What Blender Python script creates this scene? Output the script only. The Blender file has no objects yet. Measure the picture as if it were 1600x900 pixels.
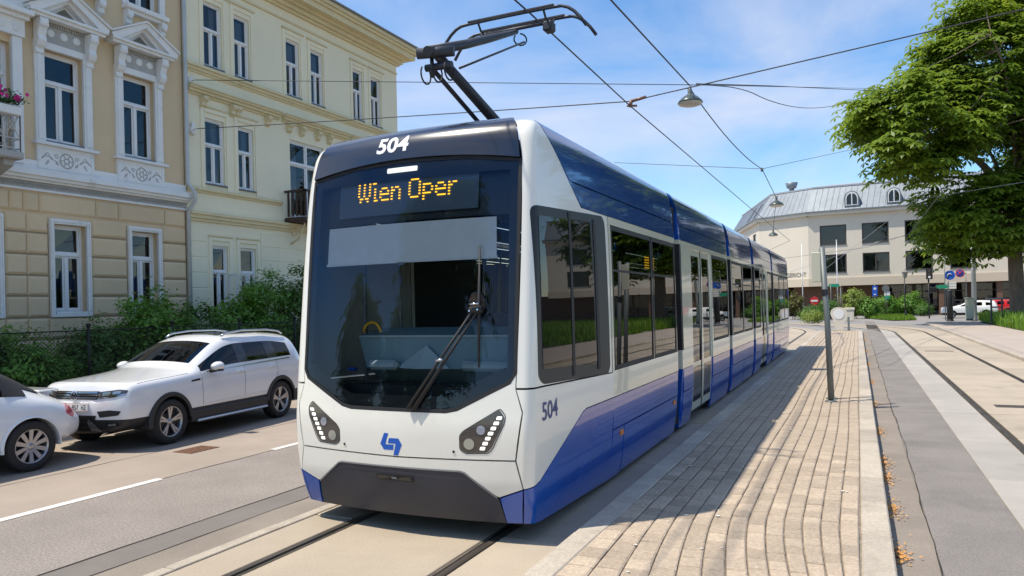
import bpy, bmesh, math, random
import numpy as np
from mathutils import Vector, Matrix
from mathutils.bvhtree import BVHTree

R = math.radians
random.seed(7)
scene = bpy.context.scene
COL = scene.collection

# ------------------------------------------------------------------ camera
EYE = 1.95
YAW, ROLL, FOC, PCY = R(25.04), math.atan(.0227), 1156.0, 478.3
cam_d = bpy.data.cameras.new('camera')
cam = bpy.data.objects.new('camera', cam_d)
COL.objects.link(cam)
cam_d.sensor_width = 36.0
cam_d.lens = FOC / 1600 * 36
cam_d.shift_y = (PCY - 450) / 1600
cam_d.clip_start = .05
cam_d.clip_end = 3000
cam.location = (0, 0, EYE)
cam.matrix_world = (Matrix.Translation((0, 0, EYE)) @ Matrix.Rotation(YAW, 4, 'Z')
                    @ Matrix.Rotation(R(90), 4, 'X') @ Matrix.Rotation(-ROLL, 4, 'Z'))
scene.camera = cam

# ------------------------------------------------------------------ sky, sun, exposure
SUN = Vector((-.40, -.25, 1.0)).normalized()
world = bpy.data.worlds.new('World')
scene.world = world
world.use_nodes = True
wn, wl = world.node_tree.nodes, world.node_tree.links
wn.clear()
sky = wn.new('ShaderNodeTexSky')
sky.sky_type = 'NISHITA'
sky.sun_disc = False
sky.sun_elevation = math.asin(SUN.z)
sky.sun_rotation = math.atan2(SUN.x, SUN.y)
sky.air_density = 1.0
sky.dust_density = .2
sky.ozone_density = 2.2
tc = wn.new('ShaderNodeTexCoord')
mp = wn.new('ShaderNodeMapping')
mp.inputs['Scale'].default_value = (1.0, 1.0, 2.6)
mp.inputs['Location'].default_value = (0.35, 0.1, 0.2)
nz = wn.new('ShaderNodeTexNoise')
nz.inputs['Scale'].default_value = 2.1
nz.inputs['Detail'].default_value = 7
nz.inputs['Roughness'].default_value = .52
nz.inputs['Distortion'].default_value = .35
rp = wn.new('ShaderNodeValToRGB')
rp.color_ramp.elements[0].position = .41
rp.color_ramp.elements[0].color = (0, 0, 0, 1)
rp.color_ramp.elements[1].position = .70
rp.color_ramp.elements[1].color = (.85, .85, .85, 1)
mx = wn.new('ShaderNodeMixRGB')
mx.inputs['Color2'].default_value = (2.75, 2.84, 3.25, 1)
hs = wn.new('ShaderNodeHueSaturation')
hs.inputs['Saturation'].default_value = 1.34
hs.inputs['Value'].default_value = .67
bg = wn.new('ShaderNodeBackground')
bg.inputs['Strength'].default_value = .15
wo = wn.new('ShaderNodeOutputWorld')
wl.new(tc.outputs['Generated'], mp.inputs['Vector'])
wl.new(mp.outputs[0], nz.inputs['Vector'])
wl.new(nz.outputs['Fac'], rp.inputs[0])
wl.new(sky.outputs[0], hs.inputs['Color'])
wl.new(hs.outputs[0], mx.inputs['Color1'])
wl.new(rp.outputs[0], mx.inputs['Fac'])
wl.new(mx.outputs[0], bg.inputs['Color'])
wl.new(bg.outputs[0], wo.inputs['Surface'])

sun_d = bpy.data.lights.new('sun', 'SUN')
sun_d.energy = 2.75
sun_d.angle = R(.9)
sun_d.color = (1.0, .93, .81)
sun = bpy.data.objects.new('sun', sun_d)
COL.objects.link(sun)
sun.location = (-20, -12, 50)
sun.rotation_euler = SUN.to_track_quat('Z', 'Y').to_euler()

vs = scene.view_settings
vs.view_transform = 'Standard'
vs.look = 'None'
vs.gamma = 1
vs.use_curve_mapping = False
vs.exposure = 1.0
scene.cycles.max_bounces = 9
scene.cycles.transparent_max_bounces = 16
scene.cycles.caustics_reflective = False
scene.cycles.caustics_refractive = False

# ------------------------------------------------------------------ pixel to direction (for placing things on planes)
_R = Vector((math.cos(YAW), math.sin(YAW), 0))
_F = Vector((-math.sin(YAW), math.cos(YAW), 0))
def ray(px, py):
    xi, yi = px - 800, PCY - py
    c, s = math.cos(ROLL), math.sin(ROLL)
    return _R * ((xi * c + yi * s) / FOC) + Vector((0, 0, (-xi * s + yi * c) / FOC)) + _F
def on_ground(px, py, z=0.0):
    d = ray(px, py)
    t = (z - EYE) / d.z
    return Vector((d.x * t, d.y * t, z))
def at_depth(px, py, dep):
    d = ray(px, py)
    return Vector((d.x * dep, d.y * dep, EYE + d.z * dep))
def on_plane(px, py, p0, n):
    d = ray(px, py)
    o = Vector((0, 0, EYE))
    t = (Vector(p0) - o).dot(n) / d.dot(n)
    return o + d * t

# ------------------------------------------------------------------ materials
def _n(t, kind, **kw):
    n = t.nodes.new(kind)
    for k, v in kw.items():
        if k in n.inputs:
            n.inputs[k].default_value = v
        else:
            setattr(n, k, v)
    return n
def M(name, col, rough=.6, metal=0.0, spec=.5, coat=0.0, coat_rough=.03, noise=None, noise2=None, bump=None, rnd=0.0,
      emit=None, emit_s=1.0, stain=None, sub=0.0, rough_var=0.0):
    """noise = (scale, amount[, stretch xyz]); bump = (scale, strength); stain = (scale, threshold, colour, amount)"""
    m = bpy.data.materials.new(name)
    m.use_nodes = True
    t = m.node_tree
    L = t.links
    b = t.nodes['Principled BSDF']
    c4 = (*col, 1)
    b.inputs['Base Color'].default_value = c4
    b.inputs['Roughness'].default_value = rough
    b.inputs['Metallic'].default_value = metal
    b.inputs['Specular IOR Level'].default_value = spec
    b.inputs['Coat Weight'].default_value = coat
    b.inputs['Coat Roughness'].default_value = coat_rough
    geo = t.nodes.new('ShaderNodeNewGeometry')
    pos = geo.outputs['Position']
    cur = None
    def scaled(vec):
        mpn = t.nodes.new('ShaderNodeMapping')
        mpn.inputs['Scale'].default_value = vec
        L.new(pos, mpn.inputs['Vector'])
        return mpn.outputs[0]
    def mul(fac_sock, lo, hi):
        nonlocal cur
        mr = _n(t, 'ShaderNodeMapRange')
        mr.inputs['From Min'].default_value = .25
        mr.inputs['From Max'].default_value = .75
        mr.inputs['To Min'].default_value = lo
        mr.inputs['To Max'].default_value = hi
        L.new(fac_sock, mr.inputs['Value'])
        mm = t.nodes.new('ShaderNodeVectorMath')
        mm.operation = 'SCALE'
        if cur is None:
            mm.inputs[0].default_value = col
        else:
            L.new(cur, mm.inputs[0])
        L.new(mr.outputs[0], mm.inputs['Scale'])
        cur = mm.outputs[0]
    for nn in (noise, noise2):
        if nn:
            n1 = _n(t, 'ShaderNodeTexNoise', Scale=nn[0], Detail=6.0, Roughness=.6)
            L.new(scaled(nn[2]) if len(nn) > 2 else pos, n1.inputs['Vector'])
            mul(n1.outputs['Fac'], 1 - nn[1], 1 + nn[1])
    if rnd:
        oi = t.nodes.new('ShaderNodeObjectInfo')
        mr0 = oi.outputs['Random']
        mrr = _n(t, 'ShaderNodeMapRange')
        mrr.inputs['To Min'].default_value = .25
        mrr.inputs['To Max'].default_value = .75
        L.new(mr0, mrr.inputs['Value'])
        mul(mrr.outputs[0], 1 - rnd, 1 + rnd)
    if stain:
        n2 = _n(t, 'ShaderNodeTexNoise', Scale=stain[0], Detail=8.0, Roughness=.65)
        L.new(pos, n2.inputs['Vector'])
        r2 = t.nodes.new('ShaderNodeValToRGB')
        r2.color_ramp.elements[0].position = stain[1]
        r2.color_ramp.elements[1].position = min(1, stain[1] + .12)
        L.new(n2.outputs['Fac'], r2.inputs[0])
        sc_ = t.nodes.new('ShaderNodeMath')
        sc_.operation = 'MULTIPLY'
        sc_.inputs[1].default_value = stain[3]
        L.new(r2.outputs[0], sc_.inputs[0])
        mxr = t.nodes.new('ShaderNodeMixRGB')
        L.new(sc_.outputs[0], mxr.inputs['Fac'])
        if cur is None:
            mxr.inputs['Color1'].default_value = c4
        else:
            L.new(cur, mxr.inputs['Color1'])
        mxr.inputs['Color2'].default_value = (*stain[2], 1)
        cur = mxr.outputs[0]
    if cur is not None:
        L.new(cur, b.inputs['Base Color'])
    if rough_var:
        n4 = _n(t, 'ShaderNodeTexNoise', Scale=3.0, Detail=5.0)
        L.new(pos, n4.inputs['Vector'])
        mr4 = _n(t, 'ShaderNodeMapRange')
        mr4.inputs['From Min'].default_value = .3
        mr4.inputs['From Max'].default_value = .7
        mr4.inputs['To Min'].default_value = max(0, rough - rough_var)
        mr4.inputs['To Max'].default_value = rough + rough_var
        L.new(n4.outputs['Fac'], mr4.inputs['Value'])
        L.new(mr4.outputs[0], b.inputs['Roughness'])
    if bump:
        n3 = _n(t, 'ShaderNodeTexNoise', Scale=bump[0], Detail=4.0, Roughness=.6)
        L.new(pos, n3.inputs['Vector'])
        bp = t.nodes.new('ShaderNodeBump')
        bp.inputs['Strength'].default_value = bump[1]
        bp.inputs['Distance'].default_value = bump[2] if len(bump) > 2 else .01
        L.new(n3.outputs['Fac'], bp.inputs['Height'])
        L.new(bp.outputs[0], b.inputs['Normal'])
    if emit:
        b.inputs['Emission Color'].default_value = (*emit, 1)
        b.inputs['Emission Strength'].default_value = emit_s
    return m
def glass(name, tint, ior=1.5, rough=0.0, refl=(1, 1, 1), wav=0.0):
    m = bpy.data.materials.new(name)
    m.use_nodes = True
    t = m.node_tree
    t.nodes.clear()
    o = t.nodes.new('ShaderNodeOutputMaterial')
    tr = _n(t, 'ShaderNodeBsdfTransparent', Color=(*tint, 1))
    gl = _n(t, 'ShaderNodeBsdfGlossy', Color=(*refl, 1), Roughness=rough)
    fr = _n(t, 'ShaderNodeFresnel', IOR=ior)
    mxs = t.nodes.new('ShaderNodeMixShader')
    t.links.new(fr.outputs[0], mxs.inputs[0])
    t.links.new(tr.outputs[0], mxs.inputs[1])
    t.links.new(gl.outputs[0], mxs.inputs[2])
    t.links.new(mxs.outputs[0], o.inputs['Surface'])
    if wav:
        geo = t.nodes.new('ShaderNodeNewGeometry')
        n3 = _n(t, 'ShaderNodeTexNoise', Scale=1.3, Detail=1.0)
        t.links.new(geo.outputs['Position'], n3.inputs['Vector'])
        bp = t.nodes.new('ShaderNodeBump')
        bp.inputs['Strength'].default_value = wav
        bp.inputs['Distance'].default_value = .02
        t.links.new(n3.outputs['Fac'], bp.inputs['Height'])
        t.links.new(bp.outputs[0], gl.inputs['Normal'])
    return m
def leaf_mat(name, c1, c2, rough=.45, trans=.35):
    m = bpy.data.materials.new(name)
    m.use_nodes = True
    t = m.node_tree
    L = t.links
    b = t.nodes['Principled BSDF']
    o = [n for n in t.nodes if n.type == 'OUTPUT_MATERIAL'][0]
    geo = t.nodes.new('ShaderNodeNewGeometry')
    n1 = _n(t, 'ShaderNodeTexNoise', Scale=.9, Detail=3.0)
    L.new(geo.outputs['Position'], n1.inputs['Vector'])
    ad = t.nodes.new('ShaderNodeMath')
    ad.operation = 'ADD'
    mu = t.nodes.new('ShaderNodeMath')
    mu.operation = 'MULTIPLY'
    mu.inputs[1].default_value = .5
    L.new(geo.outputs['Random Per Island'], mu.inputs[0])
    L.new(mu.outputs[0], ad.inputs[0])
    m2 = t.nodes.new('ShaderNodeMath')
    m2.operation = 'MULTIPLY'
    m2.inputs[1].default_value = .55
    L.new(n1.outputs['Fac'], m2.inputs[0])
    L.new(m2.outputs[0], ad.inputs[1])
    mxr = t.nodes.new('ShaderNodeMixRGB')
    mxr.inputs['Color1'].default_value = (*c1, 1)
    mxr.inputs['Color2'].default_value = (*c2, 1)
    L.new(ad.outputs[0], mxr.inputs['Fac'])
    L.new(mxr.outputs[0], b.inputs['Base Color'])
    b.inputs['Roughness'].default_value = rough
    b.inputs['Specular IOR Level'].default_value = .4
    tl = t.nodes.new('ShaderNodeBsdfTranslucent')
    hs_ = t.nodes.new('ShaderNodeHueSaturation')
    hs_.inputs['Value'].default_value = 1.6
    hs_.inputs['Hue'].default_value = .485
    L.new(mxr.outputs[0], hs_.inputs['Color'])
    L.new(hs_.outputs[0], tl.inputs['Color'])
    ms = t.nodes.new('ShaderNodeMixShader')
    ms.inputs[0].default_value = trans
    L.new(b.outputs[0], ms.inputs[1])
    L.new(tl.outputs[0], ms.inputs[2])
    L.new(ms.outputs[0], o.inputs['Surface'])
    return m

# ------------------------------------------------------------------ object helpers
ORG = {}
def tag(o, label=None, cat=None, group=None, kind=None):
    if label: o['label'] = label
    if cat: o['category'] = cat
    if group: o['group'] = group
    if kind: o['kind'] = kind
    return o
def thing(name, loc, label, cat, group=None):
    o = bpy.data.objects.new(name, None)
    COL.objects.link(o)
    o.empty_display_size = .2
    o.location = loc
    ORG[o.name] = Vector(loc)
    return tag(o, label, cat, group)
def link_mesh(name, me, parent=None, loc=None):
    o = bpy.data.objects.new(name, me)
    COL.objects.link(o)
    if parent is not None:
        o.parent = parent
    if loc is not None:
        o.location = loc
    return o
def origin_of(o):
    while o is not None:
        if o.name in ORG: return ORG[o.name]
        o = o.parent
    return Vector((0, 0, 0))
class MB:
    def __init__(s):
        s.v, s.f, s.sm, s.mi = [], [], [], []
        s.mat_i = 0
    def add(s, vs, fs, smooth=False):
        n = len(s.v)
        s.v.extend([tuple(p) for p in vs])
        for f in fs:
            s.f.append(tuple(i + n for i in f))
            s.sm.append(smooth)
            s.mi.append(s.mat_i)
        return s
    def box(s, x0, x1, y0, y1, z0, z1):
        return s.add([(x0, y0, z0), (x1, y0, z0), (x1, y1, z0), (x0, y1, z0), (x0, y0, z1), (x1, y0, z1), (x1, y1, z1), (x0, y1, z1)],
                     [(3, 2, 1, 0), (4, 5, 6, 7), (0, 1, 5, 4), (1, 2, 6, 5), (2, 3, 7, 6), (3, 0, 4, 7)])
    def bbox(s, x0, x1, y0, y1, z0, z1, b=.01):
        """box with chamfered edges"""
        if x0 > x1: x0, x1 = x1, x0
        if y0 > y1: y0, y1 = y1, y0
        if z0 > z1: z0, z1 = z1, z0
        b = min(b, .45 * (x1 - x0), .45 * (y1 - y0), .45 * (z1 - z0))
        vs, idx = [], {}
        for ix, x in enumerate((x0, x1)):
            for iy, y in enumerate((y0, y1)):
                for iz, z in enumerate((z0, z1)):
                    sx, sy, sz = (b, -b)[ix], (b, -b)[iy], (b, -b)[iz]
                    idx[ix, iy, iz, 0] = len(vs); vs.append((x, y + sy, z + sz))
                    idx[ix, iy, iz, 1] = len(vs); vs.append((x + sx, y, z + sz))
                    idx[ix, iy, iz, 2] = len(vs); vs.append((x + sx, y + sy, z))
        fs = []
        I = idx
        fs.append((I[0,0,0,0], I[0,0,1,0], I[0,1,1,0], I[0,1,0,0])); fs.append((I[1,0,0,0], I[1,1,0,0], I[1,1,1,0], I[1,0,1,0]))
        fs.append((I[0,0,0,1], I[1,0,0,1], I[1,0,1,1], I[0,0,1,1])); fs.append((I[0,1,0,1], I[0,1,1,1], I[1,1,1,1], I[1,1,0,1]))
        fs.append((I[0,0,0,2], I[0,1,0,2], I[1,1,0,2], I[1,0,0,2])); fs.append((I[0,0,1,2], I[1,0,1,2], I[1,1,1,2], I[0,1,1,2]))
        for a in (0, 1):
            for c in (0, 1):
                q = (I[0,a,c,1], I[0,a,c,2], I[1,a,c,2], I[1,a,c,1]); fs.append(q if (a == 1) != (c == 1) else q[::-1]) if False else fs.append(q)
                fs.append((I[a,0,c,0], I[a,0,c,2], I[a,1,c,2], I[a,1,c,0]))
                fs.append((I[a,c,0,0], I[a,c,0,1], I[a,c,1,1], I[a,c,1,0]))
                for d in (0, 1):
                    fs.append((I[a,c,d,0], I[a,c,d,1], I[a,c,d,2]))
        # orient outwards
        cx, cy, cz = (x0 + x1) / 2, (y0 + y1) / 2, (z0 + z1) / 2
        out = []
        for f in fs:
            p = [Vector(vs[i]) for i in f]
            nrm = (p[1] - p[0]).cross(p[2] - p[0])
            ctr = sum(p, Vector()) / len(p) - Vector((cx, cy, cz))
            out.append(f if nrm.dot(ctr) > 0 else f[::-1])
        return s.add(vs, out)
    def tube(s, p0, p1, r0, r1=None, n=10, caps=True):
        return s.path([p0, p1], [r0, r0 if r1 is None else r1], n, caps)
    def path(s, pts, rad, n=8, caps=True):
        pts = [Vector(p) for p in pts]
        if not isinstance(rad, (list, tuple)):
            rad = [rad] * len(pts)
        vs, fs = [], []
        up = None
        for i, p in enumerate(pts):
            t = (pts[min(i + 1, len(pts) - 1)] - pts[max(i - 1, 0)]).normalized()
            if up is None:
                up = Vector((0, 0, 1)) if abs(t.z) < .9 else Vector((1, 0, 0))
            a = t.cross(up)
            if a.length < 1e-4:
                a = t.orthogonal()
            a.normalize()
            b = a.cross(t).normalized()
            up = b
            for k in range(n):
                w = 2 * math.pi * k / n
                vs.append(p + (a * math.cos(w) + b * math.sin(w)) * rad[i])
        for i in range(len(pts) - 1):
            for k in range(n):
                k2 = (k + 1) % n
                fs.append((i * n + k, i * n + k2, (i + 1) * n + k2, (i + 1) * n + k))
        s.add(vs, fs, True)
        if caps:
            m = len(s.v) - len(vs)
            s.f.append(tuple(m + k for k in range(n))[::-1]); s.sm.append(False); s.mi.append(s.mat_i)
            s.f.append(tuple(m + (len(pts) - 1) * n + k for k in range(n))); s.sm.append(False); s.mi.append(s.mat_i)
        return s
    def lathe(s, prof, c, axis='z', n=24, smooth=True):
        """prof: list of (radius, height along axis) around c"""
        vs, fs = [], []
        c = Vector(c)
        for r, h in prof:
            for k in range(n):
                w = 2 * math.pi * k / n
                if axis == 'z': vs.append(c + Vector((r * math.cos(w), r * math.sin(w), h)))
                elif axis == 'x': vs.append(c + Vector((h, r * math.cos(w), r * math.sin(w))))
                else: vs.append(c + Vector((r * math.sin(w), h, r * math.cos(w))))
        for i in range(len(prof) - 1):
            for k in range(n):
                k2 = (k + 1) % n
                fs.append((i * n + k, i * n + k2, (i + 1) * n + k2, (i + 1) * n + k))
        return s.add(vs, fs, smooth)
    def prism(s, poly, frm, depth):
        """poly of 2D points placed by frm(x, y, d); extruded d = 0..depth"""
        n = len(poly)
        vs = [frm(x, y, 0) for x, y in poly] + [frm(x, y, depth) for x, y in poly]
        fs = [tuple(range(n)), tuple(range(2 * n - 1, n - 1, -1))]
        for i in range(n):
            j = (i + 1) % n
            fs.append((i, i + n, j + n, j))
        return s.add(vs, fs)
    def build(s, name, mat, parent=None, label=None, cat=None, group=None, kind=None, fix=True, shift=True):
        if parent is not None:
            org = origin_of(parent)
        else:
            a = np.array(s.v)
            org = Vector(((a[:, 0].min() + a[:, 0].max()) / 2, (a[:, 1].min() + a[:, 1].max()) / 2, a[:, 2].min()))
        me = bpy.data.meshes.new(name)
        me.from_pydata([(p[0] - org[0], p[1] - org[1], p[2] - org[2]) for p in s.v], [], s.f)
        mats = mat if isinstance(mat, (list, tuple)) else [mat]
        for m_ in mats:
            me.materials.append(m_)
        me.polygons.foreach_set('use_smooth', s.sm)
        me.polygons.foreach_set('material_index', s.mi)
        if fix:
            bm = bmesh.new()
            bm.from_mesh(me)
            bmesh.ops.recalc_face_normals(bm, faces=bm.faces)
            bm.to_mesh(me)
            bm.free()
        me.update()
        o = link_mesh(name, me, parent)
        if parent is None:
            o.location = org
            ORG[o.name] = org.copy()
        return tag(o, label, cat, group, kind)
def copy_piece(me, name, parent, world_loc, rot=None, scale=None):
    o = bpy.data.objects.new(name, me)
    COL.objects.link(o)
    o.parent = parent
    o.location = Vector(world_loc) - origin_of(parent)
    if rot: o.rotation_euler = rot
    if scale: o.scale = scale
    return o
def copy_tree(o, parent=None):
    c = o.copy()
    COL.objects.link(c)
    c.parent = parent
    if parent is None:
        ORG[c.name] = o.location.copy()
    for ch in list(o.children):
        copy_tree(ch, c)
    return c
def round_poly(pts, r, n=4):
    out = []
    m = len(pts)
    for i in range(m):
        p, a, b = Vector(pts[i]), Vector(pts[i - 1]), Vector(pts[(i + 1) % m])
        rr = r[i] if isinstance(r, (list, tuple)) else r
        da, db = (a - p), (b - p)
        k = min(rr, da.length * .45, db.length * .45)
        q0, q1 = p + da.normalized() * k, p + db.normalized() * k
        if k < 1e-5:
            out.append(tuple(p)); continue
        for j in range(n + 1):
            t = j / n
            out.append(tuple(q0 * (1 - t) ** 2 + p * 2 * t * (1 - t) + q1 * t * t))
    return out
def area2(poly):
    return .5 * sum(poly[i - 1][0] * poly[i][1] - poly[i][0] * poly[i - 1][1] for i in range(len(poly)))
def ccw(poly):
    poly = [tuple(p) for p in poly]
    return poly if area2(poly) > 0 else poly[::-1]
def inset_poly(poly, g):
    poly = ccw(poly)
    m = len(poly)
    out = []
    for i in range(m):
        a, p, b = Vector(poly[i - 1]), Vector(poly[i]), Vector(poly[(i + 1) % m])
        d0, d1 = (p - a), (b - p)
        if d0.length < 1e-7 or d1.length < 1e-7:
            continue
        d0.normalize(); d1.normalize()
        n0, n1 = Vector((-d0.y, d0.x)), Vector((-d1.y, d1.x))
        h = n0 + n1
        if h.length < .3:
            h = n0
        else:
            h = h / max(.35, h.length_squared / 2)
        out.append(tuple(p + h * g))
    return out
def sheet2d(poly, cx=(), cy=()):
    """triangulated 2D sheet cut along x = cx and y = cy"""
    poly = ccw(poly)
    bm = bmesh.new()
    vs = [bm.verts.new((p[0], p[1], 0)) for p in poly]
    bm.faces.new(vs)
    bm.normal_update()
    bmesh.ops.triangulate(bm, faces=bm.faces[:], ngon_method='EAR_CLIP')
    xs, ys = [p[0] for p in poly], [p[1] for p in poly]
    for c in cx:
        if min(xs) + 1e-4 < c < max(xs) - 1e-4:
            bmesh.ops.bisect_plane(bm, geom=bm.verts[:] + bm.edges[:] + bm.faces[:], plane_co=(c, 0, 0), plane_no=(1, 0, 0), dist=1e-5)
    for c in cy:
        if min(ys) + 1e-4 < c < max(ys) - 1e-4:
            bmesh.ops.bisect_plane(bm, geom=bm.verts[:] + bm.edges[:] + bm.faces[:], plane_co=(0, c, 0), plane_no=(0, 1, 0), dist=1e-5)
    bmesh.ops.remove_doubles(bm, verts=bm.verts[:], dist=1e-5)
    bm.verts.index_update()
    V = [(v.co.x, v.co.y) for v in bm.verts]
    Fs = [tuple(v.index for v in f.verts) for f in bm.faces]
    B = []
    for e in bm.edges:
        if len(e.link_faces) == 1:
            f = e.link_faces[0]
            for l in f.loops:
                if l.edge == e:
                    B.append((l.vert.index, l.link_loop_next.vert.index))
    bm.free()
    out = []
    for f in Fs:                                   # every face counter-clockwise
        out.append(f if area2([V[i] for i in f]) > 0 else f[::-1])
    return V, out, B
def skin_sheet(name, V, Fs, B, pos, nor, mat, parent, th=.02, label=None):
    """mesh from a mapped sheet with exact normals and a rim going inwards"""
    P = [pos(*p) for p in V]
    N = [nor(*p) for p in V]
    org = origin_of(parent) if parent is not None else Vector()
    verts = [tuple(p - org) for p in P]
    faces = list(Fs)
    ln = []
    for f in Fs:
        for i in f:
            ln.append(tuple(N[i]))
    if th:
        base = len(verts)
        for a, b in B:
            k = len(verts)
            verts += [tuple(P[a] - org), tuple(P[b] - org), tuple(P[b] - N[b] * th - org), tuple(P[a] - N[a] * th - org)]
            faces.append((k, k + 3, k + 2, k + 1))
            fn = (P[b] - P[a]).cross(N[a])
            fn = fn.normalized() if fn.length > 1e-9 else N[a]
            ln += [tuple(fn)] * 4
    me = bpy.data.meshes.new(name)
    me.from_pydata(verts, [], faces)
    me.materials.append(mat)
    me.polygons.foreach_set('use_smooth', [True] * len(faces))
    me.update()
    me.normals_split_custom_set(ln)
    o = link_mesh(name, me, parent)
    if label: o['label'] = label
    return o
def text2d(s, size=1.0, bold=0.0):
    cu = bpy.data.curves.new('txt', 'FONT')
    cu.body = s
    cu.size = size
    cu.offset = bold
    cu.resolution_u = 4
    o = bpy.data.objects.new('txt', cu)
    COL.objects.link(o)
    bpy.context.view_layer.update()
    dg = bpy.context.evaluated_depsgraph_get()
    me = o.evaluated_get(dg).to_mesh()
    V = [(v.co.x, v.co.y) for v in me.vertices]
    Fs = [tuple(p.vertices) for p in me.polygons]
    o.evaluated_get(dg).to_mesh_clear()
    bpy.data.objects.remove(o)
    bpy.data.curves.remove(cu)
    xs = [p[0] for p in V]; ys = [p[1] for p in V]
    cx, cy = (min(xs) + max(xs)) / 2, (min(ys) + max(ys)) / 2
    V = [(x - cx, y - cy) for x, y in V]
    Fs = [f if area2([V[i] for i in f]) > 0 else f[::-1] for f in Fs]
    return V, Fs, (max(xs) - min(xs), max(ys) - min(ys))
# ------------------------------------------------------------------ material library
asphalt = M('asphalt', (.275, .238, .205), .85, noise=(1.1, .14), noise2=(48, .5), bump=(110, .9, .01), stain=(.9, .60, (.21, .19, .17), .5))
asphalt_dark = M('asphalt_patch', (.17, .15, .13), .85, noise=(.9, .2), noise2=(120, .25), bump=(180, .5, .005), stain=(2.2, .6, (.23, .2, .17), .5))
asphalt_brown = M('asphalt_edge', (.24, .20, .16), .85, noise=(1.2, .2), noise2=(90, .25), bump=(150, .5, .006), stain=(1.6, .58, (.25, .2, .15), .5))
asphalt_far = M('asphalt_far', (.25, .235, .22), .85, noise=(.3, .15), noise2=(40, .12), bump=(60, .3, .006))
concrete_lane = M('concrete_lane', (.33, .27, .215), .85, noise=(.8, .14), noise2=(70, .18), bump=(130, .5, .006), stain=(1.3, .60, (.24, .20, .165), .6))
slab_mat = M('track_slab', (.40, .33, .245), .8, noise=(1.0, .13), noise2=(60, .12), bump=(120, .4, .004), rnd=.10, stain=(1.1, .57, (.27, .215, .165), .6))
slab_grey = M('track_slab_grey', (.37, .335, .29), .8, noise=(1.0, .13), noise2=(70, .15), bump=(120, .4, .004), rnd=.09, stain=(1.4, .6, (.21, .185, .16), .55))
kerb_mat = M('kerb_stone', (.43, .37, .29), .75, noise=(3, .16), noise2=(45, .22), bump=(90, .5, .005), rnd=.13, stain=(2.2, .55, (.28, .24, .18), .55))
kerb_dark = M('kerb_side', (.30, .25, .19), .85, noise=(3, .2), bump=(90, .4, .004))
paver_mat = M('paver', (.41, .325, .235), .8, noise=(1.4, .14), noise2=(40, .28), bump=(90, .5, .004), rnd=.16, stain=(.8, .6, (.36, .28, .20), .5))
joint_mat = M('paver_joint', (.24, .195, .145), .95, noise=(12, .35), bump=(60, .6, .01))
sidewalk_mat = M('sidewalk', (.40, .33, .27), .85, noise=(.7, .1), noise2=(45, .12), bump=(90, .4, .004), stain=(.9, .62, (.3, .25, .2), .5))
paint_mat = M('road_paint', (.66, .62, .57), .7, noise=(9, .1), noise2=(70, .15), bump=(120, .4, .003), stain=(14, .66, (.3, .27, .25), .7))
rail_mat = M('rail_steel', (.17, .145, .12), .42, .75, noise=(3, .25, (8, .6, 1)), rough_var=.1)
groove_mat = M('rail_groove', (.035, .028, .022), .9, noise=(9, .4))
iron_rust = M('rusty_iron', (.17, .085, .05), .8, .2, noise=(20, .4), bump=(80, .6, .006))
soil_mat = M('garden_soil', (.075, .058, .04), .95, noise=(2, .3), bump=(25, .7, .03))
litter_mat = M('dry_leaf', (.55, .27, .07), .8, noise=(30, .35))

tram_white = M('tram_white', (.80, .78, .70), .28, coat=.6, noise=(1.5, .025), spec=.5, stain=(6, .71, (.60, .57, .50), .22))
tram_blue = M('tram_blue', (.002, .075, .40), .25, coat=.8, noise=(2, .1), spec=.6)
tram_dark_refl = M('tram_blue_dark_reflection', (.002, .048, .24), .16, coat=1.0, spec=.6, noise=(2, .1))  # fairing blue with the dark tree reflections put into the base colour
lane_asphalt = M('lane_asphalt', (.22, .195, .17), .85, noise=(1.1, .2), noise2=(60, .3), bump=(110, .8, .008), stain=(.7, .55, (.15, .135, .12), .6))
tram_cap = M('tram_cap_black', (.012, .013, .02), .22, coat=1.0, coat_rough=.06, noise=(3, .2))
tram_mask = M('tram_mask_grey', (.028, .031, .045), .42, noise=(2.5, .22), stain=(26, .69, (.12, .12, .13), .45), rough_var=.08, bump=(40, .1, .003))
black_gloss = M('black_gloss', (.008, .008, .01), .12, coat=.5)
black_rubber = M('black_rubber', (.014, .014, .015), .65, noise=(8, .25))
frit_mat = M('glass_border_black', (.012, .014, .02), .5)
under_mat = M('underframe', (.02, .019, .018), .85, noise=(4, .3))
steel_dark = M('pantograph_steel', (.045, .05, .06), .5, .35, noise=(6, .25), rough_var=.12)
carbon_mat = M('carbon_strip', (.05, .042, .04), .7, noise=(12, .3))
windshield_m = glass('windshield_glass', (.86, .92, .94), 1.45, refl=(.55, .72, 1.0))
cab_pane = glass('cab_pane_glass', (.5, .5, .5), 1.34)
tram_glass = glass('tram_side_glass', (.22, .25, .24), 1.55, wav=.06)
led_white = M('lamp_led', (.9, .9, .86), .3, emit=(1, .96, .86), emit_s=.6)
led_amber = M('display_led', (.5, .2, .01), .5, emit=(1.0, .48, .02), emit_s=1.2)
lens_grey = M('lamp_lens', (.34, .36, .42), .12, coat=1, metal=.3)
lens_clear = M('lamp_lens_clear', (.40, .44, .42), .1, metal=.75, coat=1)
hl_house = M('lamp_housing', (.045, .038, .034), .2, coat=1.0)
display_m = M('display_panel', (.10, .13, .17), .35, noise=(5, .08))
blind_m = M('roller_blind', (.88, .87, .86), .8, noise=(8, .05))
teal_m = M('console_teal', (.20, .30, .33), .5, noise=(4, .08))
teal_light = M('console_light', (.40, .50, .53), .45)
dark_int = M('dark_interior', (.02, .021, .024), .8)
grey_int = M('grey_interior', (.16, .17, .18), .7)
yellow_m = M('yellow_handle', (.80, .42, .02), .4)
amber_lens = M('amber_lens', (.75, .22, .03), .3, coat=.6)
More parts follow.
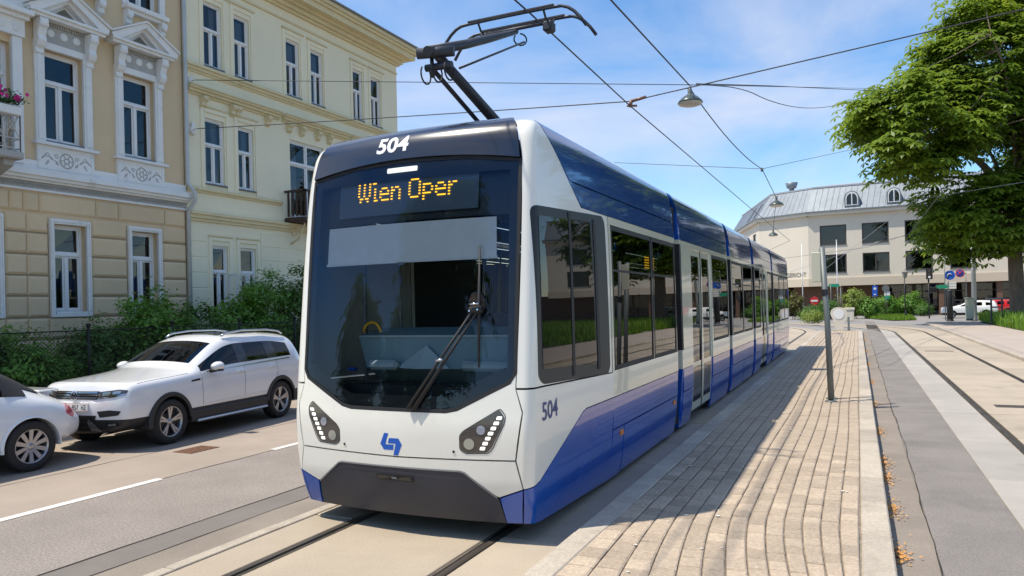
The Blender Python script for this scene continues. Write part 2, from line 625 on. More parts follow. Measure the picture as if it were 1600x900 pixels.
print_white = M('printed_white', (.82, .82, .82), .5)
print_blue = M('printed_blue', (.01, .10, .48), .4)
print_navy = M('printed_navy', (.025, .05, .20), .4)

chrome = M('chrome', (.62, .63, .65), .14, 1.0)
alu = M('aluminium', (.50, .51, .53), .35, .9, noise=(5, .08))
car_white = M('car_paint_white', (.78, .78, .77), .2, coat=1.0)
car_glass = glass('car_glass', (.035, .04, .045), 1.5)
car_glass_clear = glass('car_windshield', (.50, .55, .54), 1.5)
car_black = M('car_black_plastic', (.018, .018, .02), .5, noise=(20, .15))
tyre_m = M('tyre_rubber', (.018, .017, .017), .75, noise=(20, .25), bump=(60, .3, .004))
rim_m = M('alloy_rim', (.42, .42, .43), .3, .85)
rim_dark = M('alloy_dark', (.03, .03, .032), .35, .5)
softtop_m = M('soft_top_fabric', (.022, .022, .026), .85, noise=(30, .2), bump=(200, .3, .003))
red_lens = M('red_lens', (.50, .02, .02), .2, coat=1.0)
seat_m = M('seat_fabric', (.05, .05, .055), .8)
# ------------------------------------------------------------------ the tram
TX, NOSE = -3.6, 5.3
_K, _RC = .083, .10
_tab = np.array([
    # v,   z,    Yfront, half width
    (.05, .05, 5.46, 1.13), (.18, .18, 5.40, 1.165), (.35, .35, 5.345, 1.19), (.55, .55, 5.305, 1.205), (.9, .9, 5.29, 1.22), (1.15, 1.15, 5.312, 1.222),
    (1.6, 1.6, 5.36, 1.222), (2.2, 2.2, 5.425, 1.218), (2.8, 2.8, 5.492, 1.205), (3.1, 3.1, 5.53, 1.19), (3.25, 3.25, 5.56, 1.18),
    (3.4, 3.395, 5.595, 1.163), (3.5, 3.482, 5.645, 1.14), (3.6, 3.548, 5.74, 1.10), (3.8, 3.605, 5.97, .985), (4.1, 3.63, 6.4, .82), (4.6, 3.64, 7.2, .55), (4.8, 3.645, 7.5, .45)])
def _pchip(x, y, xs):
    h = np.diff(x); d = np.diff(y) / h
    m = np.zeros_like(y)
    m[0], m[-1] = d[0], d[-1]
    for i in range(1, len(y) - 1):
        m[i] = 0 if d[i - 1] * d[i] <= 0 else 2 * d[i - 1] * d[i] / (d[i - 1] + d[i])
    k = np.clip(np.searchsorted(x, xs) - 1, 0, len(h) - 1)
    t = (xs - x[k]) / h[k]
    return (y[k] * (1 + 2 * t) * (1 - t) ** 2 + m[k] * h[k] * t * (1 - t) ** 2 + y[k + 1] * t * t * (3 - 2 * t) + m[k + 1] * h[k] * t * t * (t - 1))
_vs = np.linspace(.05, 4.8, 951)
_zt, _yt, _wt = (_pchip(_tab[:, 0], _tab[:, i], _vs) for i in (1, 2, 3))
def _look(v):
    f = min(max((v - .05) / .005, 0), 949.999)
    i = int(f); t = f - i
    return (_zt[i] * (1 - t) + _zt[i + 1] * t, _yt[i] * (1 - t) + _yt[i + 1] * t, _wt[i] * (1 - t) + _wt[i + 1] * t)
def v_of_z(z):
    if z <= 3.2: return z
    return float(np.interp(z, _zt, _vs))
def _edge(v):
    z, y, w = _look(v)
    th0 = math.atan(2 * _K * w)
    ue = w - _RC * (1 - math.sin(th0))
    ye = y + _K * ue * ue
    return z, y, w, th0, ue, ye
def tram_pos0(a, v):
    z, y, w, th0, ue, ye = _edge(v)
    s = 1 if a >= 0 else -1
    A = abs(a)
    if A <= 1:
        u = A * ue
        Y = y + _K * u * u
    elif A <= 1.15:
        th = th0 + (A - 1) / .15 * (math.pi / 2 - th0)
        u = ue + _RC * (math.sin(th) - math.sin(th0))
        Y = ye + _RC * (math.cos(th0) - math.cos(th))
    else:
        u = w
        Y = ye + _RC * math.cos(th0) + A - 1.15
    return Vector((TX + s * u, Y, z))
def tram_nor(a, v):
    e = .004
    da = tram_pos0(a + e, v) - tram_pos0(a - e, v)
    dv = tram_pos0(a, min(v + e, 4.799)) - tram_pos0(a, max(v - e, .051))
    return da.cross(dv).normalized()
def FP(u, z):
    v = v_of_z(z)
    return (u / _edge(v)[4], v)
def SP(Y, z, s=1):
    v = v_of_z(z)
    _, _, _, th0, _, ye = _edge(v)
    return (s * (1.15 + Y - ye - _RC * math.cos(th0)), v)
def SV(Y, v, s=1):
    _, _, _, th0, _, ye = _edge(v)
    return (s * (1.15 + Y - ye - _RC * math.cos(th0)), v)
_CA = [i / 8 for i in range(-8, 9)] + [s * (1 + .025 * i) for i in range(1, 7) for s in (-1, 1)]
_CV = [.05 + .1 * i for i in range(32)] + [3.2 + .05 * i for i in range(12)] + [3.9, 4.1, 4.3, 4.5]
def dens(pts, step=.12):
    out = []
    for i in range(len(pts)):
        p, q = pts[i], pts[(i + 1) % len(pts)]
        d = math.dist(p, q)
        n = max(1, int(d / step))
        for k in range(n):
            t = k / n
            out.append((p[0] + (q[0] - p[0]) * t, p[1] + (q[1] - p[1]) * t))
    return out
def tpanel(name, poly, mat, parent, off=0.0, gap=.003, th=.03, label=None, ca=_CA):
    poly = ccw(poly)
    if gap:
        poly = inset_poly(poly, gap)
    V, Fs, B = sheet2d(poly, ca, _CV)
    return skin_sheet(name, V, Fs, B, lambda a, v: tram_pos0(a, v) + tram_nor(a, v) * off, tram_nor, mat, parent, th, label)
def front_poly(pts, r=0.0):
    if r: pts = round_poly(pts, r)
    return [FP(u, z) for u, z in dens(pts)]
def side_poly(pts, s=1, r=0.0):
    if r: pts = round_poly(pts, r)
    return [SP(Y, z, s) for Y, z in dens(pts, .25)]
def mixed(pts, s=1):
    """('F', u, z) / ('S', Y, z) / ('V', Y, v); edges are cut finely in the (a, v) chart"""
    c = []
    for k, p, q in pts:
        c.append((s * p, q) if k == 'A' else FP(s * p, q) if k == 'F' else SP(p, q, s) if k == 'S' else SV(p, q, s))
    return dens(c, .15)

tram = thing('tram', (TX, NOSE, 0), 'white and blue low-floor tram number 504 with lit destination display', 'tram')

# --- front
WS = [(-1.075, 3.17), (-.6, 3.235), (0, 3.255), (.6, 3.235), (1.075, 3.17), (1.075, 1.41), (1.03, 1.335), (.58, 1.11), (.48, 1.09), (-.48, 1.09), (-.58, 1.11), (-1.03, 1.335), (-1.075, 1.41)]
ws = tpanel('windshield', front_poly(WS), windshield_m, tram, off=.0, gap=.002, th=0)
# black printed border behind the glass
def band(poly, name='glass_border', mat=frit_mat, off=-.012, par=None):
    return tpanel(name, front_poly(poly), mat, par or ws, off=off, gap=0, th=0)
band([(-1.08, 3.18), (-.6, 3.245), (0, 3.265), (.6, 3.245), (1.08, 3.18), (1.08, 3.10), (-1.08, 3.10)])
for s in (-1, 1):
    band([(s * 1.085, 3.12), (s * 1.085, 1.40), (s * 1.01, 1.42), (s * .985, 3.12)])
    band([(s * 1.085, 1.42), (s * .985, 1.45), (s * .50, 1.21), (s * .50, 1.085), (s * .59, 1.10), (s * 1.04, 1.325)])
band([(-.52, 1.085), (.52, 1.085), (.52, 1.21), (-.52, 1.21)])
ga = tpanel('windshield_gasket', front_poly([(u * 1.012, z + (.018 if z > 2 else -.018 if abs(u) < .6 else -.005)) for u, z in WS]), black_rubber, tram, off=-.02, gap=0, th=.0)
# open the gasket sheet so that only its outer strip stays
_bm = bmesh.new(); _bm.from_mesh(ga.data)
_pts = [Vector(FP(u * .985, z + (-.02 if z > 2 else .02))) for u, z in WS]
bpy.data.objects.remove(ga)
_bm.free()
def strip_panel(name, line, width, mat, parent, off, closed=False):
    """ribbon along a line in (u, z) on the front"""
    pts = [Vector(p) for p in (line + [line[0]] if closed else line)]
    mbx = MB()
    L_, R_ = [], []
    for i, p in enumerate(pts):
        a = pts[i - 1] if i else (pts[-2] if closed else p)
        b = pts[i + 1] if i < len(pts) - 1 else (pts[1] if closed else p)
        d = (b - a).normalized()
        n_ = Vector((-d.y, d.x))
        L_.append(p + n_ * width / 2); R_.append(p - n_ * width / 2)
    vs = []
    for p in L_ + R_:
        a, v = FP(p.x, p.y)
        vs.append(tram_pos0(a, v) + tram_nor(a, v) * off)
    n = len(pts)
    mbx.add(vs, [(i, i + 1, n + i + 1, n + i) for i in range(n - 1)], True)
    return mbx.build(name, mat, parent)
strip_panel('windshield_gasket', dens([(u * 1.003, z) for u, z in WS]), .030, black_rubber, tram, .004, closed=True)

cap_poly = [FP(u, z) for u, z in dens([(-1.07, 3.185), (-.6, 3.25), (0, 3.27), (.6, 3.25), (1.07, 3.185)])[:-1] if True]
# visor cap: front edge above the windshield, back to the flat of the roof
_front = []
for i in range(17):
    u = -1.075 + 2.15 * i / 16
    _front.append(FP(u, 3.185 + .085 * (1 - (u / 1.075) ** 2)))
_cap = _front + [(1.0 * .955, 3.45), (.93, 3.6), (.90, 3.8), (.84, 4.1), (.6, 4.75), (-.6, 4.75), (-.84, 4.1), (-.90, 3.8), (-.93, 3.6), (-.955, 3.45)]
cap = tpanel('roof_cap', _cap, tram_cap, tram, off=.028, gap=.002, th=.05)
for s in (-1, 1):
    sd = 'right' if s > 0 else 'left'
    up = tpanel('corner_pillar', mixed([('F', 1.085, 1.285), ('F', 1.085, 3.19), ('A', .960, 3.45), ('A', .936, 3.6), ('A', .906, 3.8), ('A', .90, 3.9), ('A', 1.15, 3.9), ('V', 5.96, 3.66), ('S', 5.98, 3.49), ('S', 6.33, 3.20), ('S', 6.75, 2.885), ('S', 7.56, 2.885), ('S', 7.56, 1.225), ('S', 5.6, 1.285)], s), tram_white, tram, off=.002)
    lo = tpanel('corner_panel', mixed([('F', 1.085, 1.275), ('F', 1.145, 1.09), ('F', 1.085, .705), ('F', 1.135, .47), ('S', 5.60, .51), ('S', 6.62, .935), ('S', 6.72, .955), ('S', 7.62, .955), ('S', 7.62, 1.215), ('S', 5.6, 1.275)], s), tram_white, tram, off=.002)
    tpanel('corner_skirt', mixed([('F', 1.135, .465), ('F', 1.09, .17), ('S', 5.75, .14), ('S', 7.62, .06), ('S', 7.62, .95), ('S', 6.72, .95), ('S', 6.62, .93), ('S', 5.60, .505)], s), tram_blue, tram, off=.002)
    tpanel('bumper_corner', front_poly([(s * .925, .385), (s * 1.13, .463), (s * 1.085, .17), (s * .95, .165)]), tram_blue, tram, off=.002)
    # cab side window
    cw = tpanel('cab_side_window', side_poly([(5.58, 2.78), (7.38, 2.865), (7.46, 2.80), (7.50, 1.29), (7.42, 1.225), (5.66, 1.295), (5.56, 1.36)], s, r=.07), frit_mat, tram, off=.004, gap=0, th=.01)
    gl_ = tpanel('window_pane', side_poly([(6.42, 2.74), (6.98, 2.765), (7.05, 1.36), (6.42, 1.39)], s, r=.04), cab_pane, cw, off=.008, gap=0, th=0)
    tpanel('window_pane', side_poly([(5.66, 2.70), (6.36, 2.735), (6.36, 1.395), (5.66, 1.42)], s, r=.04), cab_pane, cw, off=.008, gap=0, th=0)
    tpanel('window_divider', side_poly([(6.36, 2.80), (6.42, 2.80), (6.42, 1.30), (6.36, 1.30)], s), black_rubber, cw, off=.012, gap=0, th=.01)
    tpanel('window_divider', side_poly([(7.05, 2.80), (7.12, 2.80), (7.16, 1.30), (7.08, 1.30)], s), black_rubber, cw, off=.012, gap=0, th=.01)
    # headlights
    hp = [(.95, 1.115), (.995, 1.06), (.985, .99), (.885, .80), (.85, .765), (.665, .755), (.615, .785), (.615, .90), (.65, .94)]
    hl = tpanel('headlight', front_poly([(s * u, z) for u, z in hp], r=.02), hl_house, tram, off=.005, gap=0, th=.012)
    for i in range(7):
        t = i / 6
        cu, cz = .953 - .143 * t, 1.045 - .248 * t
        q = [(s * (cu + du), cz + dz) for du, dz in ((-.024, -.013), (.018, -.013), (.026, .013), (-.016, .013))]
        tpanel('light_segment', front_poly(q, r=.006), led_white, hl, off=.009, gap=0, th=.004)
    for (cu, cz, rr, mm) in ((.80, .945, .037, lens_grey), (.695, .83, .046, lens_clear)):
        circ = [(s * cu + rr * math.cos(k * math.pi / 10), cz + rr * math.sin(k * math.pi / 10)) for k in range(20)]
        tpanel('lamp_lens', front_poly(circ), mm, hl, off=.010, gap=0, th=.006)
    dot = [(s * .555 + .011 * math.cos(k * math.pi / 6), .76 + .011 * math.sin(k * math.pi / 6)) for k in range(12)]
    tpanel('sensor', [FP(*p) for p in dot], black_gloss, tram, off=.007, gap=0, th=.004)
    strip_panel('lamp_seal', dens([(s * u * 1.0, z) for u, z in round_poly([(u * 1.004 + (.006 if u > .8 else -.006), z + (.006 if z > .95 else -.006)) for u, z in hp], .02)], .05), .007, black_rubber, hl, .0045, closed=True)
# white mask under the windshield
wl_ = [(-1.083, 1.28), (-1.083, 1.40), (-1.037, 1.32), (-.585, 1.095), (-.48, 1.075), (.48, 1.075), (.585, 1.095), (1.037, 1.32), (1.083, 1.40), (1.083, 1.28), (1.14, 1.09), (1.08, .705), (0, .690), (-1.08, .705), (-1.14, 1.09)]
mask = tpanel('front_mask', front_poly(wl_), tram_white, tram, off=.002)
bm_w = [(-1.08, .698), (0, .683), (1.08, .698), (1.13, .47), (.925, .393), (.90, .40), (.64, .59), (.60, .60), (-.60, .60), (-.64, .59), (-.90, .40), (-.925, .393), (-1.13, .47)]
tpanel('bumper', front_poly(bm_w), tram_white, tram, off=.002)
tpanel('bumper_mask', front_poly([(-.60, .592), (.60, .592), (.635, .582), (.893, .392), (.915, .375), (.945, .16), (-.945, .16), (-.915, .375), (-.893, .392), (-.635, .582)]), tram_mask, tram, off=-.006, gap=.001)
strip_panel('bumper_trim', [(-.905, .39), (-.77, .49), (-.638, .588), (-.60, .598)] + [(-.6 + .1 * k, .598) for k in range(1, 13)] + [(.638, .588), (.77, .49), (.905, .39)], .012, M('trim_grey', (.24, .24, .24), .4), tram, .006)
sl = tpanel('coupler_slot', front_poly([(-.22, .475), (.16, .475), (.16, .527), (-.22, .527)], r=.02), black_rubber, tram, off=.0, gap=0, th=.01)
tpanel('slot_plate', front_poly([(-.20, .485), (.14, .485), (.14, .517), (-.20, .517)], r=.012), black_gloss, sl, off=.006, gap=0, th=.006)
tpanel('release_button', front_poly([(-.055, .493), (-.005, .493), (-.005, .508), (-.055, .508)]), grey_int, sl, off=.009, gap=0, th=.004)
# operator emblem: two interlocked hooks
for pts in ([(697, 630), (733, 630), (718, 668), (706, 708), (775, 708), (768, 745), (690, 745), (663, 705)], [(737, 663), (815, 663), (840, 705), (805, 780), (768, 780), (790, 700), (725, 700)]):
    q = [(-.045 + (x - 751) * .00124, .792 - (y - 705) * .00124) for x, y in pts]
    tpanel('emblem', front_poly(q), print_blue, mask, off=.0035, gap=0, th=0)
def front_text(s, u0, z0, w, h, mat, parent, off, skew=0, dome=False, name='lettering', bold=.02):
    V, Fs, (tw, th) = text2d(s, 1, bold)
    def pos(x, y):
        a, v = FP(u0 + x / tw * w, 3.0) if dome else FP(u0 + x / tw * w, z0 + y / th * h)
        if dome: v = z0 + y / th * h
        return tram_pos0(a, v) + tram_nor(a, v) * off
    def nor(x, y):
        a, v = FP(u0 + x / tw * w, 3.0) if dome else FP(u0 + x / tw * w, z0 + y / th * h)
        if dome: v = z0 + y / th * h
        return tram_nor(a, v)
    return skin_sheet(name, V, Fs, [], pos, nor, mat, parent, 0)
front_text('504', -.15, 3.415, .345, .150, print_white, cap, .032, dome=True, bold=.03)
def side_text(s, Y0, z0, w, h, mat, parent, off, bold=.015, name='lettering'):
    V, Fs, (tw, th) = text2d(s, 1, bold)
    pos = lambda x, y: tram_pos0(*SP(Y0 + x / tw * w, z0 + y / th * h)) + Vector((off, 0, 0))
    nor = lambda x, y: Vector((1, 0, 0))
    return skin_sheet(name, V, Fs, [], pos, nor, mat, parent, 0)
side_text('504', 5.80, 1.07, .345, .155, print_navy, lo, .006)
# top marker lamp
tpanel('marker_lamp', front_poly([(-.20, 3.165), (.115, 3.165), (.115, 3.208), (-.20, 3.208)], r=.008), led_white, tram, off=-.005, gap=0, th=.01)
# destination display behind the glass
disp = tpanel('destination_display', front_poly([(-.78, 2.80), (.70, 2.80), (.70, 3.13), (-.78, 3.13)], r=.01), display_m, tram, off=-.05, gap=0, th=.03)
G = {'W': ['1..1..1', '1..1..1', '1..1..1', '1..1..1', '1..1..1', '.11.11.', '.1...1.'], 'i': ['11.', '...', '.1.', '.1.', '.1.', '.1.', '.11'], 'e': ['.....', '.....', '.111.', '1...1', '11111', '1....', '.1111'],
     'n': ['.....', '.....', '1.11.', '11..1', '1...1', '1...1', '1...1'], 'O': ['.1111.', '1....1', '1....1', '1....1', '1....1', '1....1', '.1111.'], 'p': ['.....', '.....', '1111.', '1...1', '1...1', '1111.', '1....', '1....'],
     'r': ['....', '....', '1.11', '11..', '1...', '1...', '1...'], ' ': ['..'] * 7}
led = MB()
col0 = 0
cols = sum(len(G[ch][0]) + 1 for ch in 'Wien Oper')
for ch in 'Wien Oper':
    g = G[ch]
    for ri, row in enumerate(g):
        for ci, px_ in enumerate(row):
            if px_ == '1':
                u = -.55 + (col0 + ci) * 1.07 / cols
                z = 3.092 - ri * .0265
                q = []
                for du, dz in ((0, 0), (.020, 0), (.020, .0115), (0, .0115)):
                    a, v = FP(u + du, z + dz)
                    q.append(tram_pos0(a, v) + tram_nor(a, v) * -.044)
                led.add(q, [(0, 1, 2, 3)])
    col0 += len(g[0]) + 1
led.build('led_lettering', led_amber, disp)
tpanel('display_surround', front_poly([(-1.07, 2.74), (1.07, 2.74), (1.07, 3.2), (-1.07, 3.2)]), frit_mat, tram, off=-.085, gap=0, th=0)
bl = tpanel('roller_blind', front_poly([(-.88, 2.37), (.885, 2.37), (.875, 2.71), (-.88, 2.71)]), blind_m, tram, off=-.032, gap=0, th=.004)
tpanel('blind_bar', front_poly([(-.89, 2.355), (.895, 2.355), (.895, 2.378), (-.89, 2.378)]), print_white, bl, off=-.026, gap=0, th=.01)
tpanel('blind_pull', front_poly([(-.06, 2.335), (.02, 2.335), (.02, 2.36), (-.06, 2.36)], r=.01), grey_int, bl, off=-.024, gap=0, th=.01)
# cab furniture
def fx(u, Y, z): return (TX + u, Y, z)
mb = MB(); mb.box(TX - 1.12, TX + 1.12, 5.55, 7.5, .28, .34)
mb.build('cab_floor', dark_int, tram)
mb = MB()
mb.prism([(-.95, 1.12), (.98, 1.12), (1.0, 1.26), (-.97, 1.26)], lambda x, y, d: fx(x, 5.60 + d, y), .30)
mb.build('dashboard', dark_int, tram)
con = MB()
con.add([fx(-.78, 5.98, 1.38), fx(.80, 5.98, 1.38), fx(1.0, 6.05, 1.68), fx(-.92, 6.05, 1.68), fx(-.80, 6.30, 1.76), fx(.92, 6.30, 1.76), fx(.92, 6.32, 1.2), fx(-.80, 6.32, 1.2)],
        [(0, 1, 2, 3), (3, 2, 5, 4), (4, 5, 6, 7), (0, 3, 4, 7), (1, 6, 5, 2), (0, 7, 6, 1)])
con_o = con.build('driver_console', teal_m, tram)
mb = MB(); mb.add([fx(-.90, 6.03, 1.674), fx(.96, 6.03, 1.674), fx(.96, 6.025, 1.692), fx(-.90, 6.025, 1.692)], [(0, 1, 2, 3)]); mb.build('console_edge', teal_light, con_o)
mb = MB(); mb.add([fx(-.40, 5.93, 1.385), fx(.18, 5.93, 1.385), fx(-.10, 5.99, 1.60), fx(-.13, 5.86, 1.385)], [(0, 3, 2), (3, 1, 2), (0, 2, 1), (0, 1, 3)]); mb.build('console_peak', teal_light, con_o)
for (a, b) in ((-.70, -.36), (.32, .82)):
    mb = MB(); mb.bbox(TX + a, TX + b, 5.86, 5.96, 1.37, 1.46, .03); mb.build('vent_pad', teal_light, con_o)
mb = MB(); mb.path([fx(-.76 + .1 * math.cos(w), 6.05, 1.72 + .1 * math.sin(w)) for w in [math.pi * k / 10 for k in range(11)]], .014, 8); mb.build('hand_grip', yellow_m, con_o)
mb = MB(); mb.bbox(TX - .88, TX - .80, 5.8, 5.86, 1.36, 1.39, .01); mb.build('blue_clip', print_blue, con_o)
mb = MB(); mb.tube(fx(-.95, 6.2, .34), fx(-.95, 6.2, 3.2), .022); mb.tube(fx(-.72, 6.5, .34), fx(-.72, 6.5, 2.6), .018); mb.build('grab_pole', grey_int, tram)
mb = MB(); mb.bbox(TX - .21, TX + .29, 6.98, 7.12, .95, 1.88, .05); mb.bbox(TX - .18, TX + .26, 6.55, 7.0, .88, 1.03, .05); mb.bbox(TX - .05, TX + .13, 6.7, 6.9, .34, .88, .03); mb.build('driver_seat', seat_m, tram)
mb = MB(); mb.box(TX - 1.15, TX + 1.15, 7.45, 7.5, .3, 1.5); mb.box(TX - 1.15, TX - .35, 7.45, 7.5, 1.5, 3.3); mb.box(TX + .35, TX + 1.15, 7.45, 7.5, 1.5, 3.3); mb.build('cab_rear_wall', dark_int, tram)
mb = MB(); mb.box(TX - 1.05, TX + 1.05, 5.75, 30.0, 3.25, 3.30); mb.build('cabin_ceiling', dark_int, tram)
mb = MB(); mb.box(TX - 1.12, TX + 1.12, 7.5, 29.9, .30, .36); mb.build('cabin_floor', dark_int, tram)
# wiper
def fpt(u, z, off):
    a, v = FP(u, z)
    return tram_pos0(a, v) + tram_nor(a, v) * off
mb = MB()
mb.path([fpt(.14, 1.10, .03), fpt(.43, 1.50, .05), fpt(.715, 1.90, .06)], [.017, .013, .011], 8)
mb.path([fpt(.20, 1.10, .03), fpt(.48, 1.50, .045), fpt(.755, 1.90, .05)], [.020, .014, .011], 8)
wi = mb.build('wiper_arm', black_rubber, tram)
mb = MB(); mb.path([fpt(.775, 1.45, .022), fpt(.765, 1.9, .030), fpt(.755, 2.46, .022)], [.007, .017, .006], 6); mb.build('wiper_blade', black_rubber, wi)
mb = MB(); mb.tube(fpt(.69, 1.915, .045), fpt(.80, 1.925, .045), .030, n=8); mb.build('wiper_joint', black_rubber, wi)
mb = MB(); mb.tube(fpt(.70, 1.965, .08), fpt(.78, 1.97, .08), .008, n=6); mb.tube(fpt(.695, 1.91, .075), fpt(.70, 1.91, .085), .008, n=8); mb.tube(fpt(.765, 1.92, .075), fpt(.77, 1.92, .085), .008, n=8); mb.build('wiper_bolt', chrome, wi)
mb = MB(); mb.tube(fpt(.41, 1.50, .06), fpt(.47, 1.515, .06), .012, n=8); mb.build('wiper_clip', alu, wi)

# --- sides, section by section
SEC = [(7.60, 10.72), (11.14, 15.52), (15.98, 19.38), (19.86, 24.05), (24.52, 30.0)]
LAY = [[('w', 7.66, 9.36), ('w', 9.40, 10.68)], [('d', 11.86, 13.62), ('w', 13.72, 15.46)], [('w', 16.04, 17.66), ('w', 17.72, 19.32)],
       [('w', 19.92, 21.0), ('d', 21.15, 22.75), ('w', 22.85, 24.0)], [('w', 24.6, 26.4), ('w', 26.46, 28.2), ('w', 28.3, 29.8)]]
tram_pale = M('tram_pale', (.70, .68, .54), .22, coat=.8, noise=(2, .05))
for si, ((y0, y1), lay) in enumerate(zip(SEC, LAY)):
    secmesh = None
    for s in (1, -1):
        def sp(a, b, z0, z1): return [SP(Y, z, s) for Y, z in dens([(a, z0), (b, z0), (b, z1), (a, z1)], 1.5)]
        doors = [l for l in lay if l[0] == 'd']
        spans, cur_ = [], y0
        for d in doors:
            spans.append((cur_, d[1])); cur_ = d[2]
        spans.append((cur_, y1))
        first = True
        for (a, b) in spans:
            if b - a < .05: continue
            belt = tpanel('belt_panel', sp(a, b, .955, 1.235), tram_pale, tram, off=.0, gap=.0015)
            tpanel('lower_panel', sp(a, b, .605, .950), tram_blue, belt, off=.001)
            n_fl = max(1, round((b - a) / 2.0))
            if si == 0:
                cuts = [a, 8.02, 10.3, b]
            else:
                cuts = [a + (b - a) * k / n_fl for k in range(n_fl + 1)]
            for k in range(len(cuts) - 1):
                sk = tpanel('skirt_flap', sp(cuts[k], cuts[k + 1], .07 if k % 2 else .05, .60), tram_blue, belt, off=.004 if (k % 2) else 0.0, gap=.005)
        cant = tpanel('cantrail', sp(y0, y1, 2.80, 2.885), tram_pale, tram, off=.0, gap=.001)
        # posts between the windows
        edges = []
        ws_ = sorted([(l[1], l[2]) for l in lay])
        pc = y0
        for a, b in ws_ + [(y1, y1)]:
            if a - pc > .03:
                tpanel('window_post', sp(pc, a, 1.235, 2.80), tram_pale if a - pc > .055 else black_gloss, cant, off=.0, gap=.001)
            pc = b
        for kind_, a, b in lay:
            if kind_ == 'w':
                w_ = tpanel('side_window', side_poly([(a, 1.245), (b, 1.245), (b, 2.79), (a, 2.79)], s, r=.05), tram_glass, tram, off=-.006, gap=0, th=0)
                for (p, q, r_, t_) in ((a, b, 1.24, 1.285), (a, b, 2.745, 2.795), (a, a + .045, 1.285, 2.745), (b - .045, b, 1.285, 2.745)):
                    tpanel('window_frame', sp(p, q, r_, t_), black_rubber, w_, off=.001, gap=0, th=.012)
                tpanel('vent_bar', sp(a + .05, b - .05, 2.30, 2.325), black_rubber, w_, off=.0, gap=0, th=.01)
            else:
                m_ = (a + b) / 2
                for (p, q) in ((a, m_), (m_, b)):
                    lf = tpanel('door_leaf', sp(p + .008, q - .008, .20, .98), tram_pale, tram, off=-.02, gap=0)
                    tpanel('door_leaf_top', sp(p + .008, q - .008, 2.70, 2.80), tram_pale, lf, off=-.02, gap=0)
                    for (e, f) in ((p + .008, p + .10), (q - .10, q - .008)):
                        tpanel('door_stile', sp(e, f, .98, 2.70), tram_pale, lf, off=-.02, gap=0)
                    tpanel('door_window', sp(p + .09, q - .09, .97, 2.72), tram_glass, lf, off=-.03, gap=0, th=0)
                    tpanel('door_lower_window', side_poly([(p + .12, .34), (q - .12, .34), (q - .12, .90), (p + .12, .90)], s, r=.03), black_gloss, lf, off=-.017, gap=0, th=0)
                tpanel('door_seal', sp(m_ - .015, m_ + .015, .20, 2.8), black_rubber, tram, off=-.012, gap=0, th=.01)
        f0 = 6.36 if si == 0 else y0
        fl = tpanel('roof_fairing', ([SP(6.34, 3.195, s), SP(6.78, 2.89, s)] if si == 0 else [SP(y0, 3.10, s), SP(y0, 2.89, s)]) + [SP(y1, 2.89, s), SP(y1, 3.10, s)] + ([SP(6.55, 3.10, s), SP(6.55, 3.105, s)] if si == 0 else []), tram_dark_refl, tram, off=.0, gap=.0015)
        if si == 0:
            up_ = mixed([('A', 1.152, 3.9), ('V', 5.965, 3.66), ('S', 5.985, 3.49), ('S', 6.33, 3.205), ('S', 6.50, 3.108), ('S', y1, 3.108), ('V', y1, 3.62), ('V', y1, 4.0), ('V', 6.9, 4.0)], s)
        else:
            up_ = mixed([('S', y0, 3.108), ('S', y1, 3.108), ('V', y1, 3.62), ('V', y1, 4.0), ('V', y0, 4.0)], s)
        tpanel('upper_fairing', up_, tram_dark_refl, fl, off=.004, gap=.0015)
    mb = MB(); mb.box(TX - .85, TX + .85, y0 + (.0 if si else -.6), y1, 3.50, 3.585); mb.build('roof_deck', under_mat, tram)
# end frames seen between the sections, and the bellows
for k in range(4):
    ya, yb = SEC[k][1], SEC[k + 1][0]
    n_ = 9
    mb = MB()
    for s in (-1, 1):
        mb.box(TX + s * 1.08, TX + s * 1.11, ya - .02, yb + .02, .15, 3.35)
        for q in range(n_):
            t0 = ya + (yb - ya) * (q + .25) / n_
            mb.box(TX + s * 1.10, TX + s * 1.14, t0, t0 + (yb - ya) * .5 / n_, .15, 3.35)
    mb.box(TX - 1.1, TX + 1.1, ya - .02, yb + .02, 3.35, 3.42)
    bel = mb.build('bellows', black_rubber, tram)
    for s in (-1, 1):
        for (z0, z1, mm) in ((.08, .955, tram_blue), (.955, 1.235, tram_pale), (1.235, 2.82, black_rubber), (2.82, 2.885, tram_pale), (2.885, 3.48, tram_blue)):
            w0, w1 = _look(z0)[2], _look(v_of_z(z1))[2]
            x_in = 1.06
            for (yy0, yy1, ins) in ((yb - .10, yb + .003, -.004), (ya - .003, ya + .06, .006)):
                mb = MB()
                vs = []
                for z, w in ((z0, w0), (z1, w1)):
                    for y in (yy0, yy1):
                        vs += [(TX + s * x_in, y, z), (TX + s * (w - ins), y, z)]
                mb.add(vs, [(0, 1, 3, 2), (4, 6, 7, 5), (0, 4, 5, 1), (2, 3, 7, 6), (1, 5, 7, 3), (0, 2, 6, 4)])
                mb.build('portal_frame', mm, bel)
# rear end and underframe
mb = MB(); mb.box(TX - 1.18, TX + 1.18, 29.98, 30.04, .2, 3.4); mb.build('rear_wall', tram_white, tram)
for si, (y0, y1) in enumerate(SEC):
    mb = MB(); mb.box(TX - 1.08, TX + 1.08, (5.62 if si == 0 else y0 + .1), y1 - .1, .12, .29); mb.build('underframe', under_mat, tram)
for yc in (8.9, 17.7, 27.0):
    for dy in (-.9, .9):
        for s in (-1, 1):
            mb = MB(); mb.lathe([(.0, -.05), (.29, -.05), (.30, .0), (.29, .05), (0, .05)], (TX + .08 + s * .715, yc + dy, .305), 'x', 20); mb.build('wheel', rail_mat, tram)
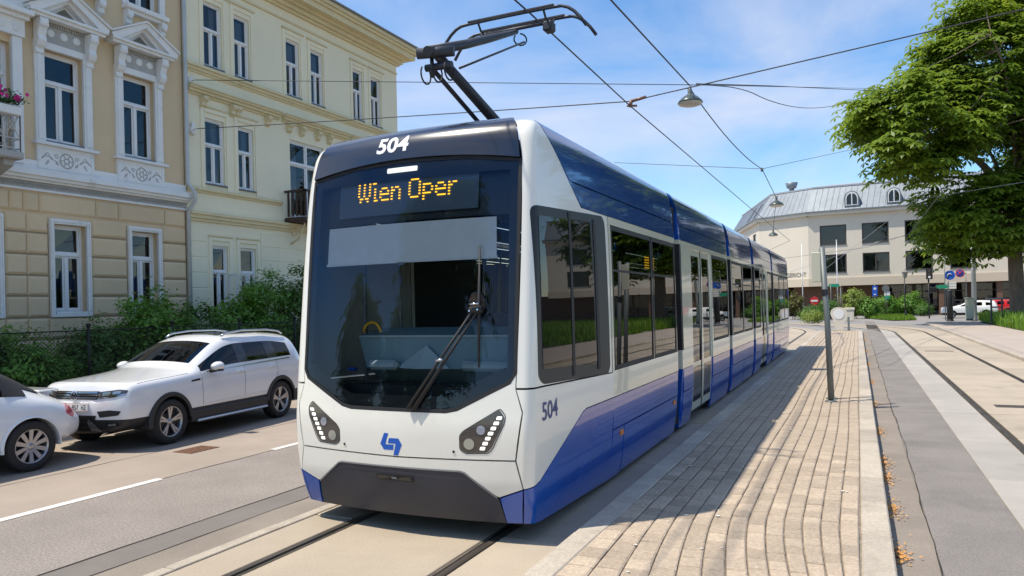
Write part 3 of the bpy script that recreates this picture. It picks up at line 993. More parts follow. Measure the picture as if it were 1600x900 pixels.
# side marker lamps
for y_ in (7.85, 10.45):
    tpanel('side_marker', side_poly([(y_, .50), (y_ + .12, .50), (y_ + .12, .56), (y_, .56)], 1, r=.01), amber_lens, tram, off=.012, gap=0, th=.012)
mb = MB()
for r_ in range(5):
    mb.box(TX + 1.02, TX + 1.025, 9.75, 10.25, 2.42 + r_ * .035, 2.435 + r_ * .035)
mb.build('interior_display', led_amber, tram)
# seats and poles inside
for (y_, s) in [(8.1, 1), (8.95, 1), (9.9, 1), (8.1, -1), (9.3, -1), (14.2, 1), (14.9, 1), (16.6, 1), (17.4, 1), (18.3, 1), (20.3, 1), (23.2, 1), (25.2, 1), (26.8, 1)]:
    mb = MB(); mb.bbox(TX + s * .35, TX + s * 1.05, y_, y_ + .08, .8, 1.55, .03); mb.bbox(TX + s * .35, TX + s * 1.05, y_ - .4, y_, .78, .88, .03); mb.build('passenger_seat', M('seat_blue', (.02, .04, .14), .8) if y_ == 8.1 and s == 1 else bpy.data.materials['seat_blue'], tram)
for y_ in (8.5, 12.0, 13.4, 16.2, 19.0, 22.9):
    mb = MB(); mb.tube((TX + .5, y_, .36), (TX + .5, y_, 3.25), .018, n=8); mb.build('grab_pole', yellow_m if y_ > 11 else alu, tram)

# --- pantograph
pg = MB(); pg.box(TX - .55, TX + .55, 7.7, 8.9, 3.60, 3.66)
for sx in (-.5, .5):
    for sy in (7.8, 8.8):
        pg.lathe([(.03, 0), (.055, .02), (.03, .04), (.055, .06), (.03, .08)], (TX + sx, sy, 3.59), 'z', 10)
pan = pg.build('pantograph', steel_dark, tram)
KNEE, HEAD, BASE = Vector((TX - .02, 6.13, 4.40)), Vector((TX, 8.0, 5.20)), Vector((TX + .06, 8.2, 3.70))
mb = MB(); mb.path([BASE, BASE.lerp(KNEE, .5), KNEE], [.068, .058, .048], 12); mb.build('lower_arm', steel_dark, pan)
mb = MB(); mb.path([BASE + Vector((-.20, -.1, .0)), KNEE + Vector((-.11, .12, -.10))], .024, 8); mb.build('coupling_rod', steel_dark, pan)
mb = MB(); mb.tube(KNEE + Vector((-.16, -.06, -.01)), KNEE + Vector((.18, .06, .0)), .052, n=12); mb.tube(KNEE + Vector((-.12, .03, -.13)), KNEE + Vector((.16, .05, -.13)), .035, n=10); mb.tube(KNEE + Vector((-.06, .04, 0)), KNEE + Vector((-.06, .06, -.22)), .02, n=8); mb.build('knee_joint', steel_dark, pan)
mb = MB(); mb.path([KNEE + Vector((-.02, -.1, -.02)), KNEE.lerp(HEAD, .35), KNEE.lerp(HEAD, .62), HEAD], [.05, .047, .045, .03], 12); mb.build('upper_arm', steel_dark, pan)
mb = MB(); mb.path([KNEE + Vector((.17, .18, -.13)), HEAD + Vector((.09, .02, -.13))], .012, 8); mb.build('guide_rod', steel_dark, pan)
for q in range(3):
    c_ = KNEE + Vector((.12 - .13 * q, .06, -.13))
    mb = MB(); mb.path([c_ + Vector((.0, .09 * math.sin(w), .09 * math.cos(w) - .05)) for w in [2 * math.pi * j / 14 for j in range(13)]], .009, 6); mb.build('shunt_cable', black_rubber, pan)
c_ = HEAD + Vector((.05, 0, -.05))
mb = MB(); mb.path([c_ + Vector((.06 * math.sin(w), .05 * math.sin(w), .07 * math.cos(w) - .05)) for w in [2 * math.pi * j / 14 for j in range(13)]], .009, 6); mb.build('shunt_cable', black_rubber, pan)
for dy in (-.17, .17):
    pts = []
    for q in range(25):
        t = -1 + 2 * q / 24
        x = t * .98
        h = 5.335 - .018 * t * t
        if abs(t) > .62:
            h -= ((abs(t) - .62) / .38) ** 2 * .26
            x = math.copysign(.61 + (abs(t) - .62) * .85, t)
        pts.append((TX + x, 8.0 + dy, h))
    mb = MB(); mb.path(pts, .019, 8); bow = mb.build('collector_bow', steel_dark, pan)
    mb = MB(); mb.box(TX - .55, TX + .55, 8.0 + dy - .02, 8.0 + dy + .02, 5.345, 5.362); mb.build('carbon_strip', carbon_mat, bow)
mb = MB()
for sx in (-.42, .42):
    mb.path([(TX + sx, 7.83, 5.33), (TX + sx, 7.9, 5.25), (TX + sx, 8.1, 5.25), (TX + sx, 8.17, 5.33)], .014, 6)
mb.tube((TX - .46, 8.0, 5.235), (TX + .46, 8.0, 5.235), .022, n=8)
mb.bbox(TX + .36, TX + .48, 7.93, 8.07, 5.12, 5.24, .02); mb.bbox(TX - .46, TX - .36, 7.93, 8.07, 5.15, 5.24, .02)
mb.build('head_carrier', steel_dark, pan)
# ------------------------------------------------------------------ ground, roads, track, platform
def sheet(name, x0, x1, y0, y1, z, mat, kind='structure', parent=None):
    mb = MB(); mb.add([(x0, y0, z), (x1, y0, z), (x1, y1, z), (x0, y1, z)], [(0, 1, 2, 3)])
    return mb.build(name, mat, parent, kind=kind if parent is None else None, fix=False)
YN, YC = 1.5, 46.0                       # near end of the built strips, start of the bend
sheet('ground', -900, 900, -900, 900, -.03, asphalt_far)
sheet('parking_lane', -12.0, -7.5, -8, 60, .0, concrete_lane)
road = sheet('road', -7.5, -5.63, -8, 60, .0, asphalt)
sheet('road_patch', -5.627, -5.245, -8, 60, -.001, asphalt_dark, parent=road)
sheet('road_edge_strip', -5.238, -4.875, -8, 60, .001, asphalt_brown, parent=road)
for x_, nm in ((-5.63, 'tar_joint'), (-5.24, 'tar_joint'), (-7.49, 'tar_joint'), (-9.02, 'tar_joint')):
    pts = []
    mb = MB(); n_ = 90
    for i in range(n_ + 1):
        y = -2 + 40 * i / n_
        xx = x_ + random.uniform(-.008, .008); w = random.uniform(.004, .011)
        mb.v += [(xx - w, y, .0035), (xx + w, y, .0035)]
    for i in range(n_):
        mb.f.append((2 * i, 2 * i + 1, 2 * i + 3, 2 * i + 2)); mb.sm.append(False); mb.mi.append(0)
    mb.build(nm, groove_mat, road, fix=False)
for (y0, y1) in ((-2.6, .4), (3.0, 6.15), (8.0, 11.2), (13.0, 16.2), (18.0, 21.2), (23, 26)):
    mb = MB(); mb.add([(-7.57, y0, .005), (-7.45, y0, .005), (-7.45, y1, .005), (-7.57, y1, .005)], [(0, 1, 2, 3)])
    mb.build('lane_marking', paint_mat, road, fix=False)
# rusty drain cover by the parked cars
dr = MB()
dr.box(-8.78, -8.42, 7.40, 7.90, .001, .008)
drc = dr.build('drain_cover', iron_rust, road)
mb = MB()
for i in range(7):
    mb.box(-8.74, -8.46, 7.44 + i * .065, 7.47 + i * .065, .008, .013)
mb.build('drain_bars', iron_rust, drc)

def bend(x0, x, y):
    """position on the curve: straight until YC, then turning left with the radius of the outer line"""
    if y <= YC: return (x, y)
    rad = 26.0
    s = (y - YC)
    cx = x0 - rad
    th = s / rad
    r_ = rad + (x - x0)
    return (cx + r_ * math.cos(th), YC + r_ * math.sin(th))
def strip(name, xa, xb, x0, y0, y1, z, mat, parent, step=2.0):
    mb = MB(); n_ = max(2, int((y1 - y0) / step))
    for i in range(n_ + 1):
        y = y0 + (y1 - y0) * i / n_
        a, b = bend(x0, xa, y), bend(x0, xb, y)
        mb.v += [(a[0], a[1], z), (b[0], b[1], z)]
    for i in range(n_):
        mb.f.append((2 * i, 2 * i + 1, 2 * i + 3, 2 * i + 2)); mb.sm.append(False); mb.mi.append(0)
    return mb.build(name, mat, parent, fix=False, kind='structure' if parent is None else None)
def slab_row(parent, xa, xb, x0, y0, y1, length, mat, z=.0, gap=.020, name='slab', phase=0):
    me_cache = {}
    y = y0 + phase
    w = xb - xa
    while y < y1 - .2:
        L_ = length
        key = (round(w, 3), L_)
        if key not in me_cache:
            mb = MB(); mb.bbox(-w / 2 + gap / 2, w / 2 - gap / 2, gap / 2, L_ - gap / 2, -.10, 0, .006)
            me = bpy.data.meshes.new(name)
            me.from_pydata(mb.v, [], mb.f)
            me.materials.append(mat)
            me_cache[key] = me
        o = copy_piece(me_cache[key], name, parent, ((xa + xb) / 2, y, z + random.uniform(-.003, .002)))
        y += L_
def track(xl, xr, nm, outer_l, outer_r, mat_mid, mat_l, mat_r, Lmid, phase=0, grey=False):
    x0 = (xl + xr) / 2
    base = strip(nm, outer_l, outer_r, x0, -2, YC + 32, -.014, joint_mat, None)
    hw = .058
    slab_row(base, outer_l, xl - hw, x0, -.5, YC, Lmid, mat_l, phase=phase)
    slab_row(base, xl + hw, xr - hw, x0, -.5, YC, Lmid, mat_mid, phase=phase + .4)
    slab_row(base, xr + hw, outer_r, x0, -.5, YC, Lmid, mat_r, phase=phase)
    for (a, b, m_) in ((outer_l, xl - hw, mat_l), (xl + hw, xr - hw, mat_mid), (xr + hw, outer_r, mat_r)):
        strip('bend_paving', a, b, x0, YC, YC + 32, -.002, m_, base)
    for x in (xl, xr):
        inner = 1 if x < x0 else -1
        # head, groove, keeper
        mb = MB(); n_ = 60
        def seg(xa, xb, z):
            k0 = len(mb.v); ys = [-2 + (YC + 2) * i / 4 for i in range(5)] + [YC + 32 * i / 24 for i in range(1, 25)]
            for y in ys:
                a, b = bend(x0, xa, y), bend(x0, xb, y)
                mb.v.extend([(a[0], a[1], z), (b[0], b[1], z)])
            for i in range(len(ys) - 1):
                mb.f.append((k0 + 2 * i, k0 + 2 * i + 1, k0 + 2 * i + 3, k0 + 2 * i + 2)); mb.sm.append(False); mb.mi.append(mb.mat_i)
        xo = x - inner * .055
        def sg(p, q, z):
            a, b = xo + inner * p, xo + inner * q
            seg(min(a, b), max(a, b), z)
        mb.mat_i = 0; sg(0, .056, .002)
        mb.mat_i = 1; sg(.056, .096, -.012)
        mb.mat_i = 0; sg(.096, .112, .0)
        mb.build('rail', [rail_mat, groove_mat], base, fix=False)
    return base
TL = track(-4.25, -2.82, 'track_bed', -4.745, -2.10, slab_mat, slab_mat, slab_mat, 3.2, phase=-.3)
TR = track(1.86, 3.34, 'track_bed', 1.20, 4.38, slab_mat, slab_grey, slab_mat, 2.35, phase=.35)
# pale edging stones between road and track
kb = MB(); kb.bbox(-.06, .06, .004, 1.196, -.12, .0, .006)
kme = bpy.data.meshes.new('edging_stone'); kme.from_pydata(kb.v, [], kb.f); kme.materials.append(kerb_mat)
for i in range(26):
    copy_piece(kme, 'edging_stone', road, (-4.81, .4 + 1.2 * i, .006 + random.uniform(-.002, .002)))
# right-hand lane beside the platform
lane = sheet('lane', .51, 1.2, -2, 70, -.002, lane_asphalt)
gut = sheet('gutter', .18, .508, -2, 48, -.004, asphalt_brown, parent=lane)
mb = MB(); n_ = 120
for i in range(n_ + 1):
    y = 1 + 38 * i / n_
    xx = .512 + .012 * math.sin(y * .7) + .008 * math.sin(y * 2.9 + 1) + random.uniform(-.006, .006); w = random.uniform(.002, .008)
    mb.v += [(xx - w, y, .003), (xx + w, y, .003)]
for i in range(n_):
    mb.f.append((2 * i, 2 * i + 1, 2 * i + 3, 2 * i + 2)); mb.sm.append(False); mb.mi.append(0)
mb.build('tar_joint', groove_mat, lane, fix=False)
mb = MB(); mb.box(2.15, 3.05, 15.2, 15.55, -.001, .004); mb.build('drain_cover', M('cast_iron', (.09, .075, .06), .6, .4, noise=(15, .3)), TR)
mb = MB(); mb.box(2.15, 3.05, 30.2, 30.5, -.001, .004); mb.build('drain_cover', bpy.data.materials['cast_iron'], TR)

# platform island
PZ = .14
PY1 = 46.5
plat = MB()
plat.box(-2.09, .19, -1, PY1, -.05, PZ - .016)
platform = plat.build('platform', joint_mat, kind='structure')
kb = MB(); kb.bbox(-.105, .105, .004, .996, -.20, 0, .012)
kme2 = bpy.data.meshes.new('kerb_stone'); kme2.from_pydata(kb.v, [], kb.f); kme2.materials.append(kerb_mat)
for i in range(int(PY1)):
    copy_piece(kme2, 'kerb_stone', platform, (.095, i + .3, PZ + random.uniform(-.003, .003)), rot=(0, 0, random.uniform(-.003, .003)))
    copy_piece(kme2, 'kerb_stone', platform, (-1.985, i + .55, PZ + random.uniform(-.003, .003)), rot=(0, 0, random.uniform(-.003, .003)))
# pavers in rows; near the camera the rows swing to the right
NR = 13
XL, XR = -1.875, -.012
def row_x(t, y):
    x = XL + (XR - XL) * t
    if y < 6.6:
        x += .20 * (1 - t) * t * 3.2 * (6.6 - y) ** 1.6 * .55
    x += .012 * math.sin(y * .9 + t * 5)
    return min(x, XR)
far_p = MB()
npv = 0
cells = []
for r_ in range(NR):
    y = 3.9 + random.uniform(0, .2)
    while y < PY1 - .2:
        L_ = random.uniform(.17, .25) if y < 20 else random.uniform(.3, .5)
        cells.append((y, r_, L_)); y += L_
cells.sort()
near_mats = None
for (y, r_, L_) in cells:
    g = .006
    t0, t1 = r_ / NR, (r_ + 1) / NR
    e_ = .0022
    q = [(row_x(t0, y) + g, y + e_), (row_x(t1, y) - g, y + e_), (row_x(t1, y + L_) - g, y + L_ - e_), (row_x(t0, y + L_) + g, y + L_ - e_)]
    if q[1][0] - q[0][0] < .03: continue
    dz = PZ + random.uniform(-.004, .004)
    tl = [random.uniform(-.0025, .0025) for _ in range(4)]
    cx, cy = sum(p[0] for p in q) / 4, sum(p[1] for p in q) / 4
    b = .010
    top = [(cx + (p[0] - cx) * (1 - b / .06), cy + (p[1] - cy) * (1 - b / .22), dz + tl[i]) for i, p in enumerate(q)]
    mid = [(p[0], p[1], dz - .007) for p in q]
    low = [(p[0], p[1], dz - .03) for p in q]
    vs = top + mid + low
    fs = [(0, 1, 2, 3)] + [(i + 4, (i + 1) % 4 + 4, (i + 1) % 4, i) for i in range(4)] + [(i + 8, (i + 1) % 4 + 8, (i + 1) % 4 + 4, i + 4) for i in range(4)]
    vis = (y > 4.3 and cx < .4)
    if npv < 300 and vis and y > 4.6:
        npv += 1
        me = bpy.data.meshes.new('paver')
        me.from_pydata([(a - cx, b_ - cy, c - PZ) for a, b_, c in vs], [], fs)
        me.materials.append(paver_mat)
        copy_piece(me, 'paver', platform, (cx, cy, PZ))
    else:
        far_p.add(vs, fs)
paver_far = M('paver_far', (.41, .325, .235), .8, noise=(1.4, .12), noise2=(7, .14), bump=(90, .5, .004), stain=(.8, .6, (.30, .235, .19), .5))
fp = far_p.build('paver_rows', paver_far, platform, fix=False)
fp['kind'] = 'stuff'
# bird droppings and grit on the pavers
mb = MB()
for i in range(90):
    t = random.random()
    x, y = random.uniform(-1.8, -.05), 4.8 + 8 * random.random() ** 1.4
    r_ = random.choice((.006, .008, .012, .02)) * random.uniform(.7, 1.4)
    k0 = [(x + r_ * random.uniform(.6, 1.2) * math.cos(w), y + r_ * random.uniform(.6, 1.3) * math.sin(w), PZ + .006) for w in [2 * math.pi * j / 7 for j in range(7)]]
    mb.add(k0, [tuple(range(7))])
g_ = mb.build('pale_specks', M('speck', (.62, .58, .52), .8), platform, fix=False)
g_['kind'] = 'stuff'
# leaf litter along the gutter
mb = MB()
for i in range(1500):
    band_ = random.choice((6.3, 7.6, 8.9, 9.8, 12, 15, 19, 24, 30, 38))
    y = random.gauss(band_, .05 * band_ ** .6)
    x = .215 + abs(random.gauss(0, .05))
    r_ = random.uniform(.008, .02)
    a = random.uniform(0, 6.3)
    n = Vector((random.uniform(-.4, .4), random.uniform(-.4, .4), 1)).normalized()
    e1 = n.cross(Vector((math.cos(a), math.sin(a), 0))).normalized(); e2 = n.cross(e1)
    c = Vector((x, y, .004 + random.uniform(0, .02)))
    mb.add([c + e1 * r_, c + e2 * r_ * .6, c - e1 * r_, c - e2 * r_ * .6], [(0, 1, 2, 3)])
mb.build('leaf_litter', litter_mat, None, 'dry brown leaf litter lying in the gutter beside the platform kerb', 'leaf litter', kind='stuff', fix=False)

# far kerb, pavement on the right, planted bed ground
rk = sheet('pavement', 4.5, 7.6, -2, 62, .09, sidewalk_mat)
kb = MB(); kb.bbox(-.06, .06, .004, 1.996, -.15, 0, .012)
kme3 = bpy.data.meshes.new('kerb_stone'); kme3.from_pydata(kb.v, [], kb.f); kme3.materials.append(kerb_mat)
for i in range(30):
    copy_piece(kme3, 'kerb_stone', rk, (4.44, 2 * i + .3, .10))
# left pavement behind the parked cars
lp = sheet('pavement', -14.0, -12.12, -8, 60, .11, sidewalk_mat)
for i in range(20):
    copy_piece(kme3, 'kerb_stone', lp, (-12.06, 2 * i - 1, .12))
sheet('garden_ground', -16.5, -14.0, -8, 30, .13, soil_mat)
# ------------------------------------------------------------------ houses
beige = M('render_beige', (.68, .51, .31), .85, noise=(.6, .08), noise2=(30, .05), bump=(160, .25, .004), stain=(.5, .62, (.58, .43, .26), .5), rnd=.03)
beige_joint = M('render_joint', (.36, .27, .17), .9, noise=(4, .15))
trim_white = M('stucco_white', (.78, .76, .71), .75, noise=(2, .07), noise2=(30, .06), bump=(60, .2, .004), stain=(2.5, .60, (.40, .39, .36), .5))
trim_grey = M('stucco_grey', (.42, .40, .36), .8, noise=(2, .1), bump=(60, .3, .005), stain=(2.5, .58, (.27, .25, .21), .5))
cream = M('render_cream', (.84, .76, .54), .85, noise=(.5, .05), noise2=(25, .04), bump=(160, .2, .004), stain=(.7, .64, (.70, .63, .44), .5), rnd=.02)
cream_trim = M('stucco_cream', (.70, .60, .36), .8, noise=(1.5, .07), bump=(60, .2, .004), stain=(1.8, .6, (.44, .37, .22), .5))
frame_white = M('window_frame_white', (.78, .77, .74), .45, noise=(5, .04))
house_glass = glass('house_glass', (.45, .48, .50), 1.62, wav=.10)
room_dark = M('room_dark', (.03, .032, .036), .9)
curtain_m = M('curtain', (.60, .60, .60), .9, noise=(14, .12, (1, 6, .2)))
sill_metal = M('sill_metal', (.16, .18, .21), .5, .5)
zinc = M('zinc_roof', (.20, .225, .25), .5, .35, noise=(.6, .12), noise2=(3, .1, (1, 1, .15)))
wood_dark = M('balcony_wood', (.055, .032, .022), .7, noise=(8, .3))

class Face:
    """a vertical facade: s runs along it, z up, d outwards"""
    def __init__(f, p0, p1):
        f.p0 = Vector((p0[0], p0[1], 0))
        d = Vector((p1[0] - p0[0], p1[1] - p0[1], 0))
        f.len = d.length
        f.dir = d.normalized()
        f.out = Vector((f.dir.y, -f.dir.x, 0))
    def __call__(f, s, z, d=0.0):
        p = f.p0 + f.dir * s + f.out * d
        return Vector((p.x, p.y, z))
    def box(f, mb, s0, s1, z0, z1, d0, d1, b=0.0):
        k = len(mb.v)
        if b: mb.bbox(s0, s1, d0, d1, z0, z1, b)
        else: mb.box(s0, s1, d0, d1, z0, z1)
        for i in range(k, len(mb.v)):
            s, d, z = mb.v[i]
            mb.v[i] = tuple(f(s, z, d))
        return mb
    def pix(f, px, py):
        q = on_plane(px, py, f.p0, f.out)
        return ((q - f.p0).dot(f.dir), q.z)
def wall(f, s0, s1, z0, z1, holes, depth=.28, d=0.0):
    mb = MB()
    ss = sorted(set([s0, s1] + [h[0] for h in holes] + [h[1] for h in holes]))
    zs = sorted(set([z0, z1] + [h[2] for h in holes] + [h[3] for h in holes]))
    ss = [s for s in ss if s0 <= s <= s1]; zs = [z for z in zs if z0 <= z <= z1]
    def inside(s, z): return any(h[0] < s < h[1] and h[2] < z < h[3] for h in holes)
    for i in range(len(ss) - 1):
        for j in range(len(zs) - 1):
            if not inside((ss[i] + ss[i + 1]) / 2, (zs[j] + zs[j + 1]) / 2):
                mb.add([f(ss[i], zs[j], d), f(ss[i + 1], zs[j], d), f(ss[i + 1], zs[j + 1], d), f(ss[i], zs[j + 1], d)], [(0, 1, 2, 3)])
    for (a, b, c, e) in holes:
        for (q0, q1) in (((a, c), (b, c)), ((b, c), (b, e)), ((b, e), (a, e)), ((a, e), (a, c))):
            mb.add([f(q0[0], q0[1], d), f(q0[0], q0[1], d - depth), f(q1[0], q1[1], d - depth), f(q1[0], q1[1], d)], [(0, 1, 2, 3)])
    return mb
def window(f, s0, s1, z0, z1, parent, rec=.16, transom=.64, mull=True, curtain=0, frame=frame_white, fw=.055, gls=None, sash=.04, upper_mull=False, sill=True):
    """casement: outer frame, transom, lower mullion; each pane its own sub-part"""
    gls = gls or house_glass
    zt = z0 + (z1 - z0) * transom
    mb = MB()
    for (a, b, c, e) in ((s0, s1, z0, z0 + fw), (s0, s1, z1 - fw, z1), (s0, s0 + fw, z0 + fw, z1 - fw), (s1 - fw, s1, z0 + fw, z1 - fw)):
        f.box(mb, a, b, c, e, -rec - .06, -rec + .02)
    if transom < .99:
        f.box(mb, s0 + fw, s1 - fw, zt - .035, zt + .035, -rec - .06, -rec + .045, .012)
    sm = (s0 + s1) / 2
    if mull:
        f.box(mb, sm - .035, sm + .035, z0 + fw, zt - .035 if transom < .99 else z1 - fw, -rec - .05, -rec + .03, .01)
    if upper_mull:
        f.box(mb, sm - .03, sm + .03, zt + .035, z1 - fw, -rec - .05, -rec + .03)
    cells = []
    ztop = zt - .035 if transom < .99 else z1 - fw
    cells += [(s0 + fw, sm - .035, z0 + fw, ztop), (sm + .035, s1 - fw, z0 + fw, ztop)] if mull else [(s0 + fw, s1 - fw, z0 + fw, ztop)]
    if transom < .99:
        cells += [(s0 + fw, sm - .03, zt + .035, z1 - fw), (sm + .03, s1 - fw, zt + .035, z1 - fw)] if upper_mull else [(s0 + fw, s1 - fw, zt + .035, z1 - fw)]
    for (a, b, c, e) in cells:                                # sash rails round every pane
        for (p, q, r_, t_) in ((a, b, c, c + sash), (a, b, e - sash, e), (a, a + sash, c + sash, e - sash), (b - sash, b, c + sash, e - sash)):
            f.box(mb, p, q, r_, t_, -rec - .045, -rec - .005)
    w = mb.build('window', frame, parent)
    for (a, b, c, e) in cells:
        g = MB(); tl = random.uniform(-.006, .006); t2 = random.uniform(-.006, .006)
        g.add([f(a + sash, c + sash, -rec - .025 + tl), f(b - sash, c + sash, -rec - .025 - tl), f(b - sash, e - sash, -rec - .025 + t2), f(a + sash, e - sash, -rec - .025 - t2)], [(0, 1, 2, 3)])
        g.build('pane', gls, w, fix=False)
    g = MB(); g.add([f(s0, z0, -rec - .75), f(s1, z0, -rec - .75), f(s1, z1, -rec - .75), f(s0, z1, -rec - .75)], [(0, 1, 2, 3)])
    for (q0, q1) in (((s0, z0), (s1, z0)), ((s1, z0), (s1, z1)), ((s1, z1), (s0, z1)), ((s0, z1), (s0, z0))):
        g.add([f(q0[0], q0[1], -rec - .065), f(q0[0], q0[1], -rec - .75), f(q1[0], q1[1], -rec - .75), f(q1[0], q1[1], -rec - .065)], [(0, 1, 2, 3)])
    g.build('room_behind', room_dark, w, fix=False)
    if curtain:
        for sgn in (0, 1):
            n_ = 14
            cw = (s1 - s0) * curtain
            g = MB()
            for i in range(n_ + 1):
                t = i / n_
                s = s0 + .06 + cw * t if sgn == 0 else s1 - .06 - cw * t
                dd = -rec - .16 + .022 * math.sin(t * 24)
                g.v += [tuple(f(s, z0 + .08, dd)), tuple(f(s, z1 - .08, dd))]
            for i in range(n_):
                g.f.append((2 * i, 2 * i + 2, 2 * i + 3, 2 * i + 1)); g.sm.append(True); g.mi.append(0)
            g.build('curtain', curtain_m, w, fix=False)
    if sill:
        g = MB(); f.box(g, s0 - .04, s1 + .04, z0 - .04, z0, -rec, .07, .008); g.build('sill', sill_metal, w)
    return w

FX = -16.5
# ---------- beige house
by0, by1 = 2.0, 14.47
fb = Face((FX, by1), (FX, by0))             # walking this way the outside is on +X
fb = Face((FX, by0), (FX, by1))
house = thing('beige_house', (FX - 3, 8.2, 0), 'beige stucco house with white pedimented windows and rusticated ground floor', 'house')
S = lambda y: y - by0
gw = [(S(y), S(y) + .98) for y in (2.79, 4.77, 6.75, 8.73, 10.71, 12.69)]
uwc = [S(11.13), S(13.10)]
holes_u = [(c - .46, c + .46, 5.93, 7.98) for c in uwc] + [(S(8.30), S(9.95), 5.45, 7.9)] + [(c - .46, c + .46, 9.75, 11.8) for c in (S(11.55), S(13.3), S(9.2))]
bwall = wall(fb, 0, fb.len, 0, 13.2, [(a + .10, b - .10, 2.05, 4.05) for a, b in gw] + holes_u, depth=.22)
k0 = len(bwall.v)
for (q0, q1) in (((FX, by1), (FX - 8, by1)), ((FX - 8, by0), (FX, by0))):
    bwall.add([(q0[0], q0[1], 0), (q1[0], q1[1], 0), (q1[0], q1[1], 13.2), (q0[0], q0[1], 13.2)], [(0, 1, 2, 3)])
bw_o = bwall.build('wall', beige, house, fix=False)
bw_o.data.materials.append(beige_joint)
for p in bw_o.data.polygons:
    if abs(p.normal.x) > .9 and p.center.z < 4.7: p.material_index = 1
# rusticated blocks with sloped edges
def block(f, s0, s1, z0, z1, parent, mat, proud=.05, ch=.045, gap=.022, name='block'):
    s0 += gap * .25; s1 -= gap * .25; z0 += gap; z1 -= gap
    mb = MB()
    mb.add([f(s0, z0, .0), f(s1, z0, .0), f(s1, z1, .0), f(s0, z1, .0), f(s0, z0, proud * .35), f(s1, z0, proud * .35), f(s1, z1, proud * .35), f(s0, z1, proud * .35),
            f(s0 + ch, z0 + ch, proud), f(s1 - ch, z0 + ch, proud), f(s1 - ch, z1 - ch, proud), f(s0 + ch, z1 - ch, proud)],
           [(0, 1, 5, 4), (1, 2, 6, 5), (2, 3, 7, 6), (3, 0, 4, 7), (4, 5, 9, 8), (5, 6, 10, 9), (6, 7, 11, 10), (7, 4, 8, 11), (8, 9, 10, 11)])
    return mb.build(name, mat, parent, fix=True)
zc = [.45, .95, 1.44, 1.93, 2.41, 2.87, 3.34, 3.82, 4.25]
for r_ in range(len(zc) - 1):
    z0, z1 = zc[r_], zc[r_ + 1]
    for k in range(2, 7):
        a = gw[k - 1][1] + .03 if k > 0 else 0
        b = (gw[k][0] - .03) if k < 6 else fb.len - .01
        m_ = (a + b) / 2
        if k == 6 or k == 5:
            block(fb, a, b, z0, z1, bw_o, beige)
        else:
            block(fb, a, m_, z0, z1, bw_o, beige); block(fb, m_, b, z0, z1, bw_o, beige)
    if z1 <= 1.95:
        for a, b in gw[2:]:
            block(fb, a - .03, b + .03, z0, z1, bw_o, beige)
cuts = [S(7.9), S(8.5), S(9.85), S(10.15), S(10.50), S(11.86), S(12.46), S(13.80), fb.len - .01]
for a, b in zip(cuts[:-1], cuts[1:]):
    block(fb, a, b, 4.26, 4.72, bw_o, beige)
for a, b in gw[2:]:
    # white surround + window
    mb = MB()
    for (p, q, c, e) in ((a, a + .10, 1.93, 4.17), (b - .10, b, 1.93, 4.17), (a + .10, b - .10, 4.05, 4.17), (a + .10, b - .10, 1.93, 2.05)):
        fb.box(mb, p, q, c, e, -.02, .075, .012)
    for (p, q, c, e) in ((a + .02, a + .05, 1.97, 4.13), (b - .05, b - .02, 1.97, 4.13), (a + .05, b - .05, 4.10, 4.13)):
        fb.box(mb, p, q, c, e, .07, .095)
    sr = mb.build('window_surround', trim_white, house)
    w = window(fb, a + .10, b - .10, 2.05, 4.05, house, rec=.17, transom=.66, curtain=.0)
# string course and frieze above the ground floor
mb = MB()
for (z0, z1, d) in ((4.74, 4.79, .07), (4.94, 4.99, .12), (4.99, 5.06, .20), (5.06, 5.16, .27), (5.16, 5.21, .22), (5.21, 5.42, .06)):
    fb.box(mb, 0, fb.len + (.06 if d > .1 else 0), z0, z1, -.01, d)
mb.build('string_course', trim_white, house)
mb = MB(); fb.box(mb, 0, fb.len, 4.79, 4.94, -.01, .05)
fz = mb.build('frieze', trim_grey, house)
mb = MB()
n_ = 0
s = S(8.6)
while s < fb.len - .1:
    pts = [fb(s + .055 * math.cos(w) * (1 - q / 26), 4.865 + .048 * math.sin(w) * (1 - q / 26), .062) for q, w in enumerate([k * .62 for k in range(16)])]
    mb.path(pts, .010, 5, caps=False)
    mb.path([fb(s + .05, 4.85, .06), fb(s + .09, 4.90, .06), fb(s + .125, 4.88, .06)], .010, 5, caps=False)
    s += .145
o_ = mb.build('scroll_ornament', trim_grey, fz, fix=False); o_['kind'] = 'stuff'
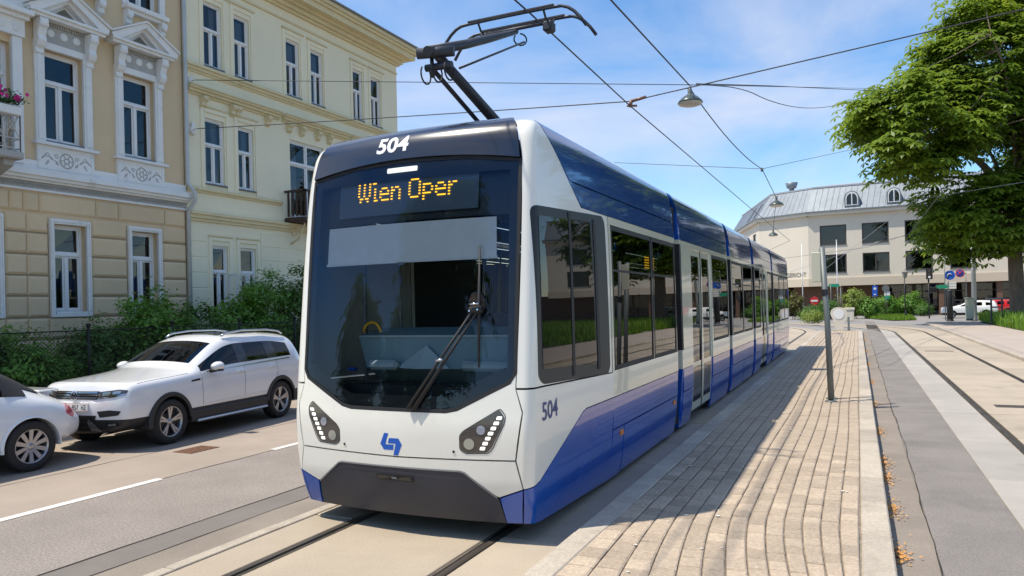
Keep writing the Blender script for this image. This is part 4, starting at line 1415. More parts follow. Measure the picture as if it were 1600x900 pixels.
# pedimented windows of the first floor
def ornate(c, zb=5.93, parent=house, full=True):
    s0, s1, z1 = c - .46, c + .46, zb + 2.05
    w = window(fb, s0, s1, zb, z1, parent, rec=.16, transom=.66, sill=False)
    mb = MB()
    for sg in (-1, 1):                                   # pilaster strips
        a, b = (s0 - .22, s0) if sg < 0 else (s1, s1 + .22)
        fb.box(mb, a, b, zb - .12, z1 + .16, -.01, .07, .01)
        fb.box(mb, a + .04, b - .07 if sg < 0 else b - .04, zb, z1 + .10, .06, .095, .01)
    fb.box(mb, s0, s1, z1, z1 + .16, -.01, .085, .01)
    mb.build('window_surround', trim_white, w)
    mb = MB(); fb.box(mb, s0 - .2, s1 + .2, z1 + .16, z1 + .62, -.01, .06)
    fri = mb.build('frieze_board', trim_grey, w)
    for k in (-.31, 0, .31):
        mb = MB()
        cc = fb(c + k, z1 + .385, .06)
        mb.lathe([(.0, .035), (.03, .035), (.05, .015), (.07, .03), (.09, .015), (.092, 0)], (cc.x, cc.y, cc.z), 'x', 14)
        mb.build('rosette', trim_white, fri)
    mb = MB()
    for k in range(22):                                  # dentils
        t = s0 - .16 + (s1 - s0 + .32) * (k + .2) / 22
        fb.box(mb, t, t + .032, z1 + .53, z1 + .60, .05, .10)
    d_ = mb.build('dentil_row', trim_grey, fri); d_['kind'] = 'stuff'
    for sg in (-1, 1):                                   # scrolled consoles
        a = s0 - .23 if sg < 0 else s1 + .05
        prof = [(.0, .62), (.26, .62), (.27, .50), (.21, .40), (.16, .26), (.19, .14), (.14, .04), (.06, -.02), (.08, -.12), (.0, -.16)]
        mb = MB()
        mb.prism([(d, z) for d, z in prof], lambda d, z, t: fb(a + t, z1 + z - .02, d + .05), .18)
        for (zz, dd, rr) in ((.46, .25, .065), (.10, .17, .05)):
            c0, c1 = fb(a - .012, z1 + zz, dd), fb(a + .192, z1 + zz, dd)
            mb.tube(c0, c1, rr, n=12)
        mb.build('console', trim_white, w)
    mb = MB()                                            # pediment
    zb2 = z1 + .62
    hw = .46 + .43
    fb.box(mb, c - hw, c + hw, zb2, zb2 + .07, -.01, .30); fb.box(mb, c - hw - .03, c + hw + .03, zb2 + .07, zb2 + .13, -.01, .36)
    for sg in (-1, 1):
        mb.prism([(c + sg * (hw + .06), zb2 + .13), (c + sg * (hw + .06), zb2 + .20), (c, zb2 + .72), (c, zb2 + .58), (c + sg * (hw - .2), zb2 + .13)], lambda s_, z_, t: fb(s_, z_, t), .36)
        mb.prism([(c + sg * (hw + .09), zb2 + .20), (c + sg * (hw + .09), zb2 + .245), (c, zb2 + .765), (c, zb2 + .72)], lambda s_, z_, t: fb(s_, z_, t), .41)
        mb.prism([(c + sg * (hw - .2), zb2 + .131), (c, zb2 + .58), (c, zb2 + .50), (c + sg * (hw - .40), zb2 + .131)], lambda s_, z_, t: fb(s_, z_, t), .24)
    mb.prism([(c - hw + .1, zb2 + .1), (c + hw - .1, zb2 + .1), (c, zb2 + .62)], lambda s_, z_, t: fb(s_, z_, t), .10)
    pe = mb.build('pediment', trim_white, w)
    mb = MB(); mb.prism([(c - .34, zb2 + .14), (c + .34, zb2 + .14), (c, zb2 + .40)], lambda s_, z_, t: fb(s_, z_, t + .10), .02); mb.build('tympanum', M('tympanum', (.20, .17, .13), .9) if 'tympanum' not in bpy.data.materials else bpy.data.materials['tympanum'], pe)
    # sill and ornamental panel
    mb = MB(); fb.box(mb, c - .76, c + .76, zb - .13, zb - .06, -.01, .17, .01); fb.box(mb, c - .68, c + .68, zb - .72, zb - .13, -.01, .072); fb.box(mb, c - .70, c + .70, zb - .78, zb - .70, -.01, .09, .01)
    for (a, b, z0, z1_) in ((c - .66, c + .66, zb - .22, zb - .17), (c - .66, c + .66, zb - .66, zb - .62), (c - .66, c - .60, zb - .62, zb - .22), (c + .60, c + .66, zb - .62, zb - .22)):
        fb.box(mb, a, b, z0, z1_, .05, .085)
    sp_ = mb.build('sill_panel', trim_white, w)
    mb = MB(); fb.box(mb, s0, s1, zb - .06, zb, -.1, .05); mb.build('sill_sheet', sill_metal, w)
    mb = MB()
    mb.path([fb(c + .155 * math.cos(q), zb - .42 + .165 * math.sin(q), .07) for q in [k * math.pi / 10 for k in range(21)]], .016, 6, caps=False)
    mb.path([fb(c + .06 * math.cos(q), zb - .42 + .06 * math.sin(q), .07) for q in [k * math.pi / 6 for k in range(13)]], .016, 6, caps=False)
    for k in range(6):
        q = k * math.pi / 3
        mb.path([fb(c + .06 * math.cos(q), zb - .42 + .06 * math.sin(q), .07), fb(c + .15 * math.cos(q), zb - .42 + .15 * math.sin(q), .07)], .012, 5)
    for sg in (-1, 1):
        for j, (dx, dz) in enumerate(((.24, .07), (.24, -.08), (.36, .02), (.45, .09), (.45, -.08), (.54, .02))):
            mb.path([fb(c + sg * (dx + .055 * math.cos(w) * (1 - q / 18)), zb - .42 + dz + .06 * math.sin(w + j) * (1 - q / 18), .068) for q, w in enumerate([k * .6 for k in range(14)])], .012, 5, caps=False)
    o_ = mb.build('scroll_relief', trim_grey, sp_, fix=False); o_['kind'] = 'stuff'
    return w
for c in uwc:
    ornate(c)
for c in (S(11.55), S(13.3), S(9.2)):                     # second floor, only their sills are in view
    w = window(fb, c - .46, c + .46, 9.75, 11.8, house, rec=.16, sill=False)
    mb = MB(); fb.box(mb, c - .62, c + .62, 9.62, 9.74, -.01, .24, .015); fb.box(mb, c - .56, c + .56, 9.54, 9.62, -.01, .14)
    fb.box(mb, c - .62, c - .46, 9.74, 11.9, -.01, .07); fb.box(mb, c + .46, c + .62, 9.74, 11.9, -.01, .07)
    mb.build('sill_board', trim_white, w)
    for sg in (-1, 1):
        mb = MB(); a = c + sg * .5 - .08
        mb.prism([(0, .30), (.20, .30), (.20, .18), (.12, .10), (.13, 0), (0, -.06)], lambda d, z, t: fb(a + t, 9.26 + z, d), .16)
        mb.lathe([(0, .06), (.05, .05), (.075, .0)], tuple(fb(a + .08, 9.43, .19)), 'x', 10)
        mb.build('console', trim_white, w)
# balcony bay at the edge of the picture
mb = MB(); fb.box(mb, S(9.95), S(10.17), 5.3, 8.05, -.01, .10, .012); fb.box(mb, S(8.08), S(8.30), 5.3, 8.05, -.01, .10, .012)
fb.box(mb, S(8.0), S(10.2), 8.05, 8.42, -.01, .14); fb.box(mb, S(7.95), S(10.25), 8.42, 8.50, -.01, .24); fb.box(mb, S(7.9), S(10.3), 8.50, 8.62, -.01, .36, .02); fb.box(mb, S(8.0), S(10.2), 8.62, 9.0, -.01, .16)
bs = mb.build('balcony_surround', trim_white, house)
for k in range(7):
    mb = MB(); cc = fb(S(8.2) + .3 * k, 8.22, .14); mb.lathe([(.0, .03), (.03, .03), (.05, .012), (.07, .025), (.085, 0)], (cc.x, cc.y, cc.z), 'x', 12); mb.build('rosette', trim_white, bs)
window(fb, S(8.30), S(9.95), 5.45, 7.9, house, rec=.16, transom=.72, sill=False)
mb = MB(); mb.bbox(FX + .0, FX + .98, 7.9, 9.62, 5.20, 5.36, .03); mb.prism([(0, 0), (.8, 0), (.8, -.12), (.3, -.3), (.25, -.5), (0, -.62)], lambda d, z, t: (FX + d, 9.3 + t, 5.2 + z), .2)
bal = mb.build('balcony_slab', trim_grey, house)
mb = MB()
for (xa, ya, xb, yb) in ((FX + .92, 7.95, FX + .92, 9.57), (FX + .05, 9.57, FX + .92, 9.57)):
    L_ = math.hypot(xb - xa, yb - ya)
    P = lambda t, z: (xa + (xb - xa) * t / L_, ya + (yb - ya) * t / L_, z)
    for z in (5.42, 5.62, 6.18, 6.28):
        mb.tube(P(0, z), P(L_, z), .014, n=6)
    n_ = int(L_ / .30)
    for k in range(n_ + 1):
        t = L_ * k / n_
        mb.tube(P(t, 5.36), P(t, 6.30), .016, n=6)
        if k < n_:
            t2 = L_ * (k + 1) / n_
            mb.path([P(t, 5.62), P(t2, 6.18)], .010, 5); mb.path([P(t2, 5.62), P(t, 6.18)], .010, 5)
            mb.path([P((t + t2) / 2 + .06 * math.cos(q), 5.90 + .09 * math.sin(q)) for q in [j * math.pi / 6 for j in range(13)]], .009, 5)
mb.build('balcony_railing', M('railing_white', (.55, .53, .48), .6, noise=(20, .2)), bal)
# flower box on the railing
fbx = thing('flower_box', (FX + .98, 9.0, 6.05), 'flower box with pink petunias on the white balcony railing', 'flower box')
mb = MB(); mb.bbox(FX + .94, FX + 1.12, 8.2, 9.5, 6.06, 6.24, .015); mb.build('box', trim_white, fbx)
mb = MB()
for k in range(900):
    c = Vector((FX + 1.03 + random.gauss(0, .09), random.uniform(8.2, 9.55), 6.30 + abs(random.gauss(0, .10))))
    n = Vector((random.gauss(0, 1), random.gauss(0, 1), random.gauss(.4, 1))).normalized(); e = n.orthogonal().normalized(); e2 = n.cross(e)
    mb.add([c + e * .035, c + e2 * .018, c - e * .035, c - e2 * .018], [(0, 1, 2, 3)])
mb.build('foliage', leaf_mat('petunia_leaf', (.02, .07, .015), (.05, .14, .03)), fbx, fix=False)
mb = MB()
for k in range(40):
    c = Vector((FX + 1.05 + random.gauss(0, .09), random.uniform(8.3, 9.6), 6.34 + abs(random.gauss(0, .11))))
    mb.lathe([(.0, 0), (.02, .005), (.042, .02)], tuple(c), 'x', 7)
o_ = mb.build('blossoms', M('petunia_pink', (.55, .02, .22), .6), fbx, fix=False); o_['kind'] = 'stuff'

# ---------- cream house
cy0, cy1 = 14.53, 24.9
fc = Face((FX, cy0), (FX, cy1))
house2 = thing('cream_house', (FX - 3, 19.7, 0), 'pale cream three-storey house with paired windows and heavy eaves cornice', 'house')
T = lambda y: y - cy0
w2 = [(15.25, 15.91), (16.38, 16.98), (18.57, 19.2), (19.76, 20.38), (22.06, 22.64), (23.16, 23.77)]
w1 = [(15.22, 15.92), (16.45, 17.06)]
w1b = [(22.06, 22.64), (23.16, 23.77)]
w0 = [(15.40, 15.96), (16.44, 17.06)]
hol = [(T(a), T(b), 8.93, 10.76) for a, b in w2] + [(T(a), T(b), 5.60, 7.45) for a, b in w1 + w1b] + [(T(a), T(b), 1.9, 3.86) for a, b in w0 + [(22.06, 22.64), (23.16, 23.77)]] + [(T(18.65), T(20.35), 5.0, 7.5)]
cw = wall(fc, 0, fc.len, 0, 12.1, hol, depth=.13)
for (q0, q1) in (((FX, cy1), (FX - 9, cy1)), ((FX - 9, cy0), (FX, cy0))):
    cw.add([(q0[0], q0[1], 0), (q1[0], q1[1], 0), (q1[0], q1[1], 12.1), (q0[0], q0[1], 12.1)], [(0, 1, 2, 3)])
cw_o = cw.build('wall', cream, house2, fix=False)
for i, (a, b) in enumerate(w2):
    window(fc, T(a), T(b), 8.93, 10.76, house2, rec=.09, transom=.58, curtain=.38 if i != 0 else .25, fw=.05, sash=.03)
for a, b in w1 + w1b:
    window(fc, T(a), T(b), 5.60, 7.45, house2, rec=.09, transom=.60, curtain=.30, fw=.05, sash=.03)
for a, b in w0:
    window(fc, T(a), T(b), 1.9, 3.86, house2, rec=.09, transom=.62, curtain=.0, fw=.05, sash=.03)
window(fc, T(18.65), T(20.35), 5.0, 7.5, house2, rec=.09, transom=.70, curtain=.3, fw=.06, sill=False, upper_mull=True)
# opened casement of the ground floor
mb = MB()
for (a, b, z0, z1) in ((0, .34, 1.98, 2.03), (0, .34, 3.02, 3.07), (0, .04, 2.03, 3.02), (.30, .34, 2.03, 3.02)):
    mb.box(FX + a, FX + b, 15.955 + .0, 15.985, z0, z1)
for (a, b, z0, z1) in ((0, .36, 1.98, 2.03), (0, .36, 3.02, 3.07), (0, .04, 2.03, 3.02), (.32, .36, 2.03, 3.02)):
    mb.box(FX + a, FX + b, 16.40, 16.43, z0, z1)
mb.build('open_casement', frame_white, house2)
# raised window panels and hood lines
def panel_frame(f, s0, s1, z0, z1, d, w_, parent, mat, name='window_architrave'):
    mb = MB()
    for (a, b, c, e) in ((s0, s0 + w_, z0, z1), (s1 - w_, s1, z0, z1), (s0 + w_, s1 - w_, z1 - w_, z1)):
        f.box(mb, a, b, c, e, -.01, d, .008)
    return mb.build(name, mat, parent)
for a, b in w2:
    panel_frame(fc, T(a) - .17, T(b) + .17, 8.85, 11.02, .035, .13, house2, cream)
    mb = MB(); fc.box(mb, T(a) - .2, T(b) + .2, 11.02, 11.08, -.01, .075, .01); mb.build('hood_mould', cream_trim, house2)
for a, b in w1 + w1b:
    panel_frame(fc, T(a) - .17, T(b) + .17, 5.45, 7.72, .04, .12, house2, cream)
    mb = MB(); fc.box(mb, T(a) - .18, T(b) + .16, 7.72, 7.77, -.01, .07, .01); mb.build('hood_mould', cream_trim, house2)
for a, b in w0:
    panel_frame(fc, T(a) - .15, T(b) + .15, 1.85, 4.10, .035, .11, house2, cream)
    mb = MB(); fc.box(mb, T(a) - .16, T(b) + .16, 4.10, 4.15, -.01, .06, .01); mb.build('hood_mould', cream_trim, house2)
def courses(f, s0, s1, lst, parent, mat, name):
    mb = MB()
    for (z0, z1, d) in lst:
        f.box(mb, s0, s1, z0, z1, -.01, d)
    return mb.build(name, mat, parent)
courses(fc, .0, fc.len, ((8.62, 8.68, .05), (8.68, 8.76, .10), (8.76, 8.84, .16)), house2, cream_trim, 'sill_course')
for (a, b) in ((14.60, 18.15), (18.3, 21.6), (21.75, 24.85)):
    hc = courses(fc, T(a), T(b), ((8.00, 8.06, .06), (8.06, 8.14, .13), (8.14, 8.20, .20), (8.20, 8.24, .24)), house2, cream_trim, 'hood_cornice')
    for yb in {14.60: (15.05, 16.12, 16.30, 17.55), 18.3: (18.5, 19.1, 19.9, 20.5), 21.75: (22.0, 23.0)}[a]:
        mb = MB(); mb.prism([(0, .26), (.19, .26), (.20, .16), (.11, .09), (.12, 0), (0, -.06)], lambda d, z, t: fc(T(yb) + t, 7.74 + z, d), .16)
        mb.tube(fc(T(yb) - .01, 7.93, .16), fc(T(yb) + .17, 7.93, .16), .045, n=10)
        mb.build('bracket', cream_trim, hc)
courses(fc, 0, T(18.2), ((5.30, 5.36, .05), (5.36, 5.44, .11)), house2, cream_trim, 'sill_course')
courses(fc, 0, fc.len, ((4.50, 4.58, .06), (4.58, 4.68, .12), (4.68, 4.76, .18)), house2, cream_trim, 'belt_course')
courses(fc, 0, fc.len, ((11.28, 11.34, .05),), house2, cream_trim, 'frieze_line')
# banded plaster of the ground floor
for z0 in [.5 + .43 * k for k in range(9)]:
    for (a, b) in ((14.62, 15.18), (17.26, 18.0), (18.0, 19.6)):
        block(fc, T(a), T(b), z0, z0 + .43, cw_o, cream, proud=.018, ch=.012, gap=.006, name='plaster_band')
# eaves cornice
mb = MB()
for (z0, z1, d) in ((11.62, 11.70, .10), (11.70, 11.82, .20), (11.82, 11.90, .34), (11.90, 12.08, .58), (12.08, 12.18, .66), (12.18, 12.30, .74)):
    fc.box(mb, -.0, fc.len + d * .9, z0, z1, -.02, d)
mb.build('eaves_cornice', cream_trim, house2)
mb = MB(); fc.box(mb, 0, fc.len + .74, 12.30, 12.36, .5, .84, .02); mb.build('gutter', zinc, house2)
mb = MB(); mb.add([fc(0, 12.33, .70), fc(fc.len + .6, 12.33, .70), fc(fc.len - 2, 16, -4.5), fc(0, 16, -4.5), fc(fc.len + .6, 12.33, -9)], [(0, 1, 2, 3), (1, 4, 2)]); mb.build('roof', zinc, house2)
# wooden balcony
mb = MB(); mb.bbox(FX, FX + .85, 18.32, 20.6, 4.78, 4.92, .02)
bal2 = mb.build('balcony_floor', wood_dark, house2)
for k in range(5):
    y = 18.36
    mb = MB(); mb.bbox(FX + .1 + .17 * k, FX + .19 + .17 * k, y, y + .025, 4.95, 5.72, .008); mb.build('baluster', wood_dark, bal2)
for k in range(14):
    mb = MB(); y = 18.36 + .165 * k; mb.bbox(FX + .80, FX + .825, y, y + .09, 4.95, 5.72, .008); mb.build('baluster', wood_dark, bal2)
mb = MB(); mb.bbox(FX, FX + .86, 18.33, 18.40, 5.72, 5.79, .01); mb.bbox(FX + .78, FX + .86, 18.33, 20.6, 5.72, 5.79, .01); mb.build('handrail', wood_dark, bal2)
mb = MB(); mb.path([(FX, 18.6, 4.1), (FX + .3, 18.6, 4.25), (FX + .6, 18.6, 4.75)], .03, 6); mb.path([(FX + .16 + .12 * math.cos(q), 18.6, 4.5 + .12 * math.sin(q)) for q in [k * .5 for k in range(13)]], .02, 5); mb.build('balcony_bracket', cream_trim, bal2)
# downpipe between the houses
dp = MB(); dp.path([(FX + .10, 14.50, .2), (FX + .10, 14.50, 4.7), (FX + .36, 14.50, 5.0), (FX + .36, 14.50, 5.2), (FX + .10, 14.50, 5.5), (FX + .10, 14.50, 12.0)], .055, 10)
dpo = dp.build('downpipe', M('downpipe_paint', (.55, .54, .49), .5, noise=(2, .1)), None, 'pale vertical downpipe running between the beige and the cream house', 'downpipe')
# wall anchors for the span wires
for i, (z, y) in enumerate(((8.33, 14.72), (7.0, 14.75))):
    mb = MB(); mb.lathe([(.0, .10), (.05, .10), (.08, .06), (.11, .02), (.11, 0)], (FX, y, z), 'x', 12); mb.tube((FX + .08, y, z), (FX + .22, y, z), .022, n=8)
    if i: mb.lathe([(.02, -.16), (.07, -.12), (.03, 0), (.07, .12), (.015, .22)], (FX + .06, y, z), 'z', 10)
    mb.build('wire_anchor', trim_white, None, ('plain round wire anchor high on the cream house wall' if i == 0 else 'ornamental rosette wire anchor on the cream house above the string course'), 'wire anchor')
# ------------------------------------------------------------------ court building at the end of the street
court_wall = M('court_render', (.70, .62, .50), .85, noise=(.3, .05), bump=(80, .2, .004))
court_band = M('court_band', (.60, .50, .38), .85)
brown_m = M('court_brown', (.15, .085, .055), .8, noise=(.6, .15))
shop_glass = glass('shop_glass', (.25, .28, .27), 1.6, wav=.05)
court_frame = M('court_frame', (.075, .065, .06), .5)
blind_grey = M('court_blind', (.42, .45, .52), .7, noise=(20, .1, (.2, .2, 3)))
def VD(lat, dep):
    p = _R * lat + _F * dep
    return (p.x, p.y)
cE, cD, cC, cB = VD(66.2, 67.25), VD(34, 84.5), VD(30.2, 89.8), VD(33.5, 112)
court = thing('court_building', (*VD(46, 85), 0), 'pale court building with grey mansard roof, dark windows and recessed ground floor', 'building')
fa, fb2, fc2 = Face(cD, cE), Face(cC, cD), Face(cB, cC)
EZ, OZ = 11.4, 3.75
def z4(x, y): return (1130 + x / 3.404, 270 + y / 3.404)
wins = []
for (x0, x1, y0, y1, kind_) in ((513, 655, 268, 350, 1), (737, 880, 259, 340, 0), (965, 1110, 250, 328, 0), (1200, 1340, 240, 320, 0),
                                (540, 657, 433, 507, 2), (742, 885, 421, 502, 2), (970, 1115, 416, 490, 0), (1207, 1345, 405, 482, 0)):
    s0, _ = fa.pix(*z4(x0, (y0 + y1) / 2)); s1, _ = fa.pix(*z4(x1, (y0 + y1) / 2))
    row = y1 < 400
    wins.append((s0, s1, 8.0 if row else 4.85, 10.25 if row else 6.95, kind_))
for s_ in (26.5, 31.0):
    wins.append((s_, s_ + 2.9, 8.0, 10.25, 0)); wins.append((s_, s_ + 2.9, 4.85, 6.95, 0))
cwm = wall(fa, 0, fa.len, OZ, EZ, [w[:4] for w in wins], depth=.18)
cw_a = cwm.build('wall', court_wall, court, fix=False)
wall(fb2, 0, fb2.len, OZ, EZ, [], .2).build('wall', court_wall, court, fix=False)
wall(fc2, 0, fc2.len, OZ, EZ, [(fc2.len - 4.4, fc2.len - 2.2, 8.0, 10.25), (fc2.len - 9.4, fc2.len - 7.2, 8.0, 10.25)], .2).build('wall', court_wall, court, fix=False)
for (s0, s1, z0, z1, kd) in wins:
    w = window(fa, s0, s1, z0, z1, court, rec=.12, transom=1.0, mull=kd == 2, frame=court_frame, fw=.10, sash=.04, gls=shop_glass, sill=True, curtain=.42 if kd == 2 else 0)
    if kd == 1:
        mb = MB(); fa.box(mb, s0 + .1, s1 - .1, z0 + .12, z1 - .1, -.30, -.27); mb.build('blind', blind_grey, w)
for a_ in (4.4, 9.4):
    window(fc2, fc2.len - a_, fc2.len - a_ + 2.2, 8.0, 10.25, court, rec=.12, transom=1.0, mull=False, frame=court_frame, fw=.1, gls=shop_glass)
def rim(z0, z1, d):
    mb = MB()
    for f in (fa, fb2, fc2):
        f.box(mb, -d * .4, f.len + d * .4, z0, z1, -.1, d)
    return mb
rim(EZ, EZ + .35, .45).build('eaves', court_wall, court)
rim(EZ + .35, EZ + .48, .6).build('gutter', zinc, court)
rim(OZ - .35, OZ + .55, .12).build('fascia', court_band, court)
# recessed ground floor and soffit
inner = []
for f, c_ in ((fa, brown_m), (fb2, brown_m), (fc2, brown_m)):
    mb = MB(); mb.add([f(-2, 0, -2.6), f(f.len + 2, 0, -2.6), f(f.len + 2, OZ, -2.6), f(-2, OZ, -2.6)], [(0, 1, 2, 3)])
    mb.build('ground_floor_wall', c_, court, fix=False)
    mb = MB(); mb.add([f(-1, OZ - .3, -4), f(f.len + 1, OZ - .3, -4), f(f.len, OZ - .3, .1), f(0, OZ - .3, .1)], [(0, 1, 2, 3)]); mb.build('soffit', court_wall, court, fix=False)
s_ = 8.0
while s_ < 30:
    mb = MB()
    for (a, b, z0, z1) in ((s_, s_ + .12, .3, 3.4), (s_ + 2.3, s_ + 2.42, .3, 3.4), (s_, s_ + 2.42, 3.3, 3.4), (s_, s_ + 2.42, .25, .4), (s_ + .12, s_ + 2.3, 2.5, 2.58)):
        fa.box(mb, a, b, z0, z1, -2.6, -2.5)
    sw = mb.build('shop_window', court_frame, court)
    mb = MB(); mb.add([fa(s_ + .12, .4, -2.55), fa(s_ + 2.3, .4, -2.55), fa(s_ + 2.3, 3.3, -2.55), fa(s_ + .12, 3.3, -2.55)], [(0, 1, 2, 3)]); mb.build('pane', shop_glass, sw, fix=False)
    s_ += 2.6
for s_ in (3.0, 7.6, 12.8, 18.0, 23.2):
    mb = MB(); fa.box(mb, s_, s_ + .5, 0, OZ - .3, -.7, -.2, .02); mb.build('column', brown_m, court)
# mansard
IN, TZ = 1.7, 14.9
def ring(d, z):
    pts = []
    o1 = lambda f, g: None
    q = [cB, cC, cD, cE]
    out = []
    for i, p in enumerate(q):
        ns = []
        if i > 0: ns.append((fc2, fb2, fa)[i - 1].out)
        if i < 3: ns.append((fc2, fb2, fa)[i].out)
        n = sum(ns, Vector()).normalized()
        k = 1 / max(.5, n.dot(ns[0]))
        out.append(Vector((p[0], p[1], z)) + n * d * k)
    return out
r0, r1 = ring(.25, EZ + .48), ring(-IN, TZ)
mb = MB()
for i in range(3):
    mb.add([r0[i], r0[i + 1], r1[i + 1], r1[i]], [(0, 1, 2, 3)])
man = mb.build('mansard_roof', zinc, court, fix=False)
for i, f in enumerate((fc2, fb2, fa)):                       # standing seams
    n_ = int(f.len / .6)
    for k in range(1, n_):
        if i == 0 and k % 3: continue
        t = k / n_
        mb = MB(); a, b = r0[i].lerp(r0[i + 1], t), r1[i].lerp(r1[i + 1], t)
        mb.path([a + f.out * .015, b + f.out * .015], .022, 4, caps=False); mb.build('standing_seam', zinc, man, fix=False)
r2, r3 = ring(-IN + .18, TZ), ring(-IN - 6, TZ + 1.0)
mb = MB()
for i in range(3):
    mb.add([r2[i], r2[i + 1], r3[i + 1], r3[i]], [(0, 1, 2, 3)])
    mb.add([r2[i], r2[i + 1], r2[i + 1] + Vector((0, 0, -.18)), r2[i] + Vector((0, 0, -.18))], [(3, 2, 1, 0)])
mb.build('roof_top', M('roof_edge', (.38, .40, .42), .5, .2), court, fix=False)
for (xa, xb, yb) in ((645, 725, 178), (870, 948, 166), (1090, 1165, 156)):
    sa, _ = fa.pix(*z4(xa, yb)); sb, _ = fa.pix(*z4(xb, yb))
    sa, sb = sa * 1.0, sb * 1.0
    cm = (sa + sb) / 2; hw = (sb - sa) / 2
    arch = [(cm - hw, 12.15)] + [(cm - hw * math.cos(q), 13.15 + .75 * math.sin(q)) for q in [k * math.pi / 10 for k in range(11)]] + [(cm + hw, 12.15)]
    mb = MB(); mb.prism(arch, lambda s_, z_, t: fa(s_, z_, .15 - t), 2.2)
    dm = mb.build('dormer', zinc, man)
    a2 = [(cm + (s_ - cm) * .82, 12.3 + (z_ - 12.15) * .85) for s_, z_ in arch]
    mb = MB(); mb.prism(a2, lambda s_, z_, t: fa(s_, z_, .15 + t), .03); dw = mb.build('dormer_window', frame_white, dm)
    for sg in (-1, 1):
        a3 = [(cm + sg * .06, 12.4), (cm + sg * .06, 13.62)] + [(cm + sg * (.06 + (hw * .7 - .06) * math.sin(q)), 13.0 + .62 * math.cos(q)) for q in [k * math.pi / 12 for k in range(1, 7)]] + [(cm + sg * hw * .7, 12.4)]
        mb = MB(); mb.prism(ccw(a3), lambda s_, z_, t: fa(s_, z_, .185 + t), .01); mb.build('pane', shop_glass, dw)
for s_ in (3.5, 8.0):                                       # roof lights and vent
    mb = MB()
    t = s_ / fc2.len
    a = r0[0].lerp(r0[1], 1 - t); b = r1[0].lerp(r1[1], 1 - t)
    p, q = a.lerp(b, .15), a.lerp(b, .75)
    dd = fc2.dir * .5
    mb.add([p - dd + fc2.out * .06, p + dd + fc2.out * .06, q + dd + fc2.out * .06, q - dd + fc2.out * .06], [(0, 1, 2, 3)]); mb.build('roof_light', court_frame, man, fix=False)
vp = at_depth(1237, 296, 92)
mb = MB(); mb.lathe([(.3, -.8), (.3, .1), (.55, .15), (.75, .8), (.3, .85)], tuple(vp), 'z', 14); mb.build('roof_vent', zinc, court)
V, Fs, (tw, th_) = text2d('BEZIRKSGERICHT', 1, .01)
sR, zR = fb2.pix(1260, 430); sL, _ = fb2.pix(1203, 435)
mb = MB(); mb.add([fb2((sL + sR) / 2 + x / tw * (sR - sL), 4.80 + y / th_ * .50, .03) for x, y in V], Fs); mb.build('lettering', M('letter_bronze', (.22, .19, .15), .5, .3), court, fix=False)

# ------------------------------------------------------------------ street furniture at the far end
pole_grey = M('galvanised', (.17, .185, .18), .55, .4, noise=(4, .1))
pole_black = M('pole_black', (.02, .02, .022), .5)
sign_red = M('sign_red', (.55, .015, .02), .5)
sign_blue = M('sign_blue', (.01, .10, .55), .5)
sign_white = M('sign_white', (.75, .75, .73), .5)
sign_green = M('sign_green', (.02, .28, .16), .5)
concrete_white = M('bollard_white', (.66, .60, .50), .6, noise=(3, .08))
cab_cream = M('cabinet_cream', (.58, .56, .42), .6)
def face_basis(p):
    n = Vector((-p.x, -p.y, 0)).normalized()
    return n, Vector((-n.y, n.x, 0))
def disc(mb, c, n, e, r, d, th=.012, k=20):
    vs = [c + e * (r * math.cos(w)) + Vector((0, 0, r * math.sin(w))) + n * d for w in [2 * math.pi * i / k for i in range(k)]]
    vs2 = [v - n * th for v in vs]
    mb.add(vs + vs2, [tuple(range(k)), tuple(range(2 * k - 1, k - 1, -1))] + [(i, (i + 1) % k, (i + 1) % k + k, i + k) for i in range(k)])
def rect(mb, c, n, e, w, h, d, th=.012):
    vs = [c + e * sx * w / 2 + Vector((0, 0, sz * h / 2)) + n * d for sx, sz in ((-1, -1), (1, -1), (1, 1), (-1, 1))]
    mb.add(vs + [v - n * th for v in vs], [(0, 1, 2, 3), (7, 6, 5, 4)] + [(i, (i + 1) % 4, (i + 1) % 4 + 4, i + 4) for i in range(4)])
def post(name, px, dep, top_py, label, cat, r=.04, mat=pole_grey, zb=0.0):
    g = at_depth(px, 470, dep); g = Vector((g.x, g.y, zb))
    top = at_depth(px, top_py, dep).z
    t = thing(name, g, label, cat)
    mb = MB(); mb.tube(g, (g.x, g.y, top), r, n=8); mb.build('pole', mat, t)
    n, e = face_basis(g)
    return t, g, n, e
def at(px, py, dep): return at_depth(px, py, dep)
# no-entry sign
D = 70
t, g, n, e = post('no_entry_sign', 1272.5, D, 463, 'red round no-entry sign with white bar before the hedge', 'road sign')
c = at(1272.5, 470, D)
mb = MB(); disc(mb, c, n, e, .40, .07); mb.build('sign_disc', sign_red, t)
mb = MB(); rect(mb, c, n, e, .58, .16, .085); mb.build('white_bar', sign_white, t)
# parking sign
t, g, n, e = post('parking_sign', 1367, 74, 444, 'tall blue rectangular sign on a pole over the grass verge', 'road sign')
mb = MB(); rect(mb, at(1367, 451, 74), n, e, .46, .56, .06); rect(mb, at(1367, 459, 74), n, e, .46, .50, .06); mb.build('sign_plate', sign_blue, t)
mb = MB(); disc(mb, at(1367, 451, 74), n, e, .13, .075); rect(mb, at(1367, 460, 74), n, e, .2, .12, .075); mb.build('symbol', sign_white, t)
